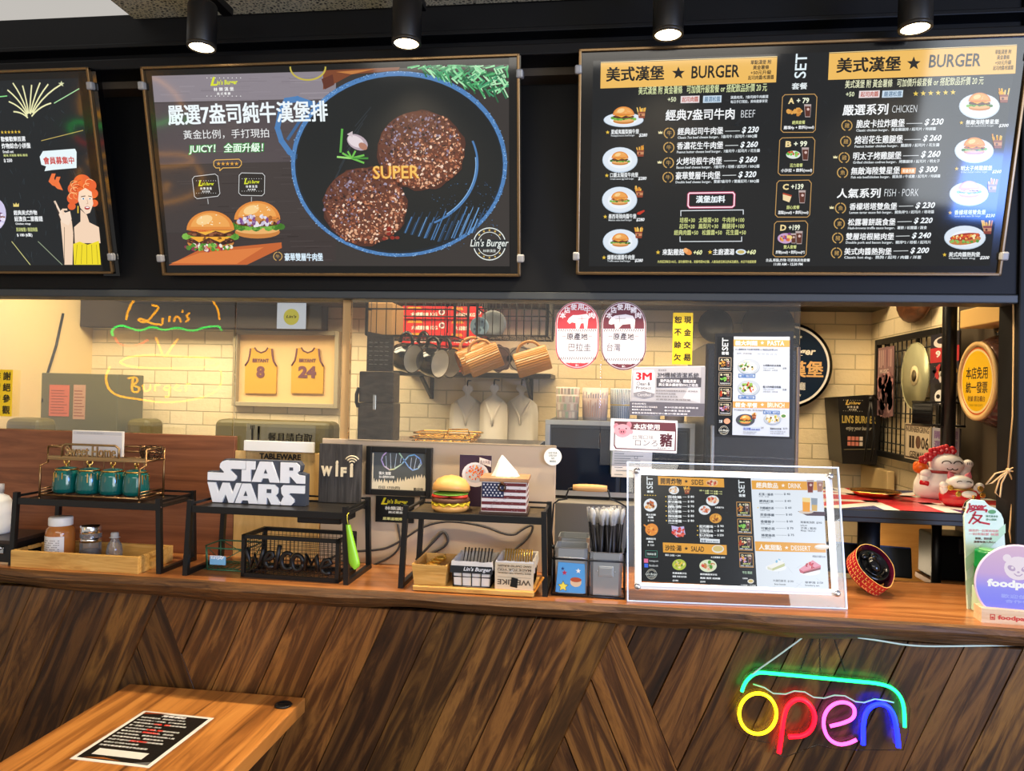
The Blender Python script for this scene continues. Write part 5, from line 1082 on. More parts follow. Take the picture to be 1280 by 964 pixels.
for i, (s_, z, hh) in enumerate((('HAND CRAFTED BURGERS', .056, .005), ('MADE FOR YOU', .047, .005), ('SINCE TAIWAN THE ORIGINAL', .039, .004), ('WE LIKE', .012, .013))):
    v_, f_, bb = glyphs(s_, .02, 2, 0, 0); k1 = .084/(bb[1]-bb[0]); k2 = hh/(bb[3]-bb[2]); p.b.add([(.042-(v[0]-bb[0])*k1, -.0012, z+hh-(v[1]-bb[2])*k2) for v in v_], f_, 0, lin('#5a4a3c'))
for z in (.053, .045, .030): p.poly([(-.042, z), (.042, z), (.042, z+.0008), (-.042, z+.0008)], '#7a6a58', 1)
f = p.b.obj('printed_front', M_print, o); f.location = (0, -.0645, 0)
B().prism([(-.010, .008), (.008, .005), (.010, .028), (-.006, .031)], -.0665, -.0655).obj('black_clip', M_blk, o)
for k in range(11): spoon('dinner_fork', 'gold fork handle in the kraft-lined bin', Vector((xr-.035+.0068*k, .100, BZ+.033)), rad(-46), 0, M_gcut, 'gold forks in the kraft-lined bin', True)
# ------------------------------------------------------------------ straw caddy
M_zinc = mat('galvanised', (186, 190, 194), .35, .85); nn_ = noise(M_zinc, coords(M_zinc), 60, 3); bump(M_zinc, nn_, .05, .002)
CY_ = .062; c0 = P(691, 745, CY_); c1 = P(779, 748, CY_); s = mpp(c0); hw = (c1.x-c0.x)/4
o = thing('tin_caddy', 'wire caddy with wooden grip holding zinc tins of straws', 'caddy', ((c0.x+c1.x)/2, CY_+hw, ZC)); h = .118; W2_ = hw*2
b = B(); r = .0022
for z in (.003, .092): b.tube([(-W2_-.003, -hw-.003, z), (W2_+.003, -hw-.003, z), (W2_+.003, hw+.003, z), (-W2_-.003, hw+.003, z)], r, 6, True)
for sx in (-1, 0, 1):
    for sy in (-1, 1): b.tube([(sx*(W2_+.003), sy*(hw+.003), .003), (sx*(W2_+.003), sy*(hw+.003), .092)], r, 6)
b.tube([(0, -hw-.003, .003), (0, hw+.003, .003)], r, 6)
for sx in (-1, 1): b.tube([(sx*(W2_+.003), 0, .003), (sx*(W2_+.003), 0, .110)], r, 6); b.lathe([(.006, -.004), (.006, .004)], M=TR(sx*(W2_+.006), 0, .112) @ RY(PI/2), n=12)
b.obj('wire_frame', M_blk, o)
zt = (745-612)*s; g0 = P(718, 612, CY_+hw).x-o.location.x; g1 = P(757, 614, CY_+hw).x-o.location.x
hd = B(); hd.tube([(-W2_-.006, 0, .112), (-W2_-.010, 0, .150), (-W2_-.006, 0, .222), (-W2_+.006, 0, .232), (-W2_+.028, 0, .236), (g0-.02, 0, .245), (g0-.014, 0, .262), (g0, 0, zt)], r, 8)
hd.tube([(W2_+.006, 0, .112), (W2_+.010, 0, .160), (W2_+.004, 0, .222), (W2_-.014, 0, .232), (g1+.012, 0, .240), (g1+.008, 0, .258), (g1, 0, zt)], r, 8); hd.obj('bail', M_blk, o)
B().tube([(g0-.004, 0, zt), (g0+.012, 0, zt), ((g0+g1)/2, 0, zt), (g1-.012, 0, zt), (g1+.004, 0, zt)], [.0075, .0092, .0098, .0092, .0075], 16).obj('grip', mat('wood_grip', (214, 158, 96), .4), o)
def tin(x, y, label, hh):
    t = thing('zinc_tin', label, 'tin', (o.location.x+x, o.location.y+y, ZC+.0055)); b = B(); a = hw-.0032
    ring = lambda w, z: [(w*cx_, w*cy_, z) for cx_, cy_ in ((-1, -.8), (-.8, -1), (.8, -1), (1, -.8), (1, .8), (.8, 1), (-.8, 1), (-1, .8))]
    rs = [ring(a*.96, 0), ring(a, hh), ring(a*1.02, hh+.002), ring(a*.96, hh+.002), ring(a*.92, .003)]
    b.add(sum(rs, []), [(j*8+k, j*8+(k+1) % 8, (j+1)*8+(k+1) % 8, (j+1)*8+k) for j in range(4) for k in range(8)]+[tuple(range(8))[::-1], tuple(range(32, 40))])
    b.tube([tuple(v) for v in ring(a*1.015, hh*.80)], .0011, 5, True); b.obj('tin_body', M_zinc, t); return t, a
tl, a = tin(-hw, 0, 'zinc tin with a blue picture card on its front, left half of the caddy', .112)
p = Print((0, 0, 0), (1, 0, 0), (0, 0, 1), S=1.0); w = a*.92; p.poly([(-w, .003), (w, .003), (w*.92, .076), (-w*.86, .078)], '#5aa2dc', 0)
p.star(-w*.42, .052, -.0075, '#c03a54', 1); p.star(-w*.55, .062, -.005, '#2c3c78', 1); p.star(-w*.5, .018, -.0145, '#2a2a18', 1, .5); p.star(-w*.5, .018, -.0125, '#f2e35a', 2, .5)
p.star(w*.5, .058, -.007, '#f4f1e4', 1); p.ell(w*.35, .03, .014, .012, '#e6c9a2', 1); p.ell(w*.35, .036, .014, .006, '#b85a3a', 2)
f = p.b.obj('picture_card', M_gprint, tl); f.location = (0, -a*1.03, 0)
tr_, a = tin(hw, 0, 'zinc tin with an embossed label holder, full of wrapped black straws', .105)
b = B(); b.box((0, -a*1.005, .060), (.036, .003, .026), bev=.001); b.box((0, -a*1.03, .060), (.030, .0015, .019), bev=.0006)
for sx in (-1, 1): b.lathe([(.0022, 0), (.0016, .0016), (0, .002)], M=TR(sx*.0215, -a*1.01, .060) @ RX(PI/2), n=10)
b.obj('label_holder', M_zinc, tr_)
t3_ = thing('zinc_tin', 'empty zinc tin seen behind the one with the picture card', 'tin', (o.location.x-hw+.002, o.location.y+hw*2+.006, ZC)); b = B()
ring = lambda w, z: [(w*cx_, w*cy_, z) for cx_, cy_ in ((-1, -.8), (-.8, -1), (.8, -1), (1, -.8), (1, .8), (.8, 1), (-.8, 1), (-1, .8))]
rs = [ring(a*.96, 0), ring(a, .125), ring(a*1.02, .127), ring(a*.96, .127), ring(a*.92, .003)]
b.add(sum(rs, []), [(j*8+k, j*8+(k+1) % 8, (j+1)*8+(k+1) % 8, (j+1)*8+k) for j in range(4) for k in range(8)]+[tuple(range(8))[::-1], tuple(range(32, 40))]); b.obj('tin_body', M_zinc, t3_)
M_straw = mat('black_straw', (26, 26, 32), .35); M_wrap = glass('wrap_film', (.95, .95, .96), .15, 1.0, .45)
rr = random.Random(8); st0 = None; base = Vector((o.location.x+hw, o.location.y, ZC+.012))
for k in range(42):
    gx, gy = (k % 7-3)/3.0, (k//7-2.5)/2.5; loc = base+Vector((gx*a*.62, gy*a*.62, 0)); L = .185+rr.uniform(-.012, .010)
    lab = 'black drinking straw in a clear wrapper, bunched in the right tin of the caddy'
    if st0 is None:
        st0 = o_ = thing('drinking_straw', lab, 'straw', loc, 0, 'wrapped straws in the caddy')
        B().tube([(0, 0, 0), (0, 0, .186)], .0036, 8).obj('tube', M_straw, o_)
        B().tube([(0, 0, .168), (0, .001, .182), (.002, 0, .194), (.0015, -.001, .206)], [.0041, .0047, .0062, .0036], 7).obj('wrapper', M_wrap, o_)
    else: o_ = dup(st0, loc)
    o_.rotation_euler = (rad(-gy*4+rr.uniform(-1, 1)), rad(-2+gx*6+rr.uniform(-1.5, 1.5)), rr.uniform(0, 6))
# ------------------------------------------------------------------ lit menu stand
BL = PZ(784, 752, ZC+.001); BR = PZ(1060, 762, ZC+.001)
ex = (BR-BL).normalized(); TL_ = P(783.5, 577.5, BL.y+.070); ey = (TL_-BL); ey = (ey-ex*ey.dot(ex)).normalized()
p = Print(BL, ex, ey); M = p.frame(); W = (BR-BL).length
t = thing('menu_stand', 'lit acrylic menu stand with drinks and sides leaning back on the worktop', 'menu stand', M=M)
top = [p.uv(783.5, 577.5), p.uv(1043, 583)]; h = (top[0][1]+top[1][1])/2
def rim(b, x0, x1, z0, z1, wd, y, d): 
    for c, dd in ((((x0+x1)/2, y, z0+wd/2), (x1-x0, d, wd)), (((x0+x1)/2, y, z1-wd/2), (x1-x0, d, wd)), ((x0+wd/2, y, (z0+z1)/2), (wd, d, z1-z0-2*wd)), ((x1-wd/2, y, (z0+z1)/2), (wd, d, z1-z0-2*wd))): b.box(c, dd, bev=.001)
B().box((W/2, .004, h/2), (W, .006, h), bev=.001).obj('acrylic_sheet', M_acryl, t)
b = B(); rim(b, 0, W, 0, h, .003, .004, .0075); b.obj('glowing_edge', mat('edge_glow', (220, 235, 255), .3, emit=(214, 230, 255), es=.32), t)
f0 = p.uv(792, 585); f1 = p.uv(1052, 748)
fx0, fz1 = p.uv(792.5, 586.5); fx1, fz0 = p.uv(1047, 748)[0], p.uv(792, 736)[1]
b = B(); rim(b, fx0, fx1, fz0, fz1, .014, -.006, .010); b.obj('frame', mat('pearl_frame', (232, 230, 226), .35), t)
b = B(); rim(b, fx0+.009, fx1-.009, fz0+.009, fz1-.009, .006, -.0085, .008); b.obj('led_strip', mat('led_strip', (255, 255, 255), .3, emit=(240, 247, 255), es=1.6), t)
for x, z in ((fx0+.006, fz0+.006), (fx1-.006, fz0+.006), (fx1-.006, fz1-.006), (fx0+.006, fz1-.006)): B().lathe([(.008, 0), (.008, .008), (.006, .010), (0, .010)], M=TR(x, -.010, z) @ RX(PI/2), n=16).obj('standoff', M_chrome, t)
for x in (W*.2, W*.8): B().bar((x, .008, h*.55), (x, .13, .035), .012, .006).obj('strut', M_acryl, t)
p.base = 0
X = lambda u: 770+u/4.267; Y = lambda v: 570+v/4.267
Q = lambda L__: [(X(a), Y(b)) for a, b in L__]
p.poly(Q([(130, 92), (712, 114), (746, 698), (132, 668)]), '#15191d', 0); p.poly(Q([(712, 114), (1092, 124), (1128, 730), (746, 698)]), '#e3ebf4', 0)
rr = random.Random(31)
for i in range(60): x = rr.uniform(240, 690); y = rr.uniform(190, 640); p.ell(X(x), Y(y), rr.uniform(.4, 3), rr.uniform(.2, .8), '#1f252a', 1, n=6)
for i in range(10): x = rr.uniform(760, 1090); y = rr.uniform(520, 700); p.line(Q([(x, y), (x+rr.uniform(-40, 40), y+rr.uniform(10, 40))]), .4, '#cfd8e2', 1)
def ban(q, tx, sx, bx, tc='#16130e'):
    p.poly(Q(q), '#e9a63e', 2); p.text(tx[0], X(tx[1]), X(tx[2]), Y(tx[3]), Y(tx[4]), tc, 4, .03); p.star(X(sx[0]), Y(sx[1]), 2.6, tc, 4); p.text(bx[0], X(bx[1]), X(bx[2]), Y(bx[3]), Y(bx[4]), tc, 4, .015)
ban([(220, 110), (570, 124), (572, 170), (222, 157)], ('開胃炸物', 235, 345, 120, 152), (370, 138), ('SIDES', 398, 462, 128, 156))
ban([(246, 462), (584, 476), (586, 528), (248, 514)], ('沙拉·湯', 258, 345, 475, 505), (370, 494), ('SALAD', 396, 465, 482, 510))
ban([(716, 133), (1092, 140), (1096, 186), (719, 180)], ('經典飲品', 742, 856, 143, 172), (884, 160), ('DRINK', 912, 980, 148, 174), '#fdf6ea')
ban([(734, 456), (1108, 468), (1112, 516), (738, 508)], ('人氣甜點', 756, 876, 472, 500), (902, 490), ('DESSERT', 926, 1030, 478, 504), '#fdf6ea')
for x, c in ((176, (112, 178, 186, 198)), (664, (130, 198, 205, 220))):
    p.text('SET', X(x-16), X(x+17), Y(c[0]), Y(c[1]), '#e8f0f4', 4, .01, rot=90); p.text('套餐', X(x-14), X(x+20), Y(c[2]), Y(c[3]), '#e8f0f4', 4, .03)
p.text('★★★★★', X(145), X(213), Y(207), Y(214), '#e8c24a', 4)
def menuline(x0, x1, y, s_, price, px, w='#eef2f4', star=True):
    if star: p.ell(X(x0-10), Y(y-3), .8, .8, '#e8c24a', 4, n=8)
    p.text(s_, X(x0), X(x1), Y(y-9), Y(y+5), w, 4, .03); p.text(s_[:4]+' '+s_[:3], X(x0), X(x0+(x1-x0)*.7), Y(y+8), Y(y+13), w, 4, .01)
    p.line(Q([(x1+6, y-2), (px-6, y-1)]), .35, w, 4); p.text(price, X(px), X(px+34), Y(y-9), Y(y+4), w, 4, .03)
for i, (s_, pr) in enumerate((('花枝條', '$ 80'), ('厚切雞塊', '$ 80'), ('脆薯', '$ 70'), ('起司薯條', '$ 90'), ('辣味雞翅', '$ 85'), ('炸洋蔥圈', '$ 80'))): menuline(272+i*.6, 345, 222+i*25.5, s_, pr, 378)
for i, (s_, pr) in enumerate((('起司雞塊', '$ 90'), ('甘梅地瓜', '$ 80'), ('雙人炸物拼盤', '$ 250'))): menuline(440, 512, 378+i*24, s_, pr, 535)
p.poly(Q([(444, 440), (548, 445), (548, 466), (444, 461)]), '#dfe6ec', 3); p.text('點餐 more sauce', X(450), X(540), Y(447), Y(460), '#5a6a7a', 4, .02)
for x0, x1, y in ((440, 465, 186), (470, 510, 188), (515, 560, 191), (470, 510, 200), (515, 560, 203)): p.text('加醬 +10', X(x0), X(x1), Y(y-4), Y(y+4), '#e6eaa0', 4, .02)
def dish(x, y, r, cols, pl='#e6ebf0', ry=.8): p.ell(X(x), Y(y), r, r*ry, pl, 2); bits(p, X(x), Y(y), r*.75, r*.6*ry, cols, 22, r*.22, 3, int(x)); 
FR = ['#e8a040', '#c87828', '#f4c468', '#8a4a20']
dish(180, 264, 8.2, ['#c8642a', '#e8a050', '#7a3418', '#f4d0a0'], ry=.98); dish(187, 394, 8, ['#e88a3a', '#f4b050', '#b85a20'], '#e8923c', .95); p.poly(Q([(142, 368), (150, 366), (176, 388), (168, 396)]), '#e8923c', 2)
dish(305, 185, 6.4, ['#e8c8a8', '#c89868', '#f4e0c8']); fries(p, X(374), Y(185), 7.5, 2); dish(510, 240, 8, ['#e8b088', '#c84a38', '#f4dcc0']); dish(468, 290, 7.4, ['#d8744a', '#e8a080', '#b84a30']); dish(526, 334, 7.6, ['#d89038', '#8a4a20', '#f0b850'], '#d89a40')
p.poly(Q([(292, 372), (330, 380), (358, 376), (366, 420), (320, 436), (296, 412)]), '#c8bce8', 2); bits(p, X(332), Y(406), 8, 5, ['#d83a30', '#e86a58', '#f4d0c8', '#b82a28'], 30, 2, 3, 9)
dish(508, 146, 7.5, ['#c84a38', '#e8d0b0', '#8a4a2a'], '#eee6da', .55); p.ell(X(538), Y(497), 7.6, 5, '#e8e4dc', 3); p.ell(X(538), Y(495), 6.2, 3.6, '#d8c07a', 4)
dish(333, 580, 8.6, ['#a8b838', '#e8c84a', '#5a8a2c', '#f0e0a0'], '#b8c848'); dish(486, 586, 10.8, ['#5a9a3a', '#d84a38', '#e8d8b8', '#c88a50'], '#dfe8c8', .72)
for x0, x1, y, s_ in ((298, 372, 624, '凱薩嫩雞沙拉'), (298, 372, 642, '羅蔓 培根 起司粉'), (298, 328, 664, '$180'), (444, 534, 630, '嫩煎雞腿排沙拉'), (444, 550, 650, '雞腿 蔬菜 胡麻醬'), (444, 472, 670, '$200'), (258, 278, 528, '湯品'), (282, 308, 530, '玉米濃湯'), (314, 340, 532, '+ $40'), (500, 550, 540, '★主廚濃湯'), (554, 576, 542, '$50'),
                      (158, 208, 314, '義大利麵'), (168, 196, 328, '肉醬'), (166, 198, 346, '$ 190'), (158, 208, 442, '焗烤起司'), (168, 196, 458, '麵包'), (164, 200, 476, '$ 120'), (522, 570, 276, '★蜂蜜芥末')): p.text(s_, X(x0), X(x1), Y(y-5), Y(y+5), '#eef2f4', 4, .025)
p.box(X(154), Y(504), X(217), Y(541), .4, '#4aa08a', 3); p.text('TAIWAN 林', X(162), X(210), Y(515), Y(530), '#dff0e8', 4, .02)
p.rect(X(146), Y(548), X(168), Y(570), '#e8709a', 3); p.rect(X(148), Y(574), X(168), Y(595), '#3a6ae0', 3); p.text('instagram', X(174), X(222), Y(555), Y(566), '#eef2f4', 4); p.text('facebook', X(174), X(222), Y(578), Y(589), '#eef2f4', 4); stamp(p, X(186), Y(630), 6.2, 3)
for i, n in enumerate(('A +79', 'B +99', 'C +139', 'D +199')):
    y = 246+i*90; dx = i*5
    p.box(X(636+dx), Y(y), X(713+dx), Y(y+80), .7, '#d8a05a', 3); p.text(n, X(648+dx), X(700+dx), Y(y+9), Y(y+21), '#f0e8c0', 4, .03); bits(p, X(660+dx), Y(y+38), 4.6, 2.6, [FR, ['#5fae3e', '#8fd060'], ['#f2d9a8', '#b8462a'], ['#c8a0c8', '#e0a24c', '#d86a3a']][i], 12, 1.7, 4, i); drink(p, X(692+dx), Y(y+36), 4.8, 4); p.text('經典套餐', X(656+dx), X(696+dx), Y(y+55), Y(y+63), '#d9e08e', 4, .02); p.text('炸物 + 飲料(med)', X(644+dx), X(708+dx), Y(y+66), Y(y+74), '#eef2f4', 4, .02)
p.text('平日 限定', X(668), X(720), Y(614), Y(628), '#bfe0c0', 4, .02); p.text('主廚濃湯', X(668), X(696), Y(648), Y(656), '#eef2f4', 4, .02); p.ell(X(712), Y(668), 4, 2.8, '#e8e4dc', 3); p.ell(X(712), Y(667), 3, 1.8, '#d8c07a', 4); p.text('11:00AM - 12:30PM', X(660), X(738), Y(684), Y(692), '#eef2f4', 4, .02)
for i, (s_, pr) in enumerate((('紅茶 / 綠茶', '$ 40'), ('經典紅茶', '$ 60'), ('沖繩鹹奶茶', '$ 60'), ('芙香檸檬', '$ 60'), ('香檬椰子', '$ 60'), ('可爾必思', '$ 70'), ('蜂蜜綠茶', '$ 75'))): menuline(756+i*2.2, 832+i*1.6, 208+i*36.2, s_, pr, 888+i*3.4, '#5c6672', star=i == 2)
p.poly(Q([(960, 296), (1108, 300), (1106, 322), (1010, 320)]), '#4a2c34', 2); p.ell(X(1006), Y(300), 9, 2.4, '#d8c8b8', 3)
p.poly(Q([(986, 224), (1028, 226), (1026, 300), (988, 298)]), '#f0a020', 4); p.poly(Q([(986, 224), (1028, 226), (1028, 250), (986, 246)]), '#f2d890', 5); p.poly(Q([(1032, 226), (1066, 228), (1064, 296), (1036, 294)]), '#8e9aa8', 4); p.poly(Q([(1036, 262), (1065, 264), (1064, 296), (1036, 294)]), '#d8b060', 5)
drink(p, X(1028), Y(165), 9, 5, '#7a2a20'); drink(p, X(1078), Y(164), 8, 5, '#a87868'); p.ell(X(1090), Y(486), 9.5, 3.4, '#ead8c0', 4); p.ell(X(1092), Y(482), 9, 2, '#faf4ea', 5)
for x0, x1, y, s_ in ((976, 1052, 354, '漸層氣泡飲'), (1060, 1090, 358, '$90'), (976, 1012, 372, 'Sparkling water'), (978, 1060, 386, '芒果 / 藍柑'), (978, 1056, 400, 'Mango / BlueCur'), (830, 900, 664, '大湖巴斯克'), (908, 938, 668, '$130'), (838, 898, 684, 'Basque cheesecake'), (1000, 1056, 674, '草莓塔'), (1064, 1096, 676, '$150'), (1000, 1076, 690, 'Strawberry tart'), (1040, 1108, 536, '檸檬起司蛋糕 $120')): p.text(s_, X(x0), X(x1), Y(y-6), Y(y+6), '#6a7078', 4, .02)
p.ell(X(846), Y(596), 13, 4.6, '#f4f7fa', 2); p.poly(Q([(800, 590), (868, 556), (892, 572), (826, 600)]), '#f4f2ec', 4); p.poly(Q([(800, 590), (826, 600), (828, 612), (802, 604)]), '#dfe0c8', 4); p.poly(Q([(826, 600), (892, 572), (892, 588), (828, 612)]), '#c8cc9a', 4); bits(p, X(862), Y(562), 4, 2.5, ['#4a7ab8', '#8ac0e0', '#f0f4f8'], 12, 1.4, 5, 2)
p.ell(X(1026), Y(618), 13, 4.6, '#f4f7fa', 2); p.poly(Q([(968, 604), (1040, 556), (1084, 584), (990, 614)]), '#e898a8', 4); p.poly(Q([(968, 604), (990, 614), (992, 628), (974, 622)]), '#c85a68', 4); p.poly(Q([(990, 614), (1084, 584), (1082, 606), (992, 628)]), '#d8707c', 4); p.poly(Q([(990, 620), (1083, 594), (1082, 606), (992, 628)]), '#8a3a34', 5); bits(p, X(1030), Y(584), 6, 3, ['#b81a2a', '#d83a44', '#f4c8c8'], 12, 1.7, 5, 3)
f = p.out('menu_sheet', printmat('backlit_sheet', .95, rough=.2), t); f.location = (0, -.010, 0)
# ------------------------------------------------------------------ right end of the worktop
# charity coin box with a shaped header card
LY = .155; c0 = P(1209, 762, LY); c1 = P(1250, 765, LY); s = mpp(c0); W = c1.x-c0.x
O_ = Vector((c0.x, LY, ZC)); p = Print(O_, (1, .10, 0), (0, 0, 1)); t = thing('charity_box', 'charity donation box with red love character header and green coin tin', 'donation box', M=p.frame())
X = lambda u: 1195+u/5.353; Y = lambda v: 610+v/5.353
out = [(80, 812), (55, 190), (72, 150), (80, 100), (110, 78), (190, 84), (206, 104), (226, 122), (262, 134), (300, 170), (318, 210), (330, 400), (336, 830)]
uvs = [p.uv(X(a), Y(b)) for a, b in out]; z0_ = min(v for _, v in uvs); uvs = [(u, max(v, 0)) for u, v in uvs]
uvs[0] = (uvs[0][0], 0); uvs[-1] = (uvs[-1][0], 0)
B().prism(uvs, 0.0, .006).obj('header_card', mat('pale_green_card', (214, 236, 216), .5), t)
Q = lambda L__: [(X(a), Y(b)) for a, b in L__]
p.poly(Q([(62, 470), (330, 240), (331, 300), (66, 560)]), '#b8dcb8', 0); p.poly(Q([(64, 620), (332, 470), (333, 520), (70, 720)]), '#c8e6c6', 0)
p.text('love', X(84), X(186), Y(102), Y(140), '#b5202c', 3, .05); p.line(Q([(72, 165), (84, 142), (205, 148), (200, 160)]), 2.2, '#b5202c', 2); p.line(Q([(92, 160), (200, 120)]), 1.6, '#b5202c', 2); p.line(Q([(130, 160), (110, 200), (86, 236)]), 2.2, '#b5202c', 2); p.line(Q([(112, 182), (172, 186), (150, 214), (112, 240)]), 2.0, '#b5202c', 2); p.line(Q([(118, 200), (160, 230), (222, 242)]), 2.4, '#b5202c', 2)
p.ell(X(240), Y(160), 5, 2.6, '#5a9a62', 2); p.text('陽光基金會', X(200), X(280), Y(182), Y(196), '#5a8a66', 2, .02); p.text('愛心捐款', X(200), X(270), Y(204), Y(218), '#5a8a66', 2, .02)
p.text('讓我們一起幫助弱勢', X(84), X(284), Y(275), Y(292), '#d89a94', 2, .02); p.text('一起來點愛 傳遞', X(84), X(284), Y(298), Y(315), '#d89a94', 2, .02); p.text('謝謝。您的愛', X(128), X(240), Y(330), Y(345), '#6a4a3a', 2, .03); p.text('溫暖每個人的心！', X(118), X(262), Y(352), Y(367), '#6a4a3a', 2, .03)
p.ell(X(150), Y(720), 9, 9.5, '#c4203a', 2); p.ell(X(205), Y(720), 8, 9, '#c4203a', 2); p.line(Q([(178, 690), (200, 668)]), 1.6, '#c4203a', 3); p.rect(X(130), Y(700), X(196), Y(760), '#f6efe6', 3); p.text('陽光', X(126), X(158), Y(774), Y(800), '#d8503c', 3, .03); p.text('捐款', X(162), X(200), Y(784), Y(806), '#6a4a3a', 3, .03)
f = p.b.obj('header_print', M_print, t); f.location = (0, -.0002, 0)
u0, v0 = p.uv(X(82), Y(640)); u1, v1 = p.uv(X(260), Y(398)); r_ = .033
B().lathe([(0, v0), (r_*.98, v0), (r_, v0+.004), (r_, v0+(v1-v0)*.52), (r_*1.03, v0+(v1-v0)*.54), (r_*1.03, v0+(v1-v0)*.60), (r_, v0+(v1-v0)*.62), (r_, v1-.006), (r_*.96, v1), (0, v1)], (u0+r_-.004, -r_-.004, 0), 32).obj('coin_tin', mat('green_tin', (20, 132, 62), .25), t)
lid = B(); lid.lathe([(0, v1+.0002), (r_*.7, v1+.0002), (r_*.7, v1+.002), (0, v1+.0022)], (u0+r_-.004, -r_-.004, 0), 28); lid.obj('coin_lid', mat('lid_green', (120, 190, 120), .3), t)
B().box((u0+r_+.004, -.034, v0/2), (.066, .055, v0-.001), bev=.002).obj('base_box', mat('box_card', (196, 224, 190), .5), t)
# round lit acrylic on a wooden foot
FYp = .060; c0 = P(1232, 770, FYp); s = mpp(c0); cx_ = P(1272, 700, FYp).x; rR = 47*s
t = thing('acrylic_sign', 'round lit acrylic panda sign on pale wooden foot at the right edge', 'sign', (cx_, FYp, ZC), rad(-4))
fz = .030; B().prism([(-.082, 0), (.088, 0), (.088, fz), (-.082, fz+.003)], -.022, .022).obj('wooden_foot', wood('pale_wood', [(.3, (214, 176, 130)), (.6, (236, 206, 166)), (.8, (242, 218, 184))], (1, 14, 14), 4, .45, bs=.04), t)
zc_ = P(1272, 730, FYp).z-ZC; pts = [(rR*math.cos(a), zc_+rR*math.sin(a)) for a in [2*PI*k/48 for k in range(48)]]; zb_ = fz+.001
pts = [(x, max(z, zb_)) for x, z in pts]
m = bpy.data.materials.new('lit_acrylic'); m.use_nodes = True; b_ = m.node_tree.nodes['Principled BSDF']; MATS['lit_acrylic'] = m
v = coords(m, 'Object'); sx = m.node_tree.nodes.new('ShaderNodeSeparateXYZ'); m.node_tree.links.new(v, sx.inputs[0])
mr = m.node_tree.nodes.new('ShaderNodeMapRange'); mr.inputs['From Min'].default_value = zb_; mr.inputs['From Max'].default_value = zc_+rR; m.node_tree.links.new(sx.outputs['Z'], mr.inputs['Value'])
r = ramp(m.node_tree, [(0.0, (86, 104, 250)), (.3, (122, 130, 246)), (.55, (196, 160, 214)), (1.0, (216, 178, 200))]); m.node_tree.links.new(mr.outputs[0], r.inputs[0]); m.node_tree.links.new(r.outputs[0], b_.inputs['Emission Color']); b_.inputs['Emission Strength'].default_value = .8; b_.inputs['Base Color'].default_value = (.12, .10, .12, 1); b_.inputs['Roughness'].default_value = .25
B().prism(pts, -.004, .004).obj('acrylic_disc', m, t)
b = B(); b.tube([(rR*math.cos(a), 0, zc_+rR*math.sin(a)) for a in [rad(-42+k*264/40) for k in range(41)]], .0035, 8); b.obj('disc_rim', mat('disc_rim', (220, 196, 214), .2, emit=(206, 180, 214), es=.32), t)
p = Print((0, 0, 0), (1, 0, 0), (0, 0, 1), S=1.0); pw = '#f2e4ee'; zz = zc_+rR*.42; k = rR*.34
p.ell(-.0, zz, k, -k*.92, pw, 0); p.ell(-k*.8, zz+k*.75, k*.30, -k*.30, pw, 0); p.ell(k*.8, zz+k*.75, k*.30, -k*.30, pw, 0)
for sg in (-1, 1): p.ell(sg*k*.48, zz-k*.02, k*.30, -k*.20, '#bfa8c8', 1, rot=sg*.5); p.ell(sg*k*.42, zz+k*.02, k*.10, -k*.10, pw, 2)
p.ell(0, zz-k*.30, k*.10, -k*.07, '#bfa8c8', 1); p.line([(-k*.28, zz-k*.44), (-k*.1, zz-k*.58), (k*.1, zz-k*.58), (k*.28, zz-k*.44)], k*.08, '#bfa8c8', 1)
p.text('foodpanda', -rR*.74, rR*.78, zc_+rR*.10, zc_-rR*.16, '#ffffff', 1, .05); p.text('歡迎使用', -rR*.4, rR*.4, zc_-rR*.28, zc_-rR*.38, '#a8b0ff', 1, .02); p.text('合作餐廳', -rR*.3, rR*.5, zc_-rR*.42, zc_-rR*.50, '#a8b0ff', 1, .02)
f = p.b.obj('etched_print', printmat('glow_print', .9), t); f.location = (0, -.0042, 0)
p = Print((0, 0, 0), (1, 0, 0), (0, 0, 1), S=1.0); p.text('foodpanda', -.048, .035, .020, .007, '#d0483c', 1, .04); p.box(-.064, .021, -.054, .008, .0016, '#d0483c', 1); p.ell(-.059, .013, .0026, .0026, '#d0483c', 1); f = p.b.obj('foot_print', M_print, t); f.location = (0, -.0222, 0)
# dark glossy bowl wrapped in a red paper band
q = PZ(1094, 748, ZC); s = mpp(q); t = thing('lucky_pot', 'dark glossy pot wrapped in a red and gold paper band on the worktop', 'pot', (q.x+.002, q.y+.048, ZC), rad(22))
Mx = TR(0, 0, .052) @ RX(rad(50)); Rr = .049
b = B(); b.lathe([(0, -.045), (Rr*.6, -.042), (Rr*.92, -.02), (Rr*.98, .0), (Rr*.92, .015), (Rr*.8, .020), (Rr*.72, .014), (Rr*.5, .012), (0, .018)], n=36, M=Mx); b.ball((0, 0, .018), (Rr*.34, Rr*.46, .012), M=Mx); b.tube([(Rr*.62*math.cos(a), Rr*.62*math.sin(a), .017) for a in [rad(200+k*14) for k in range(11)]], .0022, 6, M=Mx); b.ball((-.014, .024, .017), (.012, .007, .005), M=Mx); b.ball((.014, .024, .017), (.012, .007, .005), M=Mx); b.obj('pot_body', M_gloss, t)
bd = B(); n = 40
def hrt(a): 
    x = math.sin(a); y = -math.cos(a); k = 1.0+.22*max(0, -y)**6; return (Rr*1.03*x, Rr*1.12*y*k)
vs_ = [(hrt(2*PI*k/n)[0], hrt(2*PI*k/n)[1], z) for z in (-.022, .024) for k in range(n)]; vs_ += [(x*1.03, y*1.03, z) for x, y, z in vs_]
cols = lambda k: lin('#b01c2c') if 5 < k < 35 else lin('#c8302a')
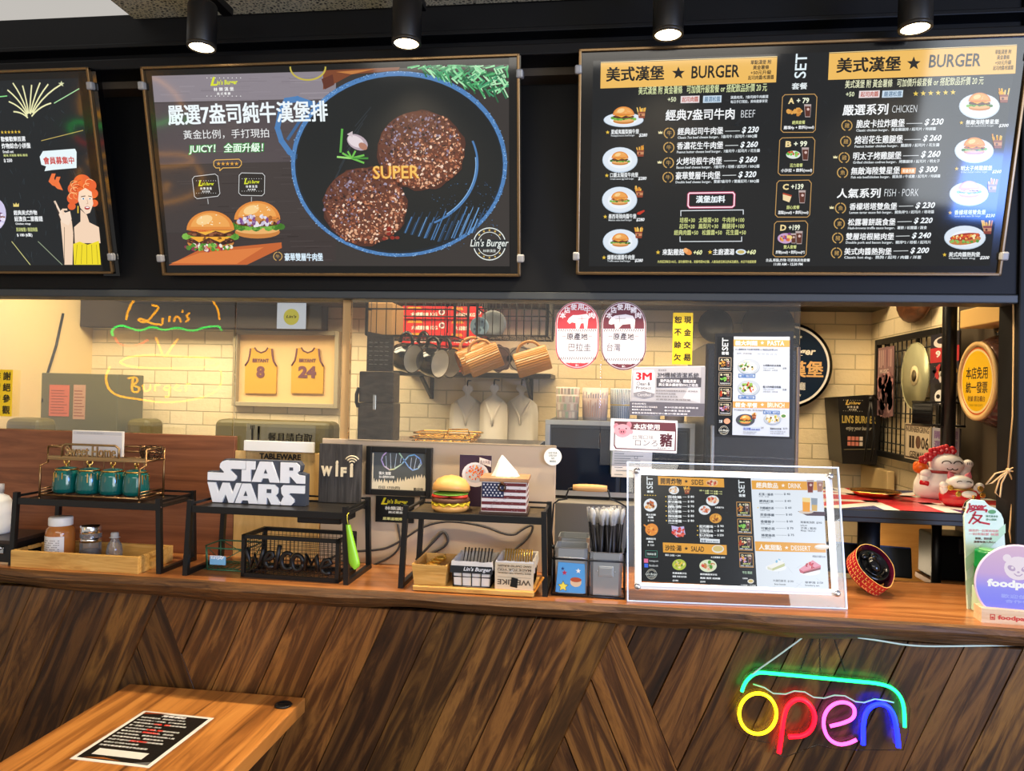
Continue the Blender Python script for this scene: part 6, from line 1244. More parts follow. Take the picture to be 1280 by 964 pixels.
for k in range(n):
    j = (k+1) % n; bd.add([vs_[k], vs_[j], vs_[n+j], vs_[n+k]], [(3, 2, 1, 0)], 0, lin('#5a1430')); bd.add([vs_[2*n+k], vs_[2*n+j], vs_[3*n+j], vs_[3*n+k]], [(0, 1, 2, 3)], 0, cols(k)); bd.add([vs_[n+k], vs_[n+j], vs_[3*n+j], vs_[3*n+k]], [(0, 3, 2, 1)], 0, lin('#e8b060')); bd.add([vs_[k], vs_[j], vs_[2*n+j], vs_[2*n+k]], [(0, 1, 2, 3)], 0, lin('#e8b060'))
rr = random.Random(12)
for k in range(0, n):
    a0, a1 = Vector(vs_[2*n+k])*1.006, Vector(vs_[2*n+(k+1) % n])*1.006
    for q_ in range(3):
        zA = -.019+q_*.014; zB = zA+rr.uniform(.006, .011); u0 = rr.uniform(0, .3); u1 = rr.uniform(.5, .95); A = a0.lerp(a1, u0); C_ = a0.lerp(a1, u1)
        bd.add([(A.x, A.y, zA), (C_.x, C_.y, zA), (C_.x, C_.y, zA+.0022), (A.x, A.y, zA+.0022)], [(0, 1, 2, 3)], 0, lin('#f0c878')); bd.add([(A.x, A.y, zA), (A.lerp(C_, .3).x, A.lerp(C_, .3).y, zA), (A.lerp(C_, .3).x, A.lerp(C_, .3).y, zB), (A.x, A.y, zB)], [(0, 1, 2, 3)], 0, lin('#f0c878'))
v2 = [tuple(Mx @ Vector(v)) for v in bd.v]; bd.v = v2; bd.obj('paper_band', M_gprint, t)
zmin = min(v[2] for v in v2)
for ch in t.children: ch.location.z -= zmin
# ------------------------------------------------------------------ kitchen behind the glass
YB = 1.85
def boxthing(name, label, cat, x0, x1, y0, y1, z0, z1, m, bev=.004, group=None):
    o = B().box((0, 0, (z1-z0)/2), (x1-x0, y1-y0, z1-z0), bev=bev).obj(name, m, loc=((x0+x1)/2, (y0+y1)/2, z0)); return tag(o, label, cat, group)
# jerseys in a shallow frame on the back wall
c0 = P(294, 510, YB); c1 = P(425, 510, YB); zt = P(360, 414, YB).z; zb = P(360, 509, YB).z; W = c1.x-c0.x; h = zt-zb
o = thing('jersey_display', 'wide shallow display frame with two yellow basketball jerseys on the back wall', 'picture', ((c0.x+c1.x)/2, YB-.0005, zb)); b = B(); t = .022
for s_ in (-1, 1): b.box((s_*(W/2-t/2), -.02, h/2), (t, .04, h), bev=.002); b.box((0, -.02, h/2+s_*(h/2-t/2)), (W-2*t, .04, t), bev=.002)
b.obj('frame', mat('grey_frame', (168, 158, 132), .4), o); B().box((0, -.004, h/2), (W-.01, .008, h-.01)).obj('backing', mat('tan_backing', (226, 190, 134), .7), o)
M_jy = mat('jersey_yellow', (206, 160, 52), .7); M_pur = mat('jersey_purple', (112, 66, 74), .6)
for px, num in ((328, '8'), (386, '24')):
    jx = P(px, 470, YB).x-o.location.x; k = 41*mpp(c0)/2; zt_ = P(px, 435, YB).z-zb; zb2 = P(px, 492, YB).z-zb; H = zt_-zb2
    out = [(-k, 0), (k, 0), (k, H*.60), (k*.78, H*.72), (k*.68, H*.98), (k*.42, H), (k*.28, H*.93), (0, H*.89), (-k*.28, H*.93), (-k*.42, H), (-k*.68, H*.98), (-k*.78, H*.72), (-k, H*.60)]
    j = B().prism([(jx+x, zb2+z) for x, z in out], -.020, -.009).obj('jersey', M_jy, o)
    tr = B()
    for sg in (-1, 1): tr.tube([(jx+sg*a*k, -.020, zb2+z*H) for a, z in ((1, .60), (.80, .71), (.72, .84), (.68, .98))], .0045, 6)
    tr.tube([(jx+a*k, -.020, zb2+z*H) for a, z in ((-.42, 1), (-.28, .93), (0, .89), (.28, .93), (.42, 1))], .004, 6); tr.tube([(jx-k, -.016, zb2+.004), (jx+k, -.016, zb2+.004)], .004, 6); tr.obj('trim_piping', M_pur, j)
    n_ = B(); w = k*(.26 if num == '8' else .56); n_.text3(num, jx-w, jx+w, zb2+H*.34, zb2+H*.60, -.021, .002, bold=.05); n_.obj('number', M_pur, j)
    n_ = B(); n_.text3('BRYANT', jx-k*.52, jx+k*.52, zb2+H*.68, zb2+H*.76, -.021, .002, bold=.03); n_.obj('name_lettering', M_pur, j)
# small yellow-disc notice hanging at the top of the second pane
c0 = P(346, 411, .29); c1 = P(382, 411, .29); zb = c0.z; zt = P(364, 383, .29).z; W = c1.x-c0.x
o = thing('hours_card', 'white card with a yellow disc taped to the top of the second glass pane', 'notice', ((c0.x+c1.x)/2, .2912, zb)); h = zt-zb+.01; B().box((0, -.001, h/2), (W, .002, h)).obj('card', mat('card_white', (206, 214, 214), .5), o)
p = Print((0, 0, 0), (1, 0, 0), (0, 0, 1), S=1.0); p.ell(0, h*.46, W*.27, -W*.27, '#c8c050', 0); p.text("Lin's", -W*.18, W*.18, h*.53, h*.42, '#4a4a30', 1, .03, .2); f = p.b.obj('print', M_print, o); f.location = (0, -.0021, 0)
# yellow warning strip at the left edge, on the first pane
def strip(label, x0, x1, y0, y1, Y, colsx, n='warning_sticker'):
    c0 = P(x0, y1, Y); c1 = P(x1, y1, Y); zt = P((x0+x1)/2, y0, Y).z; W = c1.x-c0.x; h = zt-c0.z
    o = thing(n, label, 'sticker', ((c0.x+c1.x)/2, Y+.0005, c0.z)); B().box((0, -.0005, h/2), (W, .001, h), bev=.0004).obj('yellow_film', mat('sign_yellow', (250, 206, 22), .4), o)
    p = Print((0, 0, 0), (1, 0, 0), (0, 0, 1), S=1.0); sz = W*.34; k = len(colsx[0]); st = h/(k+.15)
    for c, col in enumerate(colsx):
        for i, ch in enumerate(col): xc = W*(-.24+.48*c); zc = h-st*(i+.57); p.text(ch, xc-sz/2, xc+sz/2, zc+sz/2, zc-sz/2, '#2a2210', 1, .03)
    f = p.b.obj('lettering', M_print, o); f.location = (0, -.001, 0); return o
strip('yellow strip with black lettering on the glass at the far left edge', -12, 14.5, 462, 520, .2905, ('作請勿進', '謝絕參觀'))
# box for the reflected notices, sofa backs and cord of the room on the left
boxc = boxthing('reflected_notice_box', 'dark olive cabinet with red and pink notices, behind the first glass pane', 'cabinet', P(48, 500, 1.5).x, P(147, 500, 1.5).x, 1.5, 1.7, 0, P(98, 467, 1.5).z, mat('olive_grey', (98, 98, 76), .35))  # solid box standing in for a notice board reflected in the glass
zc0 = 0
for nm, lab, x0, x1, y0, y1, c in (('notice', 'red notice sheet on the dark olive cabinet', 61, 86, 481, 520, (206, 112, 92)), ('notice', 'narrow pink notice sheet on the dark olive cabinet', 91, 106, 481, 524, (190, 150, 128))):
    a = P(x0, y1, 1.499); b_ = P(x1, y1, 1.499); z1 = P(x0, y0, 1.499).z
    o = thing(nm, lab, 'notice', ((a.x+b_.x)/2, 1.4995, a.z)); B().box((0, -.0008, (z1-a.z)/2), (b_.x-a.x, .0014, z1-a.z)).obj('sheet', mat(nm+str(x0), c, .7), o)
    p = Print((0, 0, 0), (1, 0, 0), (0, 0, 1), S=1.0); w = (b_.x-a.x)*.4
    for i in range(9): p.line([(-w, (z1-a.z)*(.1+i*.09)), (w*(.6 if i % 3 else 1), (z1-a.z)*(.1+i*.09))], .004, '#8a4a40', 0)
    f = p.b.obj('lettering', M_print, o); f.location = (0, -.0016, 0)
M_sofa = mat('olive_leather', (92, 84, 40), .45)
def sofa(label, x0, x1, yt, Y):
    a = P(x0, yt, Y).x; b_ = P(x1, yt, Y).x; z = P((x0+x1)/2, yt, Y).z
    o = thing('bench_sofa', label, 'sofa', ((a+b_)/2, Y, 0)); w = b_-a
    B().box((0, .07, .22+z/2), (w, .13, z-.44+.0), bev=.03, seg=3).obj('backrest', M_sofa, o); B().box((0, -.15, .33), (w, .50, .22), bev=.04, seg=3).obj('seat', M_sofa, o); B().box((0, -.1, .11), (w-.06, .4, .22), bev=.005).obj('base', M_blk, o)
sofa('olive upholstered bench whose back shows under the jersey frame', 266, 414, 526, 1.45)
sofa('olive upholstered bench back at the left, behind the gold jar stand', 3, 46, 523, 1.2)
sofa('olive upholstered bench back between the notice cabinet and the second pane', 155, 186, 524, 1.50)
a = PX(79, 392, XL+.006); b_ = PX(58, 472, XL+.006); o = B().tube([a, a.lerp(b_, .5)+Vector((.0, .01, 0)), b_, b_+Vector((0, -.02, -.12))], .006, 8).obj('power_cable', M_blk, origin=b_); tag(o, 'black cord running down the cream side wall at the left', 'cable')
# mullion post between the panes
struct(B().box((P(432, 470, .3).x, .305, (ZC+zl)/2+.17), (10*mpp(P(432, 470, .3)), .02, zl-ZC-.36), bev=.002).obj('trim_mullion', mat('tan_post', (196, 160, 112), .45)))
# steel cabinet behind the panel
zs = P(560, 552, .55).z-.002
xa = P(436, 560, .5).x; xb = P(672, 560, .5).x
boxthing('prep_cabinet', 'steel prep cabinet behind the steel panel, holding the gold wire trays', 'cabinet', xa, xb, .44, .78, 0, zs, M_steel)
# dark crate and plaque on it
c0 = P(446, 546, .52); c1 = P(491, 546, .52); z1 = P(468, 464, .52).z
M_char = wood('charred_board2', [(.3, (44, 38, 34)), (.6, (78, 70, 62)), (.8, (104, 94, 82))], (3, 3, 12), 4, .6, bs=.3)
o = thing('slate_case', 'dark grey upright case behind the glass, left of the hanging mugs', 'case', ((c0.x+c1.x)/2, .56, zs)); w = c1.x-c0.x; h = z1-zs
b = B(); b.box((0, 0, h*.27), (w, .08, h*.54), bev=.004); b.obj('case_body', M_char, o); B().box((0, -.002, h*.77), (w*.96, .075, h*.45), bev=.004).obj('case_lid', M_char, o)
b = B(); b.box((-w*.02, -.043, h*.55), (.012, .008, .05), bev=.002); b.obj('clasp', M_steel, o); B().tube([(-w*.48, -.042, h*.75), (-w*.50, -.052, h*.66), (-w*.5, -.052, h*.55), (-w*.48, -.042, h*.48)], .006, 8).obj('handle', M_blk, o)
c0 = P(455, 462, .54); c1 = P(488, 462, .54); z2 = P(470, 414, .54).z; w = c1.x-c0.x; h = z2-z1
o = thing('chalk_plaque', 'small charcoal plaque with faint writing standing on the dark grey case', 'plaque', ((c0.x+c1.x)/2, .57, z1+.0005)); Mx = Matrix.Rotation(rad(0), 4, 'Y')
B().prism([(-w/2, .0), (w/2, 0), (w/2, h*.88), (-w/2, h)], -.006, .006).obj('board', M_char, o)
p = Print((0, 0, 0), (1, 0, 0), (0, 0, 1), S=1.0)
for i in range(6):
    for k in range(4): p.line([(-w*.4+k*w*.2, h*(.18+i*.11)), (-w*.4+k*w*.2+w*random.uniform(.08, .16), h*(.175+i*.11))], .0022, '#8a8478', 0)
f = p.b.obj('writing', M_print, o); f.location = (0, -.0062, 0)
# gold wire trays
for i, (lab, dx, dz) in enumerate((('gold wire tray lying on the steel cabinet, lower of the two', .0, .004), ('gold wire tray lying on the steel cabinet, upper of the two', .012, .019))):
    c0 = P(516, 548, .56); c1 = P(594, 548, .56); w = (c1.x-c0.x)/2; o = thing('wire_cup_tray', lab, 'tray', ((c0.x+c1.x)/2+dx, .58, zs)); b = B(); d = .075
    rnd_ = lambda k, z: [((w-.02)*sx*k+.02*math.cos(a)*1, (d-.02)*sy*k+.02*math.sin(a), z) for sx, sy, a0 in ((1, 1, 0), (-1, 1, 90), (-1, -1, 180), (1, -1, 270)) for a in [rad(a0+i_*30) for i_ in range(4)]]
    b.tube(rnd_(1, dz+.010), .0028, 6, True); b.tube(rnd_(.92, dz), .0022, 6, True)
    for k in range(7): x = -w*.85+k*w*.28; b.tube([(x, -d*.9, dz), (x, d*.9, dz)], .0014, 5)
    b.tube([(w*.1, -d, dz+.010), (w*.15, -d-.004, dz+.024), (w*.75, -d-.004, dz+.026), (w*.8, -d, dz+.010)], .0028, 6); b.obj('wire_body', M_gold, o)
# wall shelf with red cartons and badges
zsf = P(600, 466, 1.62).z; xa = P(496, 466, 1.62).x; xb = P(690, 466, 1.62).x
o = thing('wall_shelf', 'black wall shelf carrying red cartons and metal badges', 'shelf', ((xa+xb)/2, 1.70, zsf-.02)); B().box((0, 0, .01), (xb-xa, .29, .02), bev=.002).obj('board', M_blk, o)
for x in (-.25, .25): B().bar((x, .14, -.10), (x, -.08, .0), .012, .02).box((x, .143, -.05), (.02, .008, .12)).obj('bracket', M_blk, o)
M_red = mat('carton_red', (216, 26, 28), .5)
ct = ['top', 'second from the top', 'third from the top', 'fourth from the top', 'bottom']
ccar = None
for col, (x0, x1, nm) in enumerate(((501, 556, 'left'), (558, 601, 'right'))):
    a = P(x0, 450, 1.58).x; b_ = P(x1, 450, 1.58).x; H = (P(580, 383, 1.58).z-zsf)/5
    for r in range(5):
        lab = 'red food carton with white lettering, %s of the %s stack' % (ct[4-r], nm); w = b_-a
        o = thing('food_carton', lab, 'carton', ((a+b_)/2, 1.68+(.012 if r % 2 else 0), zsf+.0004+r*H), 0, 'red cartons on the wall shelf')
        B().box((0, 0, H/2), (w-.002, .19, H-.001), bev=.002).obj('carton_body', M_red, o)
        p = Print((0, 0, 0), (1, 0, 0), (0, 0, 1), S=1.0); p.poly([(-w*.40, H*.72), (-w*.02, H*.72), (-w*.1, H*.92), (-w*.36, H*.92)], '#f0a024', 0); p.text('大成雞塊', -w*.3, w*.1, H*.5, H*.2, '#fbe8e0', 1, .04); p.text('KG', w*.14, w*.3, H*.5, H*.22, '#fbe8e0', 1, .03); p.ell(w*.40, H*.55, w*.07, -w*.07, '#e8e4e8', 1); p.ell(w*.40, H*.55, w*.045, -w*.04, '#8a3a4a', 2)
        f = p.b.obj('front_print', M_print, o); f.location = (0, -.0952, 0)
for (px, py, r_, c, ch, lab) in ((592, 448, 17, (190, 176, 146), 'US', 'scalloped cream metal badge sign on the wall shelf, first from the left'), (622, 448, 17, (92, 74, 74), 'ROUTE', 'scalloped dark red badge sign on the wall shelf, second'), (650, 450, 17, (150, 142, 126), '66', 'scalloped grey badge sign on the wall shelf, behind the right glass mug')):
    q = P(px, 465, 1.6); s = mpp(q); R_ = r_*s; o = thing('badge_sign', lab, 'sign', (q.x, 1.62, zsf+.0004)); n = 40
    pts = [(R_*(1+.07*math.cos(8*2*PI*k/n))*math.cos(2*PI*k/n), R_*1.07+R_*(1+.07*math.cos(8*2*PI*k/n))*math.sin(2*PI*k/n)) for k in range(n)]
    B().prism(pts, -.004, .004).obj('plate', mat('badge'+ch, c, .35, .5), o); b = B(); b.tube([(R_*.85*math.cos(2*PI*k/32), -.004, R_*1.07+R_*.85*math.sin(2*PI*k/32)) for k in range(32)], .003, 6, True); b.text3(ch, -R_*.6, R_*.6, R_*.85, R_*1.3, -.005, .002, bold=.04); b.obj('raised_marks', mat('badge_mark', (70, 60, 60), .4, .4), o)
# hanging wire baskets
def wbasket(label, x0, x1, Y0, Y1, yt, yb_):
    a = P(x0, yb_, Y0); b_ = P(x1, yb_, Y0); z0 = a.z; z1 = P((x0+x1)/2, yt, Y0).z+.06; w = (b_.x-a.x)/2; d = (Y1-Y0)/2
    o = thing('hanging_basket', label, 'basket', ((a.x+b_.x)/2, (Y0+Y1)/2, z0)); h = z1-z0; b = B(); r = .0035
    for z in (0, h*.55, h): b.tube([(-w, -d, z), (w, -d, z), (w, d, z), (-w, d, z)], r, 6, True)
    for k in range(1, 9): x = -w+2*w*k/9; b.tube([(x, -d, h), (x, -d, 0), (x, d, 0), (x, d, h)], .0018, 5)
    for k in range(1, 5): y = -d+2*d*k/5; b.tube([(-w, y, h), (-w, y, 0), (w, y, 0), (w, y, h)], .0018, 5)
    b.obj('wire_body', M_blk, o)
    for sx in (-1, 1):
        for sy in (-1, 1): B().bar((sx*w, sy*d, 0), (sx*w, sy*d, 2.41-z0), .010, .010).obj('hanger', M_blk, o)
    return o, z0
bk1, zk1 = wbasket('black wire basket hanging above the black mugs', 458, 568, 1.10, 1.38, 378, 419)
bk2, zk2 = wbasket('black wire basket hanging above the amber ribbed mugs, holding plates', 596, 684, 1.10, 1.38, 378, 419)
boxthing('paper_carton', 'tan cardboard box in the left hanging wire basket', 'carton', P(462, 400, 1.2).x, P(494, 400, 1.2).x, 1.16, 1.33, zk1+.004, zk1+.14, mat('kraft', (176, 140, 96), .8))
for i, (px, py, r_, c, lab, Y) in enumerate(((617, 402, 17, (120, 128, 134), 'grey round plate standing in the right hanging basket', 1.27), (600, 405, 12, (150, 184, 206), 'small pale blue patterned plate standing in the right hanging basket', 1.20))):
    q = P(px, py, Y); R_ = r_*mpp(q); o = thing('plate', lab, 'plate', (q.x, Y, zk2+.0045)); Mx = TR(0, 0, R_) @ RX(rad(98))
    B().lathe([(0, 0), (R_*.5, 0), (R_*.62, .006), (R_, .014), (R_*.99, .018), (R_*.6, .010), (0, .006)], n=32, M=Mx).obj('dish', mat('plate%d' % i, c, .2), o)
    if i: 
        p = Print((0, 0, 0), (1, 0, 0), (0, 0, 1), S=1.0)
        for a, b_ in ((-.4, .2), (.3, .45), (.1, -.4), (.5, -.2), (-.5, -.35)): p.poly([(a*R_, b_*R_+R_*.2), (a*R_+R_*.14, b_*R_), (a*R_, b_*R_-R_*.2), (a*R_-R_*.14, b_*R_)], '#3c5878', 0)
        f = p.b.obj('pattern', M_print, o); f.location = (0, -.016, R_)
# mugs hung by the handle
def hung(o, handle_top, tilt): pass
M_mug = mat('black_glaze', (16, 17, 20), .12, coat=.5); M_cream = mat('cream_glaze', (226, 222, 212), .25); M_amber = mat('amber_ribbed', (226, 168, 92), .12, trans=.35, coat=.4)
def mug(name, label, c, axis, r, L, m, mi, group, ribs=False):
    """axis: from base to mouth; the handle points up towards the hook"""
    ax = Vector(axis).normalized(); up = Vector((0, 0, 1)); side = (up-ax*up.dot(ax)).normalized(); yy = ax.cross(side); R3 = Matrix((side, yy, ax)).transposed().to_4x4()
    o = thing(name, label, 'mug', c, 0, group); M3 = R3 @ TR(0, 0, -L/2); b = B()
    prof = [(0, 0), (r*.55, 0), (r*.8, L*.15), (r*.97, L*.45), (r, L*.8), (r*.99, L)] if not ribs else [(0, 0), (r*.95, 0), (r, L*.04), (r, L)]
    if ribs:
        n = 64; vs_ = [((q*(1+.02*(1 if k % 2 else -1) if q > 0 else 0))*math.cos(2*PI*k/n), (q*(1+.02*(1 if k % 2 else -1)))*math.sin(2*PI*k/n), z) for q, z in prof[1:] for k in range(n)]
        b.add(vs_, [(j*n+k, j*n+(k+1) % n, (j+1)*n+(k+1) % n, (j+1)*n+k) for j in range(2) for k in range(n)]+[tuple(range(n))[::-1]], M=M3)
    else: b.lathe(prof, n=32, M=M3, caps=False)
    b.lathe([(r*.99, L), (r*1.01, L+.003), (r*.93, L+.002)], n=32, M=M3, caps=False); b.obj('cup_body', m, o)
    B().lathe([(r*.94, L+.0015), (r*.92, L*.5), (r*.7, L*.1), (0, L*.06)], n=32, M=M3, caps=False).obj('inside', mi, o)
    B().tube([(r*.9+r*.75*math.sin(a), 0, L*.5-L*.34*math.cos(a)) for a in [PI*k/10 for k in range(11)]], r*.13, 8, M=M3).obj('handle', m, o)
    hk = Vector((R3 @ Vector((r*1.55, 0, 0)))); return o, hk
for i, (px, py, Y, ax, lab) in enumerate(((527, 446, 1.30, (.55, -.42, -.10), 'black mug with cream inside, hanging half hidden between the two front black mugs'), (553, 452, 1.32, (.6, -.35, -.1), 'black mug with cream inside, hanging rightmost behind the other black mugs'), (505, 446, 1.14, (.62, -.30, -.12), 'black mug with pale inside hanging leftmost under the left wire basket'), (538, 452, 1.14, (.66, -.30, -.12), 'black mug with white inside hanging in front under the left wire basket'))):
    q = P(px, py, Y); o, hk = mug('coffee_mug', lab, q, ax, 18.5*mpp(q), 30*mpp(q), M_mug, M_cream, 'black mugs hung under the wire basket')
    B().tube([Vector((0, 0, zk1-q.z)) + Vector((hk.x, hk.y, 0)), hk+Vector((0, 0, .01)), hk+Vector((.006, 0, -.004)), hk+Vector((.012, 0, .004))], .0025, 6).obj('hook', M_blk, o)
for i, (px, py, Y, ax, lab) in enumerate(((594, 447, 1.32, (-.55, -.2, -.25), 'amber ribbed glass mug hanging behind the left one'), (605, 450, 1.15, (.9, .10, .40), 'amber ribbed glass mug hanging on the left under the plate basket'), (665, 452, 1.15, (.9, .10, .30), 'amber ribbed glass mug hanging on the right under the plate basket'))):
    q = P(px, py, Y); o, hk = mug('ribbed_mug', lab, q, ax, 15.5*mpp(q), 42*mpp(q), M_amber, M_amber, 'amber ribbed mugs hung under the wire basket', True)
    B().tube([Vector((hk.x, hk.y, zk2-q.z)), hk+Vector((0, 0, .01)), hk+Vector((.006, 0, -.004)), hk+Vector((.012, 0, .004))], .0025, 6).obj('hook', M_blk, o)
# white bags on wall hooks
M_bag = mat('white_bag', (252, 248, 240), .45)
for i, (px, ph, pw, lab) in enumerate(((586, 481, 20, 'white plastic carrier bag hanging on the brick wall, first from the left'), (619, 480, 17, 'white plastic carrier bag hanging on the brick wall, middle of three'), (653, 480, 20, 'white plastic carrier bag hanging on the brick wall, last of three'))):
    q = P(px, ph, 1.725 if i == 1 else 1.80); s = mpp(q); o = thing('carrier_bag', lab, 'bag', q, 0, 'white bags on the wall hooks'); k = pw*s; rr = random.Random(i+40)
    rows = [(0.0, .10, .12), (-.010, .30, .2), (-.026, .34, .24), (-.042, .16, .24), (-.052, .15, .24), (-.066, .40, .4), (-.082, .72, .6), (-.10, .93, .75), (-.14, 1.0, .9), (-.22, 1.0, 1.0), (-.32, .98, 1.0), (-.36, .95, .9)]
    n = 28; vs_ = []
    for j, (z, w, dd) in enumerate(rows):
        for a in range(n):
            t = 2*PI*a/n; f_ = 1+.12*math.sin(a*2.7+i+j*.2)*(1 if j > 3 else .4); vs_.append((k*w*math.cos(t)*f_, -.025+.034*dd*math.sin(t)*f_+.004*math.sin(a*2.7+j), z))
    B().add(vs_, [(j*n+a, j*n+(a+1) % n, (j+1)*n+(a+1) % n, (j+1)*n+a) for j in range(len(rows)-1) for a in range(n)]+[tuple(range((len(rows)-1)*n, len(rows)*n))], smooth=True).obj('bag_body', M_bag, o)
    for sg in (-1, 1): B().tube([(sg*k*.62, -.046, -.083), (sg*k*.42, -.058, -.11), (sg*k*.08, -.062, -.16), (sg*k*.02, -.060, -.20)], [.004, .006, .006, .003], 6).obj('handle_fold', M_bag, o)
    B().tube([(0, .124 if i == 1 else .049, .02), (0, -.02, .02), (0, -.034, .006), (0, -.028, -.006)], .004, 6).obj('wall_hook', M_blk, o)
# display fridge with cups on top, on a steel counter
Yf = 1.0; xa = P(681, 570, Yf).x; xb = P(868, 570, Yf).x; z1 = P(775, 527, Yf).z; z0 = P(730, 624, Yf).z
boxthing('steel_counter', 'steel kitchen counter under the glass-door fridge', 'counter', xa-.05, xb+.005, Yf-.10, YB-.25, 0, z0, mat('counter_steel', (176, 172, 166), .4, .3))
XST = xb+.005
o = thing('display_fridge', 'silver-edged counter fridge with dark glass doors, behind the straw caddy', 'fridge', ((xa+xb)/2, Yf+.22, z0)); w = xb-xa; h = z1-z0
B().box((0, 0, h/2+.006), (w, .44, h-.012), bev=.015).obj('cabinet', mat('blue_grey_body', (58, 70, 84), .35), o)
b = B(); rim(b, -w/2, w/2, .012, h, .018, -.222, .012); b.obj('silver_frame', mat('silver_trim', (206, 212, 218), .3, .6), o)
for sx in (-1, 1):
    d = B().box((sx*w*.235, -.222, h/2), (w*.44, .008, h-.06), bev=.003).obj('glass_door', mat('dark_door', (20, 34, 54), .08), o); B().box((sx*.022, -.234, h*.5), (.014, .016, h*.34), bev=.004).obj('handle', mat('pale_handle', (176, 184, 176), .35), d)
B().box((0, -.2, .006), (w*.96, .03, .012)).obj('foot_rail', M_blk, o)
PAT = ['hex', 'strokes', 'stripes', 'bands', 'plain']
for i, (x0, x1, lab) in enumerate(((694, 724, 'paper cup with pastel hexagon pattern on the fridge, first from the left'), (727, 760, 'paper cup with feather stroke pattern on the fridge, second from the left'), (762, 788, 'blue striped paper cup on the fridge, third from the left'), (795, 826, 'pale banded paper cup on the fridge behind the cleaning sign'), (830, 856, 'pinkish paper cup on the fridge, last on the right'))):
    q0 = P(x0, 525, Yf+.08); q1 = P(x1, 525, Yf+.08); r_ = (q1.x-q0.x)/2; H = 40*mpp(q0); o = thing('paper_cup', lab, 'cup', ((q0.x+q1.x)/2, Yf+.08, z1+.0005), 0, 'patterned cups on the fridge')
    b = B(); n = 36; base = [(226, 214, 206), (226, 206, 200), (214, 220, 226), (220, 208, 196), (214, 184, 172)][i]
    b.lathe([(r_*.93, 0), (r_, H), (r_*.95, H), (r_*.9, .004), (0, .004)], n=n); b.c = [lin(base)]*len(b.f)
    def on(a0, a1, zA, zB, c, k=1.008):
        R_ = lambda z: r_*(.93+.07*z/H)*k; b.add([(R_(zA)*math.sin(a0), -R_(zA)*math.cos(a0), zA), (R_(zA)*math.sin(a1), -R_(zA)*math.cos(a1), zA), (R_(zB)*math.sin(a1), -R_(zB)*math.cos(a1), zB), (R_(zB)*math.sin(a0), -R_(zB)*math.cos(a0), zB)], [(0, 1, 2, 3)], 0, lin(c))
    for k in range(-9, 9):
        a = k*.19
        if i == 0:
            for r in range(4):
                a_ = a*1.6+(.15 if r % 2 else 0); c = ['#b8c8b0', '#d8c0b8', '#e8e0d8', '#c8b8b0'][(k+r) % 4]; on(a_-.12, a_+.12, H*(.05+r*.24), H*(.24+r*.24), c)
        if i == 1: on(a, a+.06, H*.1, H*(.55+.1*math.sin(k*2)), '#d8a898'); on(a+.02, a+.10, H*.68, H*(.82+.08*math.sin(k*3)), '#b8b8c8')
        if i == 2: on(a, a+.07, H*.03, H*.46, '#3a5878'); on(a, a+.07, H*.52, H*.97, '#3a5878')
        if i == 3: on(a*1.1, a*1.1+.2, H*.3, H*.4, '#b8a090'); on(a*1.1, a*1.1+.2, H*.6, H*.66, '#8898a8')
    if i == 2:
        for k in range(-9, 9): on(k*.19, k*.19+.19, H*.47, H*.51, '#c8b060')
    b.obj('cup_body', M_gprint, o)
# tall black fridge at the right of the glass
Yk = .88; xa = P(881, 500, Yk).x; xb = P(998, 500, Yk).x; z1 = P(940, 430, Yk).z
xa = max(xa, XST+.01); o = thing('upright_fridge', 'tall dark blue-black fridge behind the pasta poster', 'fridge', ((xa+xb)/2, Yk+.3, 0)); w = xb-xa
B().box((0, 0, z1/2), (w, .6, z1), bev=.006).obj('cabinet', mat('navy_black', (20, 26, 36), .3), o); B().box((0, -.306, z1/2+.02), (w-.012, .012, z1-.08), bev=.003).obj('door', mat('navy_door', (24, 34, 48), .25), o); B().box((-w*.42, -.322, z1*.75), (.014, .02, .3), bev=.004).obj('handle', M_steel, o); B().box((w/2-.006, -.316, z1/2), (.010, .01, z1-.02), bev=.002).obj('edge_strip', mat('tan_edge', (168, 150, 132), .4), o)
# pans hung high on the back wall
for i, (px, py, r_, lab) in enumerate(((893, 408, 21, 'black frying pan hanging on the back wall, left above the pasta poster'), (958, 410, 32, 'larger black frying pan hanging on the back wall above the pasta poster'))):
    q = P(px, py, 1.79); R_ = r_*mpp(q); o = thing('frying_pan', lab, 'pan', q, 0, 'pans on the back wall'); Mx = RX(rad(90))
    B().lathe([(0, 0), (R_*.85, 0), (R_, .035), (R_*.97, .035), (R_*.83, .005), (0, .005)], n=36, M=Mx).obj('pan_body', M_blk, o); B().bar((R_*.12, -.02, R_*.9), (R_*.2, -.02, R_*.9+.18), .03, .014).box((R_*.2, .02, R_*.9+.17), (.014, .08, .014)).obj('handle', M_blk, o)
# round shop sign
q = P(984, 457, 1.80); R_ = 54*mpp(q); o = thing('round_sign', 'round navy shop sign with gold characters, half hidden by the fridge', 'sign', (q.x, 1.847, q.z)); Mx = RX(rad(90))
B().lathe([(0, 0), (R_, 0), (R_, .05), (R_*.985, .055), (0, .055)], n=56, M=Mx).obj('drum', M_gloss, o); p = Print((0, 0, 0), (1, 0, 0), (0, 0, 1), S=1.0)
p.ell(0, 0, R_*.93, -R_*.93, '#e8e8e6', 0, n=56); p.ell(0, 0, R_*.88, -R_*.88, '#12243c', 1, n=56); k = R_
p.text("Lin's Burger", -k*.62, k*.62, k*.42, k*.20, '#eceae4', 2, .03, .2); p.text('林樂漢堡', -k*.72, k*.78, k*.10, -k*.26, '#d8b07a', 2, .03); p.text('美 式 餐 廳', -k*.4, k*.4, -k*.38, -k*.56, '#c8ccd0', 2, .02)
for a in (-.36, -.22, .14, .28): p.star(a*k, k*.66, -k*.04, '#dcdcd4', 2); p.star(a*k, -k*.68, -k*.04, '#dcdcd4', 2)
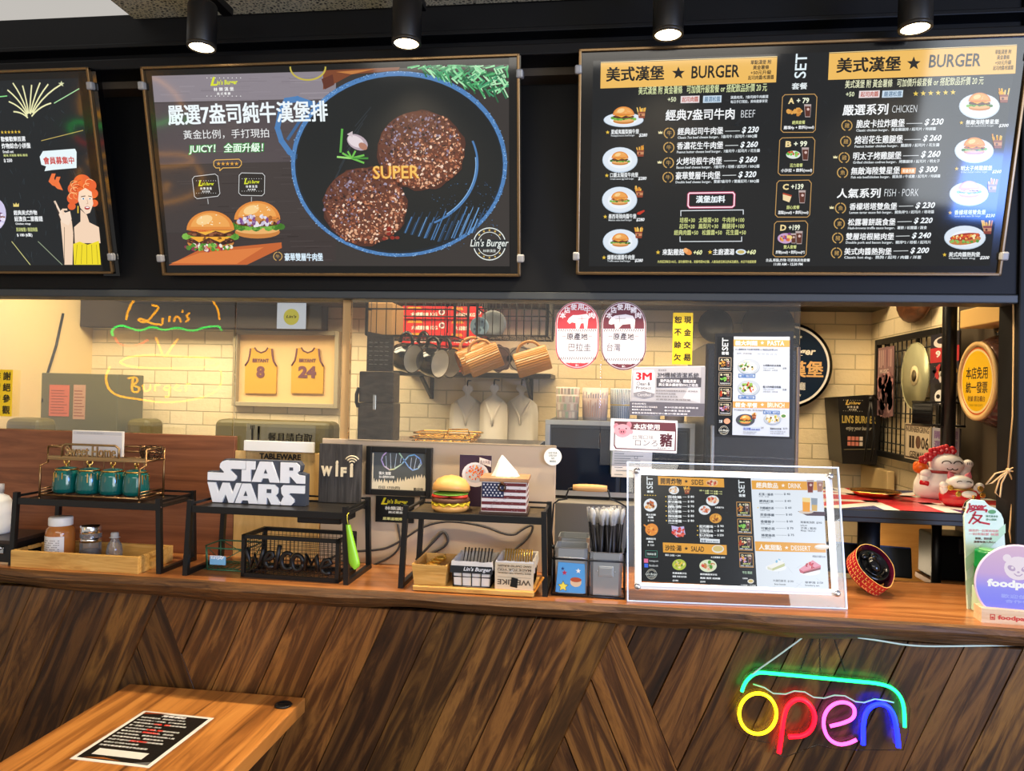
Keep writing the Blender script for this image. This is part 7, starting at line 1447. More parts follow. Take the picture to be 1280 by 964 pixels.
f = p.b.obj('face', M_gprint, o); f.location = (0, -.0552, 0)
# black take-away bag on the back wall and tongs
Yb = 1.62; c0 = P(1052, 580, Yb); c1 = P(1102, 578, Yb); z1 = P(1070, 498, Yb).z; w = c1.x-c0.x; h = z1-c0.z
o = thing('gift_bag', 'black paper bag with gold lettering hanging on the brick wall by the grid', 'bag', ((c0.x+c1.x)/2-.01, 1.73, c0.z)); b = B(); d = .10
fr_ = [(-w*.40, -d, 0), (w*.46, -d, 0), (w*.46, d, 0), (-w*.40, d, 0)]; tp_ = [(-w*.56, -d*1.05, h), (w*.56, -d*1.05, h*1.06), (w*.56, d, h*1.06), (-w*.56, d, h)]
b.add(fr_+tp_, [(0, 1, 5, 4), (1, 2, 6, 5), (2, 3, 7, 6), (3, 0, 4, 7), (3, 2, 1, 0)]); b.obj('bag_body', mat('black_paper', (20, 18, 17), .4), o); B().tube([(0, d+.018, h*.9), (0, d-.01, h*.93), (0, d-.02, h*.86)], .005, 6).obj('wall_hook', M_blk, o)
p = Print((0, -d*1.03, 0), (1, 0, 0), (0, -.05/ max(h, .1)*d, 1), S=1.0); linlogo(p, -w*.42, w*.05, h*.98, h*.80, 1, '#d8b860', '#d8d0b8'); p.text("LIN'S BURGER", -w*.45, w*.40, h*.74, h*.62, '#b8a050', 1, .03); p.text('enjoy your burger', -w*.34, w*.30, h*.58, h*.50, '#c8c0a8', 1, .0, .2)
for r in range(2):
    for c in range(4): p.poly([(-w*.3+c*w*.1, h*(.42-r*.08)), (-w*.22+c*w*.1, h*(.42-r*.08)), (-w*.22+c*w*.1, h*(.36-r*.08)), (-w*.3+c*w*.1, h*(.36-r*.08))], '#c87864' if c < 3 else '#d8c8b8', 1)
p.line([(-w*.38, h*.22), (w*.38, h*.24)], .002, '#8a8060', 1); f = p.b.obj('print', M_print, o); f.location = (0, -d*1.05-.004, 0)
# grid panel on the right wall
XG = XR-.03
def gy(px): return PX(px, 480, XG).y
y0 = gy(1094)-.02; y1 = max(gy(1178), 1.02); zt = PX(1094, 426, XG).z; zb = PX(1100, 570, XG).z
o = thing('grid_panel', 'black framed wire grid panel on the right-hand wall holding posters and plates', 'panel', (XG, (y0+y1)/2, zb)); L = y0-y1; h = zt-zb; b = B()
for s_ in (-1, 1): b.box((0, s_*(L/2-.012), h/2), (.024, .024, h), bev=.002); b.box((0, 0, h/2+s_*(h/2-.012)), (.024, L-.048, .024), bev=.002)
b.obj('frame', M_blk, o); b = B()
for k in range(1, 14): y = -L/2+L*k/14; b.tube([(0, y, 0), (0, y, h)], .0028, 6)
for k in range(1, 8): z = h*k/8; b.tube([(0, -L/2, z), (0, L/2, z)], .0028, 6)
b.obj('wire_grid', M_blk, o)
for yy in (-L*.4, L*.4): B().box((.016, yy, h-.02), (.012, .02, .02)).obj('wall_clip', M_blk, o)
XQ = XG-.014
def onwall(name, label, cat, x0, x1, y0_, y1_, bgcol, draw=None, t=.004, group=None, m=None):
    """flat thing on the grid: spans photo columns x0..x1 and rows at its middle"""
    a = PX(x0, (y0_+y1_)/2, XQ); c = PX(x1, (y0_+y1_)/2, XQ); xm = (x0+x1)/2; zt = PX(xm, y0_, XQ).z; zb = PX(xm, y1_, XQ).z; W = a.y-c.y; h = zt-zb
    p = Print(Vector((XQ, (a.y+c.y)/2, zb)), (0, -1, 0), (0, 0, 1), S=1.0); o = thing(name, label, cat, M=p.frame(), group=group)
    B().box((0, t/2+.0015, h/2), (W, t, h), bev=.001).obj('board', m or mat(name+'_back', (60, 52, 48), .6), o)
    B().box((0, t+.005, h-.006), (.010, .010, .008)).obj('clip', M_blk, o)
    p.poly([(-W/2, 0), (W/2, 0), (W/2, h), (-W/2, h)], bgcol, 0)
    if draw: draw(p, W, h)
    p.b.obj('print', M_print, o); return o
def d1(p, W, h):
    rr = random.Random(3)
    for k in range(7): x = -W*.4+k*W*.12; p.line([(x, h*.95), (x, h*rr.uniform(.7, .8))], .012, rr.choice(['#b88a8a', '#8a6068', '#c8a8a0']), 1)
    bits(p, 0, h*.45, W*.42, h*.14, ['#c89a98', '#7a5058', '#b88080', '#5a3a40'], 60, .03, 1, 3); bits(p, 0, h*.18, W*.42, h*.14, ['#7a5a5c', '#4a3438', '#a88484'], 40, .03, 1, 5); p.text('MUSIC', -W*.35, W*.2, h*.68, h*.62, '#e0c8c0', 4, .03)
onwall('wall_poster', 'muted pink poster hanging at the left end of the wire grid', 'poster', 1097, 1117, 434, 520, '#8e6a6c', d1)
def d2(p, W, h):
    p.poly([(-W/2, h*.42), (W/2, h*.42), (W/2, h*.72), (-W/2, h*.72)], '#b83238', 1); p.ell(-W*.1, h*.82, W*.28, -h*.11, '#d8d0cc', 2); p.ell(-W*.1, h*.85, W*.16, -h*.06, '#2a2630', 3); p.text('9', -W*.3, -W*.12, h*.66, h*.52, '#f0e8e4', 3, .04); bits(p, 0, h*.2, W*.4, h*.14, ['#d8d0cc', '#b83238', '#22202c', '#d8a84a'], 40, .02, 2, 3); p.text('RACER', 0, W*.4, h*.66, h*.58, '#f0e8e4', 3, .03)
onwall('race_poster', 'red, black and white poster on the wire grid beside the dark pole', 'poster', 1163, 1199, 416, 479, '#26242e', d2)
def d3(p, W, h):
    p.ell(W*.1, h*.38, W*.34, -h*.32, '#f0f0ee', 1); p.ell(-W*.05, h*.85, W*.2, -h*.14, '#16161a', 1); p.ell(-W*.02, h*.4, W*.12, -h*.1, '#16161a', 2); p.ell(W*.25, h*.45, W*.1, -h*.09, '#16161a', 2)
onwall('picture_card', 'small black and white picture card on the grid above the mesh basket', 'card', 1163, 1184, 479, 507, '#2a2a30', d3)
def d4(p, W, h):
    p.box(-W*.48, h*.97, W*.48, h*.03, .006, '#5a4638', 1); p.text('NURNBERGRING', -W*.44, W*.42, h*.92, h*.76, '#4a3a30', 1, .03); p.text('II', -W*.32, -W*.12, h*.66, h*.32, '#3a2e28', 1, .05); p.ell(W*.03, h*.5, W*.10, -h*.18, '#6a4a3c', 1); p.text('06', W*.14, W*.42, h*.66, h*.32, '#3a2e28', 1, .03); p.text('GERMANY', -W*.30, W*.40, h*.24, h*.06, '#4a3a30', 1, .03)
onwall('licence_plate', 'cream metal licence plate at the bottom of the wire grid', 'plate', 1131, 1164, 530, 576, '#d8c8ac', d4)
# gold record on the grid
q = PX(1141, 470, XQ-.01); R_ = 42*mpp(q); o = thing('gold_record', 'pale gold record disc hanging on the wire grid', 'record', (XQ, q.y, q.z)); Mx = RY(rad(-90))
b = B(); b.lathe([(.012, 0), (R_, 0), (R_, .003), (.012, .004)], n=56, M=Mx); 
b.lathe([(R_*.97, .003), (R_, .0045)], n=56, M=Mx, caps=False)
b.obj('disc', mat('champagne', (188, 188, 150), .3, .35), o); B().lathe([(0, .0042), (R_*.30, .0045), (R_*.30, .0055), (.012, .006), (0, .006)], n=36, M=Mx).obj('centre_label', mat('cream_label', (218, 204, 160), .5), o); B().lathe([(0, .006), (R_*.18, .0062), (0, .0075)], n=20, M=Mx).obj('label_mark', mat('label_brown', (96, 84, 60), .5), o); B().box((.006, 0, R_+.006), (.012, .012, .02)).obj('hook', M_blk, o)
# mesh pen basket and two vertical banners
a = PX(1158, 505, XQ-.06); c = PX(1184, 505, XQ-.06); zt = PX(1176, 503, XQ-.06).z; zb = PX(1176, 532, XQ-.06).z; W = (a.y-c.y); h = zt-zb
o = thing('mesh_holder', 'black mesh holder hooked on the wire grid below the picture card', 'holder', (XQ-.055, (a.y+c.y)/2, zb)); b = B()
for z in (0, h): b.tube([(-.05, -W/2, z), (.05, -W/2, z), (.05, W/2, z), (-.05, W/2, z)], .004, 6, True)
for k in range(22): y = -W/2+W*k/21; b.tube([(-.05, y, 0), (-.05, min(W/2, y+.02), h)], .0016, 4); b.tube([(-.05, y, 0), (-.05, max(-W/2, y-.02), h)], .0016, 4)
for k in range(8): x = -.05+.1*k/7; b.tube([(x, -W/2, 0), (x, -W/2, h)], .0016, 4); b.tube([(x, W/2, 0), (x, W/2, h)], .0016, 4)
b.box((0, 0, 0), (.1, W, .003)); b.tube([(.05, 0, h), (.06, 0, h+.02), (.068, 0, h)], .003, 6); b.obj('mesh_body', M_blk, o)
def d5(p, W, h):
    for i, ch in enumerate('開運招財'): p.text(ch, -W*.3, W*.3, h*(.92-i*.22), h*(.76-i*.22), '#7a5a90', 1, .03)
onwall('paper_banner', 'narrow lilac banner with characters on the grid, left of the dark pole', 'banner', 1165, 1180, 535, 590, '#a8a8b8', d5, group='lilac banners'); onwall('paper_banner', 'narrow lilac banner with characters on the wall, right of the dark pole', 'banner', 1188, 1199, 535, 592, '#a898b0', d5, group='lilac banners')
# tongs hanging from the grid
q = PX(1106, 500, XQ-.03); o = thing('tongs', 'black tongs hanging in front of the black gift bag', 'tongs', (q.x-.04, 1.50, q.z))
b = B()
for sg in (-1, 1): b.tube([(0, 0, .0), (sg*.008, -.004, -.06), (sg*.014, -.008, -.16), (-.012+sg*.012, -.012, -.26)], [.005, .006, .006, .004], 8)
b.ball((0, 0, .004), .012, n=10, k=8); b.obj('arms', M_blk, o); B().tube([(0, 0, .012), (.02, .02, .02), (.05, .06, .0)], .003, 6).obj('hook', M_blk, o)
# wall ornament high on the right wall
q = PX(1143, 383, XR-.03); o = thing('wall_ornament', 'dark wooden oval ornament high on the right-hand wall', 'ornament', (XR-.001, q.y, q.z+.03)); B().ball((-.03, 0, 0), (.03, .17, .095), n=24).obj('body', wood('dark_ornament', [(.3, (60, 34, 20)), (.7, (110, 66, 40))], (4, 4, 12), 3, .35), o)
# dark pole from the union table up to the ceiling
yp_ = .98; q = P(1184, 580, yp_)
# union jack table
zt = 1.25; fy0 = PZ(1130, 639, zt).y; fy1 = PZ(1100, 612, zt).y; xa = PZ(1046, 639, zt).x-.10; xb = XR-.012
o = thing('flag_table', 'small black table with a union flag top in the right-hand opening', 'table', ((xa+xb)/2, (fy0+fy1)/2, 0)); w = xb-xa; d = fy1-fy0
B().box((0, 0, zt-.0125), (w, d, .023), bev=.003).box((0, -d/2+.018, zt-.029), (w-.01, .03, .014), bev=.002).obj('table_top', M_blk, o)
p = Print((0, 0, 0), (1, 0, 0), (0, 1, 0), S=1.0); a, c = w/2-.003, d/2-.003
p.poly([(-a, -c), (a, -c), (a, c), (-a, c)], '#24386c', 0)
def band(q0, q1, wd, col, L):
    q0 = Vector(q0); q1 = Vector(q1); dd = (q1-q0).normalized(); n_ = Vector((-dd.y, dd.x))*wd/2; poly = [tuple(q0-dd*.2+n_), tuple(q0-dd*.2-n_), tuple(q1+dd*.2-n_), tuple(q1+dd*.2+n_)]
    for h_ in ((1, 0, -a), (-1, 0, -a), (0, 1, -c), (0, -1, -c)): poly = clip(poly, *h_)
    if len(poly) > 2: p.poly(poly, col, L)
band((-a, -c), (a, c), .15, '#ece4da', 1); band((-a, c), (a, -c), .15, '#ece4da', 1); band((-a, -c), (a, c), .055, '#c22a34', 2); band((-a, c), (a, -c), .055, '#c22a34', 2)
band((0, -c), (0, c), .20, '#ece4da', 3); band((-a, 0), (a, 0), .20, '#ece4da', 3); band((0, -c), (0, c), .115, '#c22a34', 4); band((-a, 0), (a, 0), .115, '#c22a34', 4)
f = p.b.obj('flag_print', M_gprint, o); f.matrix_local = Matrix(((1, 0, 0, 0), (0, 0, 1, 0), (0, -1, 0, zt), (0, 0, 0, 1)))
for lx in (P(1086, 665, .6).x, P(1171, 660, .6).x): B().tube([(lx-(xa+xb)/2, .6-(fy0+fy1)/2, .88), (lx-(xa+xb)/2, .6-(fy0+fy1)/2, zt-.024)], .032 if lx < .8 else .014, 14).lathe([(.06, .8612), (.06, .870), (.03, .885), (0, .885)], (lx-(xa+xb)/2, .6-(fy0+fy1)/2, 0)).obj('leg', M_blk, o)
ZT = zt+.0022
# pole
yp_ = fy1-.035; q = P(1184, 580, yp_)
o = B().tube([(0, 0, 0), (0, 0, 2.41-ZT)], .022, 18).lathe([(.04, 0), (.04, .008), (.022, .02)], (0, 0, 0)).obj('support_pole', mat('pole_black', (18, 18, 20), .35), loc=(q.x, yp_, ZT)); tag(o, 'round black pole rising from the flag table beside the wire grid', 'pole')
# gold plate on the table
q = PZ(1094, 620, ZT); o = thing('gilt_plate', 'shallow gold and dark plate lying on the flag table', 'plate', (q.x, q.y, ZT)); R_ = 30*mpp(q)
B().lathe([(0, 0), (R_*.7, 0), (R_, .014), (R_*.98, .017), (R_*.68, .005), (0, .004)], n=40).obj('dish', M_gold, o); B().lathe([(0, .0045), (R_*.62, .0055), (R_*.8, .0105)], n=40).obj('dark_glaze', M_gloss, o)
# lucky cats
M_cw = mat('cat_white', (250, 246, 242), .25, coat=.4); M_cr = mat('cat_red', (206, 28, 40), .25, coat=.4); M_cg = mat('cat_gold', (232, 186, 84), .25, .7); M_cp = mat('cat_pink', (232, 120, 130), .3); M_ink = mat('ink', (40, 28, 26), .5)
def arcs(b, pts, r=.0022): b.tube(pts, r, 6)
q = PZ(1178, 622, ZT); s = mpp(q); k = s
o = thing('lucky_cat', 'large white lucky cat with red flowers and raised paw on the flag table', 'figurine', (q.x, q.y, ZT)); px = lambda a, b_: ((a-1178)*k, (622-b_)*k)
bx_, bz_ = px(1170, 607)
B().lathe([(0, 0), (26*k, 0), (30*k, 6*k), (29*k, 18*k), (24*k, 30*k), (16*k, 36*k), (0, 38*k)], (bx_+.01, 0, 0), 28, sy=.8).obj('body', M_cw, o)
hx, hz = px(1180, 580); B().ball((hx, -.012, hz), (20*k, 17*k, 14.5*k), n=28, k=16, M=None).obj('head', M_cw, o)
b = B(); yF = -.012-16.5*k
for sx in (-1, 1):
    cxx = hx+sx*6.5*k; arcs(b, [(cxx+5*k*math.cos(a), yF-.0005+abs(math.cos(a))*.0012+.0015*(sx*math.cos(a)+.5), hz+2*k+3.4*k*math.sin(a)) for a in [PI*i/8 for i in range(9)]], .0016)
    arcs(b, [(hx+sx*3*k+3*k*math.cos(a), yF-.0005, hz-3.5*k-2.2*k*math.sin(a)) for a in [PI*i/8 for i in range(9)]], .0014)
b.obj('face_lines', M_ink, o)
fl = B()
for (a, b_, r) in ((1158, 571, 6), (1163, 565, 6), (1171, 563, 6), (1177, 561, 6), (1184, 563, 5), (1152, 575, 5)):
    x, z = px(a, b_)
    for t in range(5): fl.ball((x+3.2*k*math.cos(t*1.26), -.020, z+3.2*k*math.sin(t*1.26)), (3.4*k, .008, 3.2*k), n=10, k=6)
fl.obj('flowers', M_cr, o); fl = B()
for (a, b_) in ((1158, 571), (1163, 565), (1171, 563), (1177, 561), (1184, 563), (1152, 575)): x, z = px(a, b_); fl.ball((x, -.029, z), (1.6*k, .004, 1.6*k), n=8, k=6)
fl.obj('flower_centres', M_cp, o)
x, z = px(1150, 585); B().ball((x, -.01, z), (9*k, 8*k, 8*k), n=18).ball((x-5*k, -.012, z+3*k), (4*k, 4*k, 4.5*k), n=12).obj('orange_fish', mat('fish_orange', (240, 112, 34), .25), o)
x, z = px(1154, 596); B().tube([(bx_-.02, -.01, 20*k), (x, -.02, z-5*k), (x, -.024, z+2*k)], [8*k, 7*k, 7*k], 12).ball((x, -.026, z+4*k), (7*k, 6*k, 6*k)).obj('lower_paw', M_cw, o); B().tube([(x-5*k, -.022, z-7*k), (x, -.038, z-8*k), (x+6*k, -.022, z-7*k)], 3.4*k, 10).obj('paw_cuff', M_cr, o)
x, z = px(1205, 580); B().tube([(bx_+24*k, 0, 16*k), (x-2*k, 0, z-10*k), (x, -.004, z)], [8*k, 6.5*k, 6*k], 12).ball((x+.5*k, -.008, z+1*k), (6.4*k, 6*k, 5.6*k)).obj('raised_paw', M_cw, o)
b = B()
for j in (-1, 0, 1): b.tube([(x+j*2.4*k, -.008-5.9*k, z+3.5*k), (x+j*2.4*k, -.008-6.1*k, z+.5*k)], .0010, 5)
b.obj('toe_lines', M_ink, o)
B().tube([(bx_+.01+19*k*math.cos(a), -.008+15*k*math.sin(a), 33*k) for a in [2*PI*i/24 for i in range(24)]], 1.8*k, 8, True).obj('collar', mat('collar_red', (150, 44, 40), .4), o); x, z = px(1163, 592); B().ball((x, -.03, z), 3*k, n=12).obj('bell', M_cg, o)
x, z = px(1172, 607); b = B(); b.box((x, -24*k, z), (3*k, .004, 9*k)); b.box((x-6*k, -24.5*k, z), (2.6*k, .004, 8*k)); b.obj('gold_mark', M_cg, o); B().ball((x+1*k, -25*k, z+1*k), (3*k, .004, 5*k), n=10).obj('red_tassel', M_cr, o)
# smaller red one in front
q2 = PZ(1199, 632, ZT); s = mpp(q2); k = s; o = thing('lucky_cat', 'small red lucky cat with pink ears and gold coins, in front of the white one', 'figurine', (q2.x, q2.y, ZT)); px = lambda a, b_: ((a-1200)*k, (629-b_)*k)
B().lathe([(0, 0), (17*k, 0), (23*k, 5*k), (24*k, 13*k), (20*k, 20*k), (0, 22*k)], (-.0, 0, 0), 28, sy=.7).obj('body', M_cr, o); hx, hz = px(1199, 600); B().ball((hx, -.006, hz), (15.5*k, 13*k, 9*k), n=26, k=14).obj('head', M_cw, o)
for sx in (-1, 1):
    e = B().lathe([(5*k, 0), (4*k, 5*k), (0, 10*k)], (0, 0, 0), 12, sy=.5, M=TR(hx+sx*9*k, -.004, hz+4.5*k) @ RY(sx*rad(22))).obj('ear', M_cp, o)
    B().tube([(sx*18*k, -.004, 14*k), (sx*20*k+hx*.3, -.012, 24*k)], [5*k, 5*k], 10).ball((sx*21*k+hx*.3, -.014, 25.5*k), (5*k, 5*k, 4.4*k)).obj('paw', M_cw, o)
b = B()
for sx in (-1, 1): arcs(b, [(hx+sx*5*k+3.2*k*math.cos(a), -.006-12.6*k+abs(math.cos(a))*.002, hz+1*k+1.8*k*math.sin(a)) for a in [PI*i/8 for i in range(9)]], .0012)
b.obj('face_lines', M_ink, o); B().tube([(15*k*math.cos(a)+hx*.6, -.003+11*k*math.sin(a), 20.5*k) for a in [2*PI*i/24 for i in range(24)]], 1.5*k, 8, True).obj('collar', M_cg, o)
for (a, b_) in ((1184, 606), (1219, 606), (1222, 614), (1192, 613), (1204, 622)): x, z = px(a, b_); B().lathe([(0, 0), (3.4*k, 0), (3.4*k, .004), (2.4*k, .005), (0, .004)], M=TR(x, -17.5*k+abs(x)*.35, z) @ RX(PI/2), n=16).obj('coin', M_cg, o)
x, z = px(1204, 613); B().ball((x, -16.6*k, z), (9*k, .006, 4.5*k), n=16).obj('cream_scroll', M_cw, o)
q = P(1217, 634, fy0+.03); s = mpp(q); o = thing('service_bell', 'small brass and steel service bell at the front of the flag table', 'bell', (min(q.x, XR-.045), q.y, ZT)); r_ = 12*s
B().lathe([(r_*1.02, 0), (r_*1.05, .004), (r_, .007), (0, .008)], n=28).obj('base', M_gold, o); B().lathe([(r_, .008), (r_*.98, .014), (r_*.8, .026), (r_*.4, .034), (0, .036)], n=28).obj('dome', M_chrome, o); B().lathe([(.004, .034), (.004, .041), (.006, .043), (0, .045)], n=12).obj('button', M_gold, o)
# cream cabinet and tan cupboard behind the table
boxthing('cream_cupboard', 'cream painted cupboard under the wire grid at the back', 'cabinet', P(1098, 600, 1.6).x, XR-.012, max(1.50, fy1+.02), 1.83, 0, P(1120, 588, 1.55).z, mat('cream_paint', (214, 186, 134), .5))
boxthing('tan_cupboard', 'tan wooden cupboard seen under the flag table', 'cabinet', P(1099, 700, 1.08).x, P(1166, 700, 1.08).x, 1.08, 1.18, 0, 1.20, wood('tan_ply', [(.3, (196, 140, 72)), (.7, (216, 164, 96))], (2, 2, 10), 2, .5, bs=.02))
# lower service counter with the till
zl_ = PZ(1140, 742, .86).z; boxthing('till_counter', 'beige lower counter behind the worktop, carrying the till', 'counter', P(998, 500, .8).x+.03, XR-.012, .43, .94, 0, .86, mat('beige_top', (206, 180, 140), .45))
Ym = .66; TLm = P(1052, 679, Ym); TRm = P(1140, 684, Ym); BRm = P(1126, 724, Ym-.03); o = thing('till_monitor', 'back of a black till monitor tilted behind the worktop', 'monitor', ((TLm.x+TRm.x)/2, Ym, .861))
w = (TRm.x-TLm.x)/2+.02; Mx = TR(-.02, 0, BRm.z-.861) @ RX(rad(-14)) @ RY(rad(2)); hh = TRm.z-BRm.z
B().box((0, 0, hh/2), (2*w, .022, hh), bev=.004, M=Mx).obj('screen_case', mat('till_black', (16, 17, 20), .35), o); B().box((0, -.004, hh-.002), (2*w-.01, .02, .004), M=Mx).obj('top_edge_strip', mat('blue_edge', (40, 70, 150), .3), o)  # plain blue strip along the top edge of the case
B().bar((0, .03, .006), (-.02, .01, hh*.5+BRm.z-.861), .05, .02).box((0, .03, .006), (.16, .14, .010), bev=.003).obj('stand', M_blk, o)
q = P(1183, 700, .72); o = thing('receipt_printer', 'black receipt printer on a wooden block beside the till', 'printer', (q.x+.01, .74, .861)); zp = P(1180, 722, .72).z-.861; ztp = P(1180, 667, .72).z-.861; pw = .125
B().box((0, 0, zp+(ztp-zp)/2), (pw, .13, ztp-zp), bev=.006).obj('printer_case', M_blk, o); B().box((.03, -.058, ztp-.03), (.05, .03, .05), bev=.003).obj('paper_door', mat('dark_grey', (44, 44, 48), .4), o); B().box((.03, -.078, ztp-.045), (.045, .012, .006)).obj('tear_bar', M_steel, o)
B().box((0, -.01, zp-.010), (pw+.02, .14, .018), bev=.002).obj('wooden_block', mat('oak_block', (178, 118, 62), .45), o); B().tube([(-.02, .02, .0), (-.02, .02, zp-.018)], .014, 12).box((0, 0, .022), (.14, .14, .044), bev=.004).obj('base', M_blk, o); B().box((.0, -.072, .036), (.06, .004, .018)).obj('status_label', mat('label_blue', (140, 170, 196), .4), o)
q = P(1150, 745, .60); o = thing('card_reader', 'small black card reader lying between the pot and the printer', 'card reader', (q.x+.02, .60, .861)); B().box((0, 0, .02), (.075, .10, .04), bev=.008).obj('case', M_blk, o); B().box((0, -.012, .0405), (.05, .04, .003), bev=.001).obj('keypad', mat('dark_grey'), o)
a = P(1128, 720, .62); b_ = P(1166, 735, .68); o = B().tube([Vector((a.x, .66, .97)), Vector(((a.x+b_.x)/2, .66, .92)), Vector((b_.x, .70, .880))], .006, 8).obj('monitor_arm', M_blk, origin=Vector((a.x, .66, .97))); tag(o, 'black slanting arm between the till monitor and the printer', 'arm')
# bottle-cap sign on the dark side wall
q = PX(1246, 477, XR-.02); R_ = 54*mpp(q)*1.02; Mx = RY(rad(-90)); n = 84; o = thing('bottle_cap_sign', 'giant bottle-cap sign with yellow face on the dark side wall', 'sign', (XR-.001, q.y, q.z))
b = B(); prof = [(1.0, .0, .07), (1.0, .018, .06), (.97, .04, .03), (.92, .062, .008), (.86, .072, 0), (.80, .076, 0)]; vs_ = []
for r, z, am in prof:
    for k in range(n): a = 2*PI*k/n; f_ = R_*(r+am*math.cos(21*a)); vs_.append((f_*math.cos(a), f_*math.sin(a), z))
b.add(vs_, [(j*n+k, j*n+(k+1) % n, (j+1)*n+(k+1) % n, (j+1)*n+k) for j in range(len(prof)-1) for k in range(n)], smooth=True, M=Mx); b.obj('crimped_cap', mat('cap_brown', (104, 76, 70), .22, .35, coat=.4), o)
B().lathe([(R_*.90, .070), (R_*.90, .080), (R_*.80, .081), (R_*.80, .076), (0, .076)], n=56, M=Mx).obj('cream_rim', mat('cap_cream', (226, 190, 128), .35), o)
p = Print(Vector((XR-.0805, q.y, q.z)), (0, -1, 0), (0, 0, 1), S=1.0); k = R_*.80
p.ell(0, 0, k*.96, -k*.96, '#d8602c', 0, n=48); p.ell(0, 0, k*.92, -k*.92, '#f0dca0', 1, n=48); p.ell(0, 0, k*.86, -k*.86, '#f0c21c', 2, n=48)
p.text('本店免用', -k*.62, k*.62, k*.40, k*.06, '#4a3410', 3, .02); p.text('統一發票', -k*.62, k*.62, k*-.02, -k*.34, '#4a3410', 3, .02); p.text('收據 請洽櫃台', -k*.5, k*.5, -k*.42, -k*.58, '#7a5a18', 3, .02); p.text('TAX RECEIPT', -k*.4, k*.4, -k*.66, -k*.72, '#8a6a20', 3)
f = p.b.obj('face_print', M_gprint, o); f.matrix_local = Matrix.Translation((-.0768, 0, 0)) @ Matrix(((0, 1, 0, 0), (-1, 0, 0, 0), (0, 0, 1, 0), (0, 0, 0, 1)))
B().box((-.01, 0, R_*1.05), (.02, .03, .03), bev=.003).tube([(-.012, -.012, R_*1.05), (-.02, 0, R_*1.12), (-.012, .012, R_*1.05)], .003, 6).obj('hanger', M_steel, o)
# box with a white end on the side wall
ya = PX(1250, 390, XR-.10).y; yb2 = PX(1200, 390, XR-.10).y; zA = PX(1258, 400, XR-.10).z; zB = PX(1258, 375, XR-.10).z
o = thing('wall_box', 'long white-ended box fixed high on the dark side wall', 'box', (XR-.001, (ya+yb2)/2, zA)); B().box((-.05, 0, (zB-zA)/2), (.098, yb2-ya, zB-zA), bev=.003).obj('casing', mat('box_wood', (226, 188, 116), .5), o); B().box((-.05, -(yb2-ya)/2-.003, (zB-zA)/2), (.1, .006, zB-zA), bev=.002).obj('white_end', M_white, o)
# twine with a bow
xt = P(1264, 480, .27).x; q0 = P(1266, 375, .27); q1 = P(1258, 588, .27); pts = [Vector((q0.x, .27, zl+.02)), P(1267, 420, .27), P(1266, 520, .27), P(1260, 586, .27)]
M_tw = mat('twine', (206, 168, 118), .8); b = B(); b.tube(pts, .0022, 6); b.tube([P(1260, 588, .27), P(1268, 605, .27), P(1264, 640, .27), P(1262, 665, .27), P(1266, 690, .27)], .0022, 6)
b.tube([P(1260, 588, .265), P(1244, 592, .265), P(1232, 606, .265), P(1240, 604, .265), P(1252, 594, .265), P(1260, 588, .265), P(1272, 582, .265), P(1284, 586, .265), P(1276, 590, .265), P(1262, 589, .265)], .002, 6); b.tube([P(1259, 589, .263), P(1249, 600, .263), P(1244, 616, .263), P(1250, 622, .263), P(1252, 604, .263), P(1259, 590, .263)], .002, 6); b.ball(P(1260, 588, .265), .006, n=10, k=6)
o = b.obj('twine_bow', M_tw, origin=P(1260, 588, .265)); tag(o, 'tan twine with a bow hanging down beside the bottle-cap sign', 'string')
# ------------------------------------------------------------------ notices on the glass
YG = .2690
def sheet(name, label, cat, x0, x1, y0, y1, Y=YG, t=.0016, outline=None, m=None, group=None):
    O = P((x0+x1)/2, y1, Y); p = Print(O, (1, 0, 0), (0, 0, 1)); o = thing(name, label, cat, M=p.frame(), group=group)
    if outline: B().prism([p.uv(*q) for q in outline], 0, t).obj('sheet', m or mat('notice_white', (232, 228, 230), .45), o)
    else: a = p.uv(x0, y1); b = p.uv(x1, y0); B().box(((a[0]+b[0])/2, t/2, (a[1]+b[1])/2), (b[0]-a[0], t, b[1]-a[1]), bev=.0004).obj('sheet', m or mat('notice_white', (232, 228, 230), .45), o)
    return o, p
def stadium(xc, y0, y1, w, n=14, k=1.0):
    r = w/2; return [(xc+r*math.cos(PI*i/n), y0+r-r*math.sin(PI*i/n)) for i in range(n+1)]+[(xc-r*math.cos(PI*i/n), y1-r+r*math.sin(PI*i/n)) for i in range(n+1)]
COW = [(711, 398), (716, 394), (722, 394), (734, 392.5), (736, 396), (735, 402), (734, 411), (730.5, 411), (729.5, 404), (726, 404.5), (724, 411), (720, 411), (719.5, 404), (715, 403), (712, 405), (709, 402)]
PIG = [(761, 402), (764, 397), (769, 394.5), (782, 393), (791, 395), (794, 400), (793, 411), (789, 411), (788, 405), (778, 406), (773, 411), (769, 411), (768, 405), (764, 406), (761, 405)]
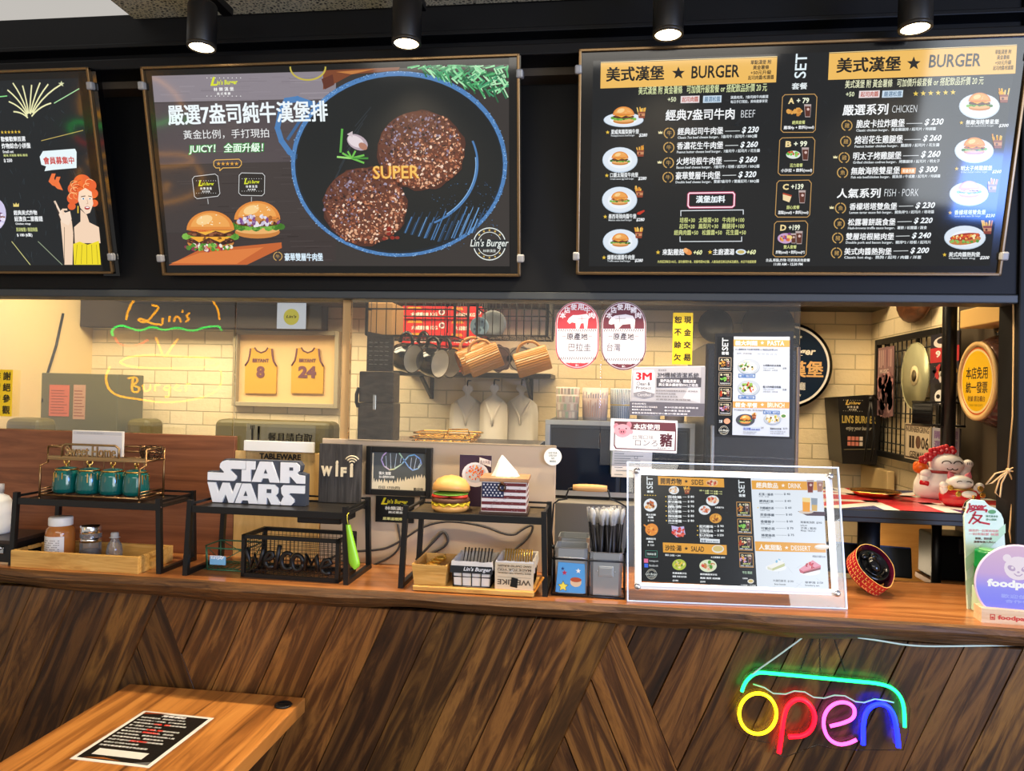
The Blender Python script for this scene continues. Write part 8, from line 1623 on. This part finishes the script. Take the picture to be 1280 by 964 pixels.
for (xc, y0, y1, w, c, arc, animal, origin, lab, nm) in ((721.5, 377, 461.5, 54.5, '#c0404a', '本店使用牛肉', COW, '巴拉圭', 'oval red beef-origin notice with a cow on the glass', 'origin_notice'), (779.5, 377, 463, 56.5, '#6e3440', '本店使用豬肉', PIG, '台灣', 'oval maroon pork-origin notice with a pig on the glass', 'origin_notice')):
    o, p = sheet(nm, lab, 'notice', xc-w/2, xc+w/2, y0, y1, outline=stadium(xc, y0, y1, w))
    p.poly(stadium(xc, y0+.3, y1-.3, w-.6), c, 0); p.poly(stadium(xc, y0+1.6, y1-1.6, w-3.4), '#f0e4e8', 1); p.poly(stadium(xc, y0+2.6, y1-2.6, w-5.2), '#efe9ee', 2)
    top = [q for q in stadium(xc, y0+2.6, y1-2.6, w-5.2) if q[1] < y0+32]; top = [(xc+(w-5.2)/2, y0+34)]+top[:15]+[(xc-(w-5.2)/2, y0+34)]; p.poly(top, c, 3)
    bot = [q for q in stadium(xc, y0+2.6, y1-2.6, w-5.2) if q[1] > y1-11]; 
    if len(bot) > 2: p.poly(bot, c, 3)
    for i, ch in enumerate(arc):
        a = rad(-62+i*24.8); cx_ = xc+20.5*math.sin(a); cy_ = y0+27-20.5*math.cos(a); p.text(ch, cx_-3.6, cx_+3.6, cy_-3.6, cy_+3.6, '#f6eef0', 4, .035)
    p.poly(animal, '#f4eef0', 4); p.line([(animal[2][0]+5, 395), (animal[2][0]+5.5, 403)], .4, c, 5); p.line([(animal[2][0], 399), (animal[3][0], 398)], .4, c, 5)
    for yy in (y0+36, y1-13.5):
        for k in range(18): x = xc-w*.42+k*w*.84/17; p.line([(x-.5, yy+1.4), (x+.7, yy-1.4)], .8, '#4a3a40', 4)
    p.line([(xc-19, y0+43.5), (xc-14, y0+43.5)], .5, '#5a4a4a', 4); p.line([(xc+14, y0+43.5), (xc+19, y0+43.5)], .5, '#5a4a4a', 4)
    p.text('原產地', xc-13, xc+13, y0+39, y0+48, '#3a3034', 4, .01); wo = 11 if len(origin) == 3 else 8; xo = xc+2 if len(origin) == 3 else xc-11
    p.text(origin, xo-wo-2, xo+wo+(4 if len(origin) == 3 else -1), y0+52, y0+62, '#5a5258', 4)
    p.ell(xc-10, y1-9, 1.4, 1.4, '#f6eef0', 4, n=10); p.text('農業部畜牧處', xc-7, xc+10, y1-10.5, y1-7.5, '#f6eef0', 4, .02); p.text('關心', xc-2, xc+2, y1-6, y1-3.6, '#f6eef0', 4, .02)
    p.b.obj('print', M_print, o)
strip('yellow strip with black lettering stuck on the glass right of the pork notice', 840, 865, 391, 455.5, .2690, ('恕不賒欠', '現金交易'))
# grey cleaning-system sign
o, p = sheet('cleaning_sign', 'grey cleaning-system sign with a red logo on the glass', 'notice', 787.5, 881, 457, 521, outline=[(790, 459), (881, 457.5), (879, 521), (787, 519)])
X = lambda u: 680+u/4.382; Y = lambda v: 370+v/4.382; Q = lambda L__: [(X(a), Y(b)) for a, b in L__]
p.poly(Q([(486, 395), (884, 388), (878, 660), (470, 652)]), '#a8a6ac', 0); p.poly(Q([(486, 395), (860, 390), (856, 590), (480, 575)]), '#b9b7bc', 1); p.poly(Q([(760, 560), (820, 450), (856, 470), (856, 588)]), '#cfcdd2', 2); p.poly(Q([(470, 578), (880, 590), (878, 660), (470, 652)]), '#66636c', 2)
p.poly(Q([(490, 410), (600, 405), (606, 420), (606, 540), (548, 560), (490, 535)]), '#f2f0f2', 3); p.poly(Q([(490, 530), (548, 520), (606, 535), (600, 550), (548, 562), (494, 548)]), '#8e8c92', 4)
[p.text('3M', X(504+k), X(588+k), Y(418), Y(460), '#e0202c', 5+i) for i, k in enumerate((-3, 0, 3))]; p.text('Clean &', X(506), X(582), Y(470), Y(489), '#5a585c', 5, .01); p.text('Protect', X(504), X(588), Y(494), Y(511), '#5a585c', 5, .01); p.text('Certified', X(512), X(584), Y(533), Y(549), '#e8e6ea', 6)
p.text('食安管理', X(626), X(670), Y(402), Y(411), '#4a484e', 3); p.text('3M機械清潔系統', X(622), X(848), Y(418), Y(446), '#4a484e', 3, .02)
p.poly(Q([(616, 450), (862, 448), (860, 500), (616, 502)]), '#4f4d54', 3); p.text('我們為您把關，輕鬆清潔', X(636), X(832), Y(456), Y(474), '#f2f0f4', 5, .02); p.text('與企業永續經營ESG之理念', X(628), X(844), Y(477), Y(494), '#f2f0f4', 5, .02)
for i, s_ in enumerate(('使用商用洗碗機專用清潔劑，潔淨餐具', '符合食品安全規範', '環保 低泡沫 易沖洗', '定期檢測水質與設備')): p.text(s_, X(612), X(612+[230, 110, 120, 190][i]), Y(514+i*16), Y(523+i*16), '#4a484e', 5)
for i, (s_, a, b_, y) in enumerate((('好清潔好衛生', 482, 560, 590), ('●通過國際認證之清潔產品', 482, 620, 606), ('●專業人員定期保養', 482, 588, 622), ('●餐具潔淨無殘留好安心', 482, 660, 640), ('●3M抗菌清潔 保障飲食', 660, 846, 610), ('●3M專業 環保永續', 660, 800, 628), ('●3M專業團隊', 660, 786, 645))): p.text(s_, X(a), X(b_), Y(y-5), Y(y+5), '#f2f0f4', 5, .01)
p.b.obj('print', M_print, o)
# pork sign with a pig head
o, p = sheet('pork_sign', 'white and maroon pork sign with a pink pig head on the glass', 'notice', 762.5, 846, 523, 567, outline=[(764, 523), (847, 526), (845.5, 567), (762.5, 563)])
p.poly(Q([(366, 672), (732, 690), (727, 862), (362, 846)]), '#f0eef0', 0)
p.poly(Q([(386, 686), (720, 696), (724, 740), (722, 850), (392, 838), (382, 820)]), '#6e3a42', 1); p.poly(Q([(390, 728), (718, 744), (714, 846), (396, 832), (388, 816)]), '#f4f2f2', 2)
p.text('本店使用', X(492), X(632), Y(700), Y(730), '#f6f0f0', 3, .03); p.text('豬', X(636), X(700), Y(754), Y(824), '#5a2a34', 3, .04); p.text('台灣口味', X(484), X(600), Y(760), Y(784), '#8a8486', 3); p.text('ロンろ', X(498), X(622), Y(788), Y(820), '#6a6468', 3); p.text('農業部關心您', X(620), X(690), Y(830), Y(838), '#6a6468', 3)
for a, b_, r in ((396, 716, 3.6), (466, 708, 3.6)): p.ell(X(a), Y(b_), r*.9, r*1.2, '#d08a98', 3)
p.ell(X(430), Y(738), 10.5, 8.2, '#e8a8b4', 4); p.ell(X(430), Y(744), 4.6, 3.4, '#d88898', 5); p.ell(X(424), Y(744), .8, 1.2, '#5a2a34', 6); p.ell(X(436), Y(744), .8, 1.2, '#5a2a34', 6); p.ell(X(412), Y(728), .9, .9, '#3a2024', 5); p.ell(X(450), Y(727), .9, .9, '#3a2024', 5); p.ell(X(478), Y(744), 2.4, 2.6, '#e8a8b4', 5)
p.b.obj('print', M_print, o)
# receipt paper hanging below and round sticker
o, p = sheet('order_sheet', 'pale printed sheet hanging on the glass below the pork sign', 'notice', 765, 815, 563, 597, Y=.2722-.0025+.0005, outline=[(766, 564), (815.5, 565), (814, 598), (764, 596)])
for i, (a, b_, y) in enumerate(((768, 780, 567), (768, 804, 570), (768, 788, 573), (768, 800, 576), (768, 782, 579), (768, 778, 584), (786, 800, 580), (770, 790, 588), (768, 778, 593))): p.line([(a, y), (b_, y+.4)], .7, '#7a828c', 1)
p.box(793, 570, 797, 574, .5, '#7a828c', 1); p.b.obj('print', M_print, o)
xc, yc, r = 691, 571, 11
m_ = mat('sticker_white', (240, 240, 238), .4)
o, p = sheet('round_sticker', 'small round white sticker on the glass above the straw caddy', 'sticker', xc-r, xc+r, yc-r, yc+r, outline=[(xc+r*math.cos(2*PI*k/32), yc+r*math.sin(2*PI*k/32)) for k in range(32)], m=m_)
for s_, y, w in (('SAVE YOUR', 566, 5.5), ('LOVELY DAY', 569.5, 5), ('NO', 573, 2), ('SMOKING', 576.5, 4)): p.text(s_, xc-w, xc+w, y-1.2, y+1.2, '#6a7a70', 1, .02)
p.b.obj('print', M_print, o)
for nm in (): pass
# pasta menu in a black holder
o, p = sheet('menu_poster', 'white and orange pasta and brunch menu in a black holder on the glass', 'menu', 894, 992, 414, 549, t=.004, outline=[(894, 417), (992, 414), (990, 549), (893, 546)], m=M_blk)
X = lambda u: 870+u/4.19; Y = lambda v: 370+v/4.19; Q = lambda L__: [(X(a), Y(b)) for a, b in L__]
p.poly(Q([(112, 212), (198, 212), (190, 728), (108, 722)]), '#14171c', 0); p.poly(Q([(197, 213), (491, 214), (488, 738), (189, 728)]), '#c6d0de', 0)
p.text('SET', X(136), X(168), Y(220), Y(286), '#e8f0f4', 2, .01, rot=90); p.text('套餐', X(134), X(172), Y(292), Y(308), '#e8f0f4', 2, .02)
for (q, t1, t2_, y) in (([(197, 228), (491, 232), (490, 268), (197, 264)], '義大利麵', 'PASTA', 246), ([(193, 552), (489, 556), (488, 590), (193, 586)], '輕食·早餐', 'BRUNCH', 570)):
    p.poly(Q(q), '#ee9c56', 1); p.text(t1, X(206), X(320), Y(y-12), Y(y+13), '#fdf4ea', 2, .03); p.star(X(347), Y(y), 2.4, '#fdf4ea', 2); p.text(t2_, X(374), X(462), Y(y-11), Y(y+14), '#fdf4ea', 2, .015)
for i in range(4):
    y = 322+i*78; p.box(X(120), Y(y), X(184), Y(y+70), .5, '#c8b49a', 2); p.text('ABCD'[i]+[' +79', ' +99', ' +139', ' +199'][i], X(128), X(172), Y(y+8), Y(y+18), '#eadfb8', 3, .03); bits(p, X(142), Y(y+34), 4, 2.6, [['#e0a24c', '#c98436'], ['#5fae3e', '#8fd060'], ['#f2d9a8', '#b8462a'], ['#c8a0c8', '#d86a3a']][i], 10, 1.6, 3, i); drink(p, X(168), Y(y+34), 4, 3); p.text('經典套餐飲料', X(126), X(178), Y(y+54), Y(y+62), '#eef2f4', 3)
p.text('主廚', X(120), X(138), Y(648), Y(664), '#eef2f4', 2, .02); p.ell(X(162), Y(656), 4, 3.4, '#e8a080', 2); stamp(p, X(146), Y(704), 5.6, 3)
p.text('以上麵類附湯 可加價升級套餐 or 搭配飲品折價 20元', X(206), X(428), Y(274), Y(284), '#4a4a60', 2, .01); p.text('起司 / 奶油白醬', X(214), X(292), Y(296), Y(305), '#6a6a78', 2); p.text('☆☆☆☆☆', X(320), X(428), Y(298), Y(308), '#7a8a9a', 2)
for y, s1, pr, cs in ((372, '火烤雞肉奶油寬麵', '$190', ['#e8d8a8', '#c88a50', '#f4ead0', '#5a8a3a']), (484, '義大利肉醬培根麵', '$180', ['#b83a2a', '#e8d0a0', '#d86a4a', '#8ab050'])):
    plate(p, X(276), Y(y), 14, 10, 1, '#b4bec8', '#98a4b0'); bits(p, X(268), Y(y-6), 9, 6, cs, 30, 1.9, 4, y); p.text(s1, X(350), X(444), Y(y-14), Y(y-3), '#4a505c', 2, .02); p.text('Chicken creamy pasta', X(350), X(410), Y(y+2), Y(y+9), '#6a707c', 2); p.text('洋蔥/起司 · 培根/蛋', X(350), X(428), Y(y+13), Y(y+21), '#6a707c', 2); p.text(pr, X(454), X(474), Y(y+2), Y(y+13), '#4a505c', 2, .02)
    p.box(X(222), Y(y+36), X(310), Y(y+56), .8, '#4a78b8', 3); p.text('加麵 +$20', X(236), X(298), Y(y+41), Y(y+52), '#4a78b8', 3, .02)
p.text('早午餐提供至下午兩點，附沙拉 飲品折價', X(200), X(360), Y(592), Y(601), '#4a4a60', 2)
p.ell(X(258), Y(650), 12, 7.5, '#4a4e58', 2); burger(p, X(258), Y(644), 14, 3); fries(p, X(304), Y(628), 6, 3)
plate(p, X(400), Y(646), 11, 7, 2, '#b4bec8', '#98a4b0'); bits(p, X(398), Y(642), 8, 4.5, ['#5a9a3a', '#e8c070', '#d86a3a', '#f0e8d0'], 26, 1.8, 5, 12); p.ell(X(458), Y(630), 4, 3, '#eee6d8', 2); p.ell(X(458), Y(629), 3, 2, '#5a8a4a', 3); p.box(X(352), Y(600), X(438), Y(620), .8, '#4a78b8', 3); p.text('早午餐 +20', X(362), X(430), Y(605), Y(616), '#4a78b8', 4, .02)
p.rect(X(246), Y(686), X(336), Y(704), '#b8c8ee', 2); p.text('美式早餐 more sauce', X(248), X(334), Y(689), Y(702), '#3a4a9a', 3, .02); p.text('$180', X(340), X(354), Y(686), Y(696), '#4a505c', 3); p.text('雞腿排沙拉早餐', X(388), X(446), Y(690), Y(700), '#4a505c', 3, .02); p.text('$170', X(456), X(478), Y(690), Y(700), '#4a505c', 3)
for a, y, w in ((246, 712, 70), (246, 720, 60), (388, 710, 80), (388, 720, 70)): p.text('煎蛋 德式香腸 生菜', X(a), X(a+w), Y(y-3), Y(y+3), '#6a707c', 3)
f = p.b.obj('print', M_gprint, o)
# ------------------------------------------------------------------ dining table in front
ZTB = .75; a = PZ(152, 862, ZTB); b_ = PZ(372, 880, ZTB); ytb = .044; x0, x1 = a.x-.004, b_.x+.004; yfr = -1.12
o = thing('dining_table', 'warm brown dining table pushed against the counter front', 'table', ((x0+x1)/2, (ytb+yfr)/2, 0)); w = x1-x0; d = ytb-yfr
M_tt = wood('zebra_wood', [(.30, (92, 54, 22)), (.44, (156, 96, 42)), (.58, (200, 130, 60)), (.75, (214, 148, 74))], (16, 1.1, 6), 1.5, .35, bs=.06, dist=.8)
B().box((0, 0, ZTB-.019), (w, d, .038), bev=.003).obj('table_top', M_tt, o)
B().box((0, 0, ZTB-.045), (.30, .5, .014), bev=.002).tube([(0, 0, .02), (0, 0, ZTB-.05)], .035, 20).obj('column', M_blk, o); B().box((0, 0, .012), (.42, .6, .024), bev=.006).obj('base', M_blk, o)
g = PZ(355, 881.5, ZTB); B().lathe([(.020, ZTB), (.022, ZTB+.002), (.020, ZTB+.005), (.016, ZTB+.005), (.015, ZTB+.003), (0, ZTB+.003)], (g.x-o.location.x, g.y-o.location.y-.004, 0), 28).box((g.x-o.location.x, g.y-o.location.y-.004, ZTB+.0035), (.024, .006, .002)).obj('cable_grommet', M_blk, o)
c = [PZ(*q, ZTB) for q in ((87, 949), (186, 960.5), (265, 896), (177, 890))]
p = Print(c[0]+Vector((0, 0, .0004)), c[1]-c[0], c[3]-c[0]); o = thing('table_notice', 'black printed dining notice card with white border lying on the table', 'notice', M=p.frame())
uv = [p.uv(*q) for q in ((87, 949), (186, 960.5), (265, 896), (177, 890))]; Wc = (uv[1][0]+uv[2][0]-uv[3][0]*1)/2; Wc = uv[1][0]; Hc = (uv[2][1]+uv[3][1])/2
B().box((Wc/2, .0, Hc/2), (Wc, .0006, Hc)).obj('card', mat('card_gloss', (236, 232, 222), .25), o)
k = Print((0, 0, 0), (1, 0, 0), (0, 0, 1), S=1.0); k.b = B(); m_ = .05*Wc
k.poly([(m_, m_), (Wc-m_, m_), (Wc-m_, Hc-m_), (m_, Hc-m_)], '#1c1a18', 0)
for q, c_ in (([(.05, .975), (.4, .975), (.05, .93)], '#8a3a18'), ([(.75, .04), (.95, .03), (.95, .09)], '#6a6864'), ([(.1, .05), (.6, .05), (.35, .08)], '#9a5a2a')): k.poly([(Wc*u, Hc*v) for u, v in q], c_, 1)
k.text('用餐須知', Wc*.34, Wc*.66, Hc*.945, Hc*.905, '#f4f2ee', 2, .03)
L_ = ['為提升用餐品質，請您留意以下事項：', '內用低消每人一份餐點，恕不接受外食', '用餐時間為90分鐘，最後點餐時間', '週一至週五 11:00 - 20:30', '本店採先付款後用餐，謝謝您的配合', '餐具及飲用水皆採自助式，請自取', '若有食物過敏，請事先告知服務人員', '請勿攜帶寵物落地，需置於推車內', '本店不提供併桌及分開結帳服務', '收銀台可代為叫計程車', '用餐完畢請攜帶隨身物品離開']
for i, s_ in enumerate(L_):
    y = .865-i*.058; n = [.74, .80, .86, .52, .88, .84, .92, .80, .86, .54, .74][i]; k.text(s_, Wc*.09, Wc*(.09+.84*n), Hc*(y+.012), Hc*(y-.016), '#ece9e2', 2, .012)
    if i in (2, 4, 5, 8): k.text(s_[6:12], Wc*.38, Wc*.60, Hc*(y+.013), Hc*(y-.017), '#e03a2c', 3, .04)
k.poly([(Wc*.16, Hc*.11), (Wc*.80, Hc*.11), (Wc*.80, Hc*.22), (Wc*.16, Hc*.22)], '#e8e2d8', 2)
f = k.b.obj('print', M_gprint, o); f.location = (0, -.0004, 0)
# ------------------------------------------------------------------ open sign on the counter front
YN = .030; xs, ys = 890, 780; N_ = lambda u, v, Y=YN: P(xs+u/4.571, ys+v/4.571, Y)
O_ = N_(520, 740); o = thing('open_sign', 'neon OPEN sign in five colours hanging on the plank front', 'neon sign', O_)
def neon(name, pts, col, es, r=.0040, closed=False, smooth=3):
    q = [N_(*t)-O_ for t in pts]
    for _ in range(smooth):
        n = []; m = len(q)
        for i in range(m if closed else m-1): A, C_ = q[i], q[(i+1) % m]; n += [A*.75+C_*.25, A*.25+C_*.75]
        q = n if closed else [q[0]]+n+[q[-1]]
    mm = mat('neon_'+col.strip('#'), (30, 30, 30), .3, emit=col, es=es); return B().tube(q, r, 10, closed).obj(name, mm, o)
c_ = [(262+108*math.cos(2*PI*k/16), 513+118*math.sin(2*PI*k/16)) for k in range(16)]
t1 = neon('neon_letter', c_, '#ffd010', 6, closed=True, smooth=2); t1['label'] = 'yellow neon letter o'
t1 = neon('neon_letter', [(383, 738), (396, 650), (408, 540), (428, 470), (480, 426), (545, 440), (590, 510), (580, 590), (530, 642), (438, 645)], '#ff0414', 9, .0050); t1['label'] = 'red neon letter p'
t1 = neon('neon_letter', [(675, 585), (750, 568), (812, 540), (818, 480), (770, 446), (700, 452), (645, 505), (634, 580), (660, 655), (720, 692), (780, 684), (826, 662)], '#ff48b8', 5); t1['label'] = 'pink neon letter e'
t1 = neon('neon_letter', [(864, 690), (862, 590), (878, 500), (930, 458), (990, 458), (1035, 505), (1056, 600), (1066, 705)], '#0810ff', 18, .0052); t1['label'] = 'blue neon letter n'
t1 = neon('neon_roof', [(170, 388), (190, 330), (250, 276), (330, 282), (560, 303), (780, 325), (980, 342), (1060, 385), (1098, 460), (1101, 590)], '#14ff68', 6.5); t1['label'] = 'green neon roof line'
pts = [(150, 400), (180, 300), (250, 250), (420, 262), (700, 292), (980, 318), (1090, 380), (1130, 480), (1120, 620), (1090, 720), (840, 720), (700, 715), (600, 690), (420, 760), (350, 740), (330, 680), (220, 660), (130, 590), (120, 480)]
q = [N_(u, v, YN+.011)-O_ for u, v in pts]; B().prism([(t.x, t.z) for t in q], YN+.008-O_.y, YN+.012-O_.y).obj('acrylic_plate', glass('thin_acrylic', (.99, .99, .99), 0.05, .35), o)
b = B(); b.tube([N_(u, v, YN+.004)-O_ for u, v in ((235, 345), (300, 365), (350, 398), (420, 402), (470, 384), (530, 390), (580, 420), (640, 425), (700, 408), (760, 412), (820, 445), (870, 450), (930, 430), (1000, 440), (1040, 450))], .0018, 6); b.obj('joining_wire', mat('pale_wire', (190, 214, 206), .4), o)
lip = ZC-.054
for u0, v0, u1 in ((575, 85, 505), (615, 85, 618), (700, 90, 760)):
    A = N_(u0, v0, YN+.006); C_ = N_(u1, 262 if u1 < 560 else 275, YN+.008); n = 18; b = B(); A.z = min(A.z, lip+.004)
    for i in range(n): q = A.lerp(C_, (i+.5)/n)-O_; e = (C_-A)/n*.62; b.tube([q-e*.5+Vector((.0022 if i % 2 else 0, 0 if i % 2 else .0022, 0)), q+e*.5+Vector((.0022 if i % 2 else 0, 0 if i % 2 else .0022, 0)), q+e*.5-Vector((.0022 if i % 2 else 0, 0 if i % 2 else .0022, 0)), q-e*.5-Vector((.0022 if i % 2 else 0, 0 if i % 2 else .0022, 0))], .0008, 5, True)
    b.obj('hanging_chain', M_blk, o)
M_cbl = mat('clear_cable', (206, 226, 214), .35)
pts = [N_(540, 56, .022), N_(500, 92, .022), N_(450, 128, .022), N_(380, 180, .024), N_(300, 236, .026), N_(225, 290, YN), N_(175, 350, YN)]
B().tube(soft([q-O_ for q in pts]), .0020, 8).obj('power_lead', M_cbl, o)
b = B().tube(soft([P(1072, 797, .020), P(1100, 801, .024), P(1140, 808, .026), P(1200, 808, .024), P(1290, 806, .02)]), .0022, 8)
x_ = b.obj('lighting_cable', M_cbl, origin=P(1100, 801, .024)); tag(x_, 'thin pale cable running under the worktop edge at the right', 'cable')
# ------------------------------------------------------------------ neon burger sign in the shop window behind the viewer
YV, YR = 3.60, -3.0
def V(u, v): q = P(u/4.017, 360+v/4.017, YV); return Vector((q.x, YR, q.z))
O_ = V(760, 340); o = thing('window_neon', 'neon burger sign hanging in the shop window opposite the counter', 'neon sign', O_)
def nv(name, strokes, col, es):
    b = B()
    for st in strokes:
        q = [V(*t)-O_ for t in st]
        for _ in range(2): q = [q[0]]+sum([[q[i]*.75+q[i+1]*.25, q[i]*.25+q[i+1]*.75] for i in range(len(q)-1)], [])+[q[-1]]
        b.tube(q, .0075, 8)
    return b.obj(name, mat('window_neon_'+name, (20, 20, 20), .3, emit=col, es=es), o)
nv('bun_top', [[(630, 160), (640, 110), (680, 40), (780, 0), (900, -10), (1020, 20), (1090, 90), (1100, 160)]], '#ffa818', 12); nv('script_word', [[(760, 85), (800, 95), (770, 130), (730, 175), (690, 165), (700, 150), (760, 180), (810, 185)]], '#ffa818', 12)
for st in ([(815, 150), (812, 180)], [(850, 140), (845, 170)], [(870, 170), (880, 140), (900, 150), (905, 172)], [(915, 110), (912, 125)], [(950, 125), (930, 140), (950, 155), (930, 170)]): nv('script_word', [st], '#ffa818', 12)
nv('lettuce', [[(562, 240), (555, 210), (600, 185), (650, 200), (700, 218), (760, 190), (820, 215), (890, 195), (960, 220), (1030, 195), (1100, 190), (1110, 215)]], '#20ff60', 9); nv('tomato', [[(575, 250), (590, 280), (640, 295), (700, 285), (740, 260)]], '#ff2a20', 7)
nv('cheese', [[(780, 250), (800, 300), (820, 355), (850, 310), (890, 255)]], '#ffa818', 12); nv('patty', [[(600, 370), (640, 345), (760, 335), (900, 345), (1060, 350), (1100, 375), (1060, 400), (760, 405), (640, 395), (600, 375)]], '#ffa818', 12)
nv('bun_bottom', [[(548, 395), (525, 450), (540, 510), (590, 545), (700, 560), (820, 578), (960, 565), (1080, 530), (1120, 460), (1100, 400)]], '#ffa818', 12)
for st in ([(640, 455), (680, 445), (690, 470), (660, 490), (700, 500), (690, 525), (655, 520), (665, 450)], [(715, 485), (720, 520), (750, 515), (752, 485)], [(775, 520), (775, 485), (800, 488)], [(850, 490), (820, 495), (825, 515), (850, 510), (852, 485), (845, 550), (825, 545)], [(870, 505), (900, 490), (880, 485), (872, 515), (905, 515)], [(930, 520), (930, 480), (955, 485)]): nv('script_word', [st], '#ffa818', 12)
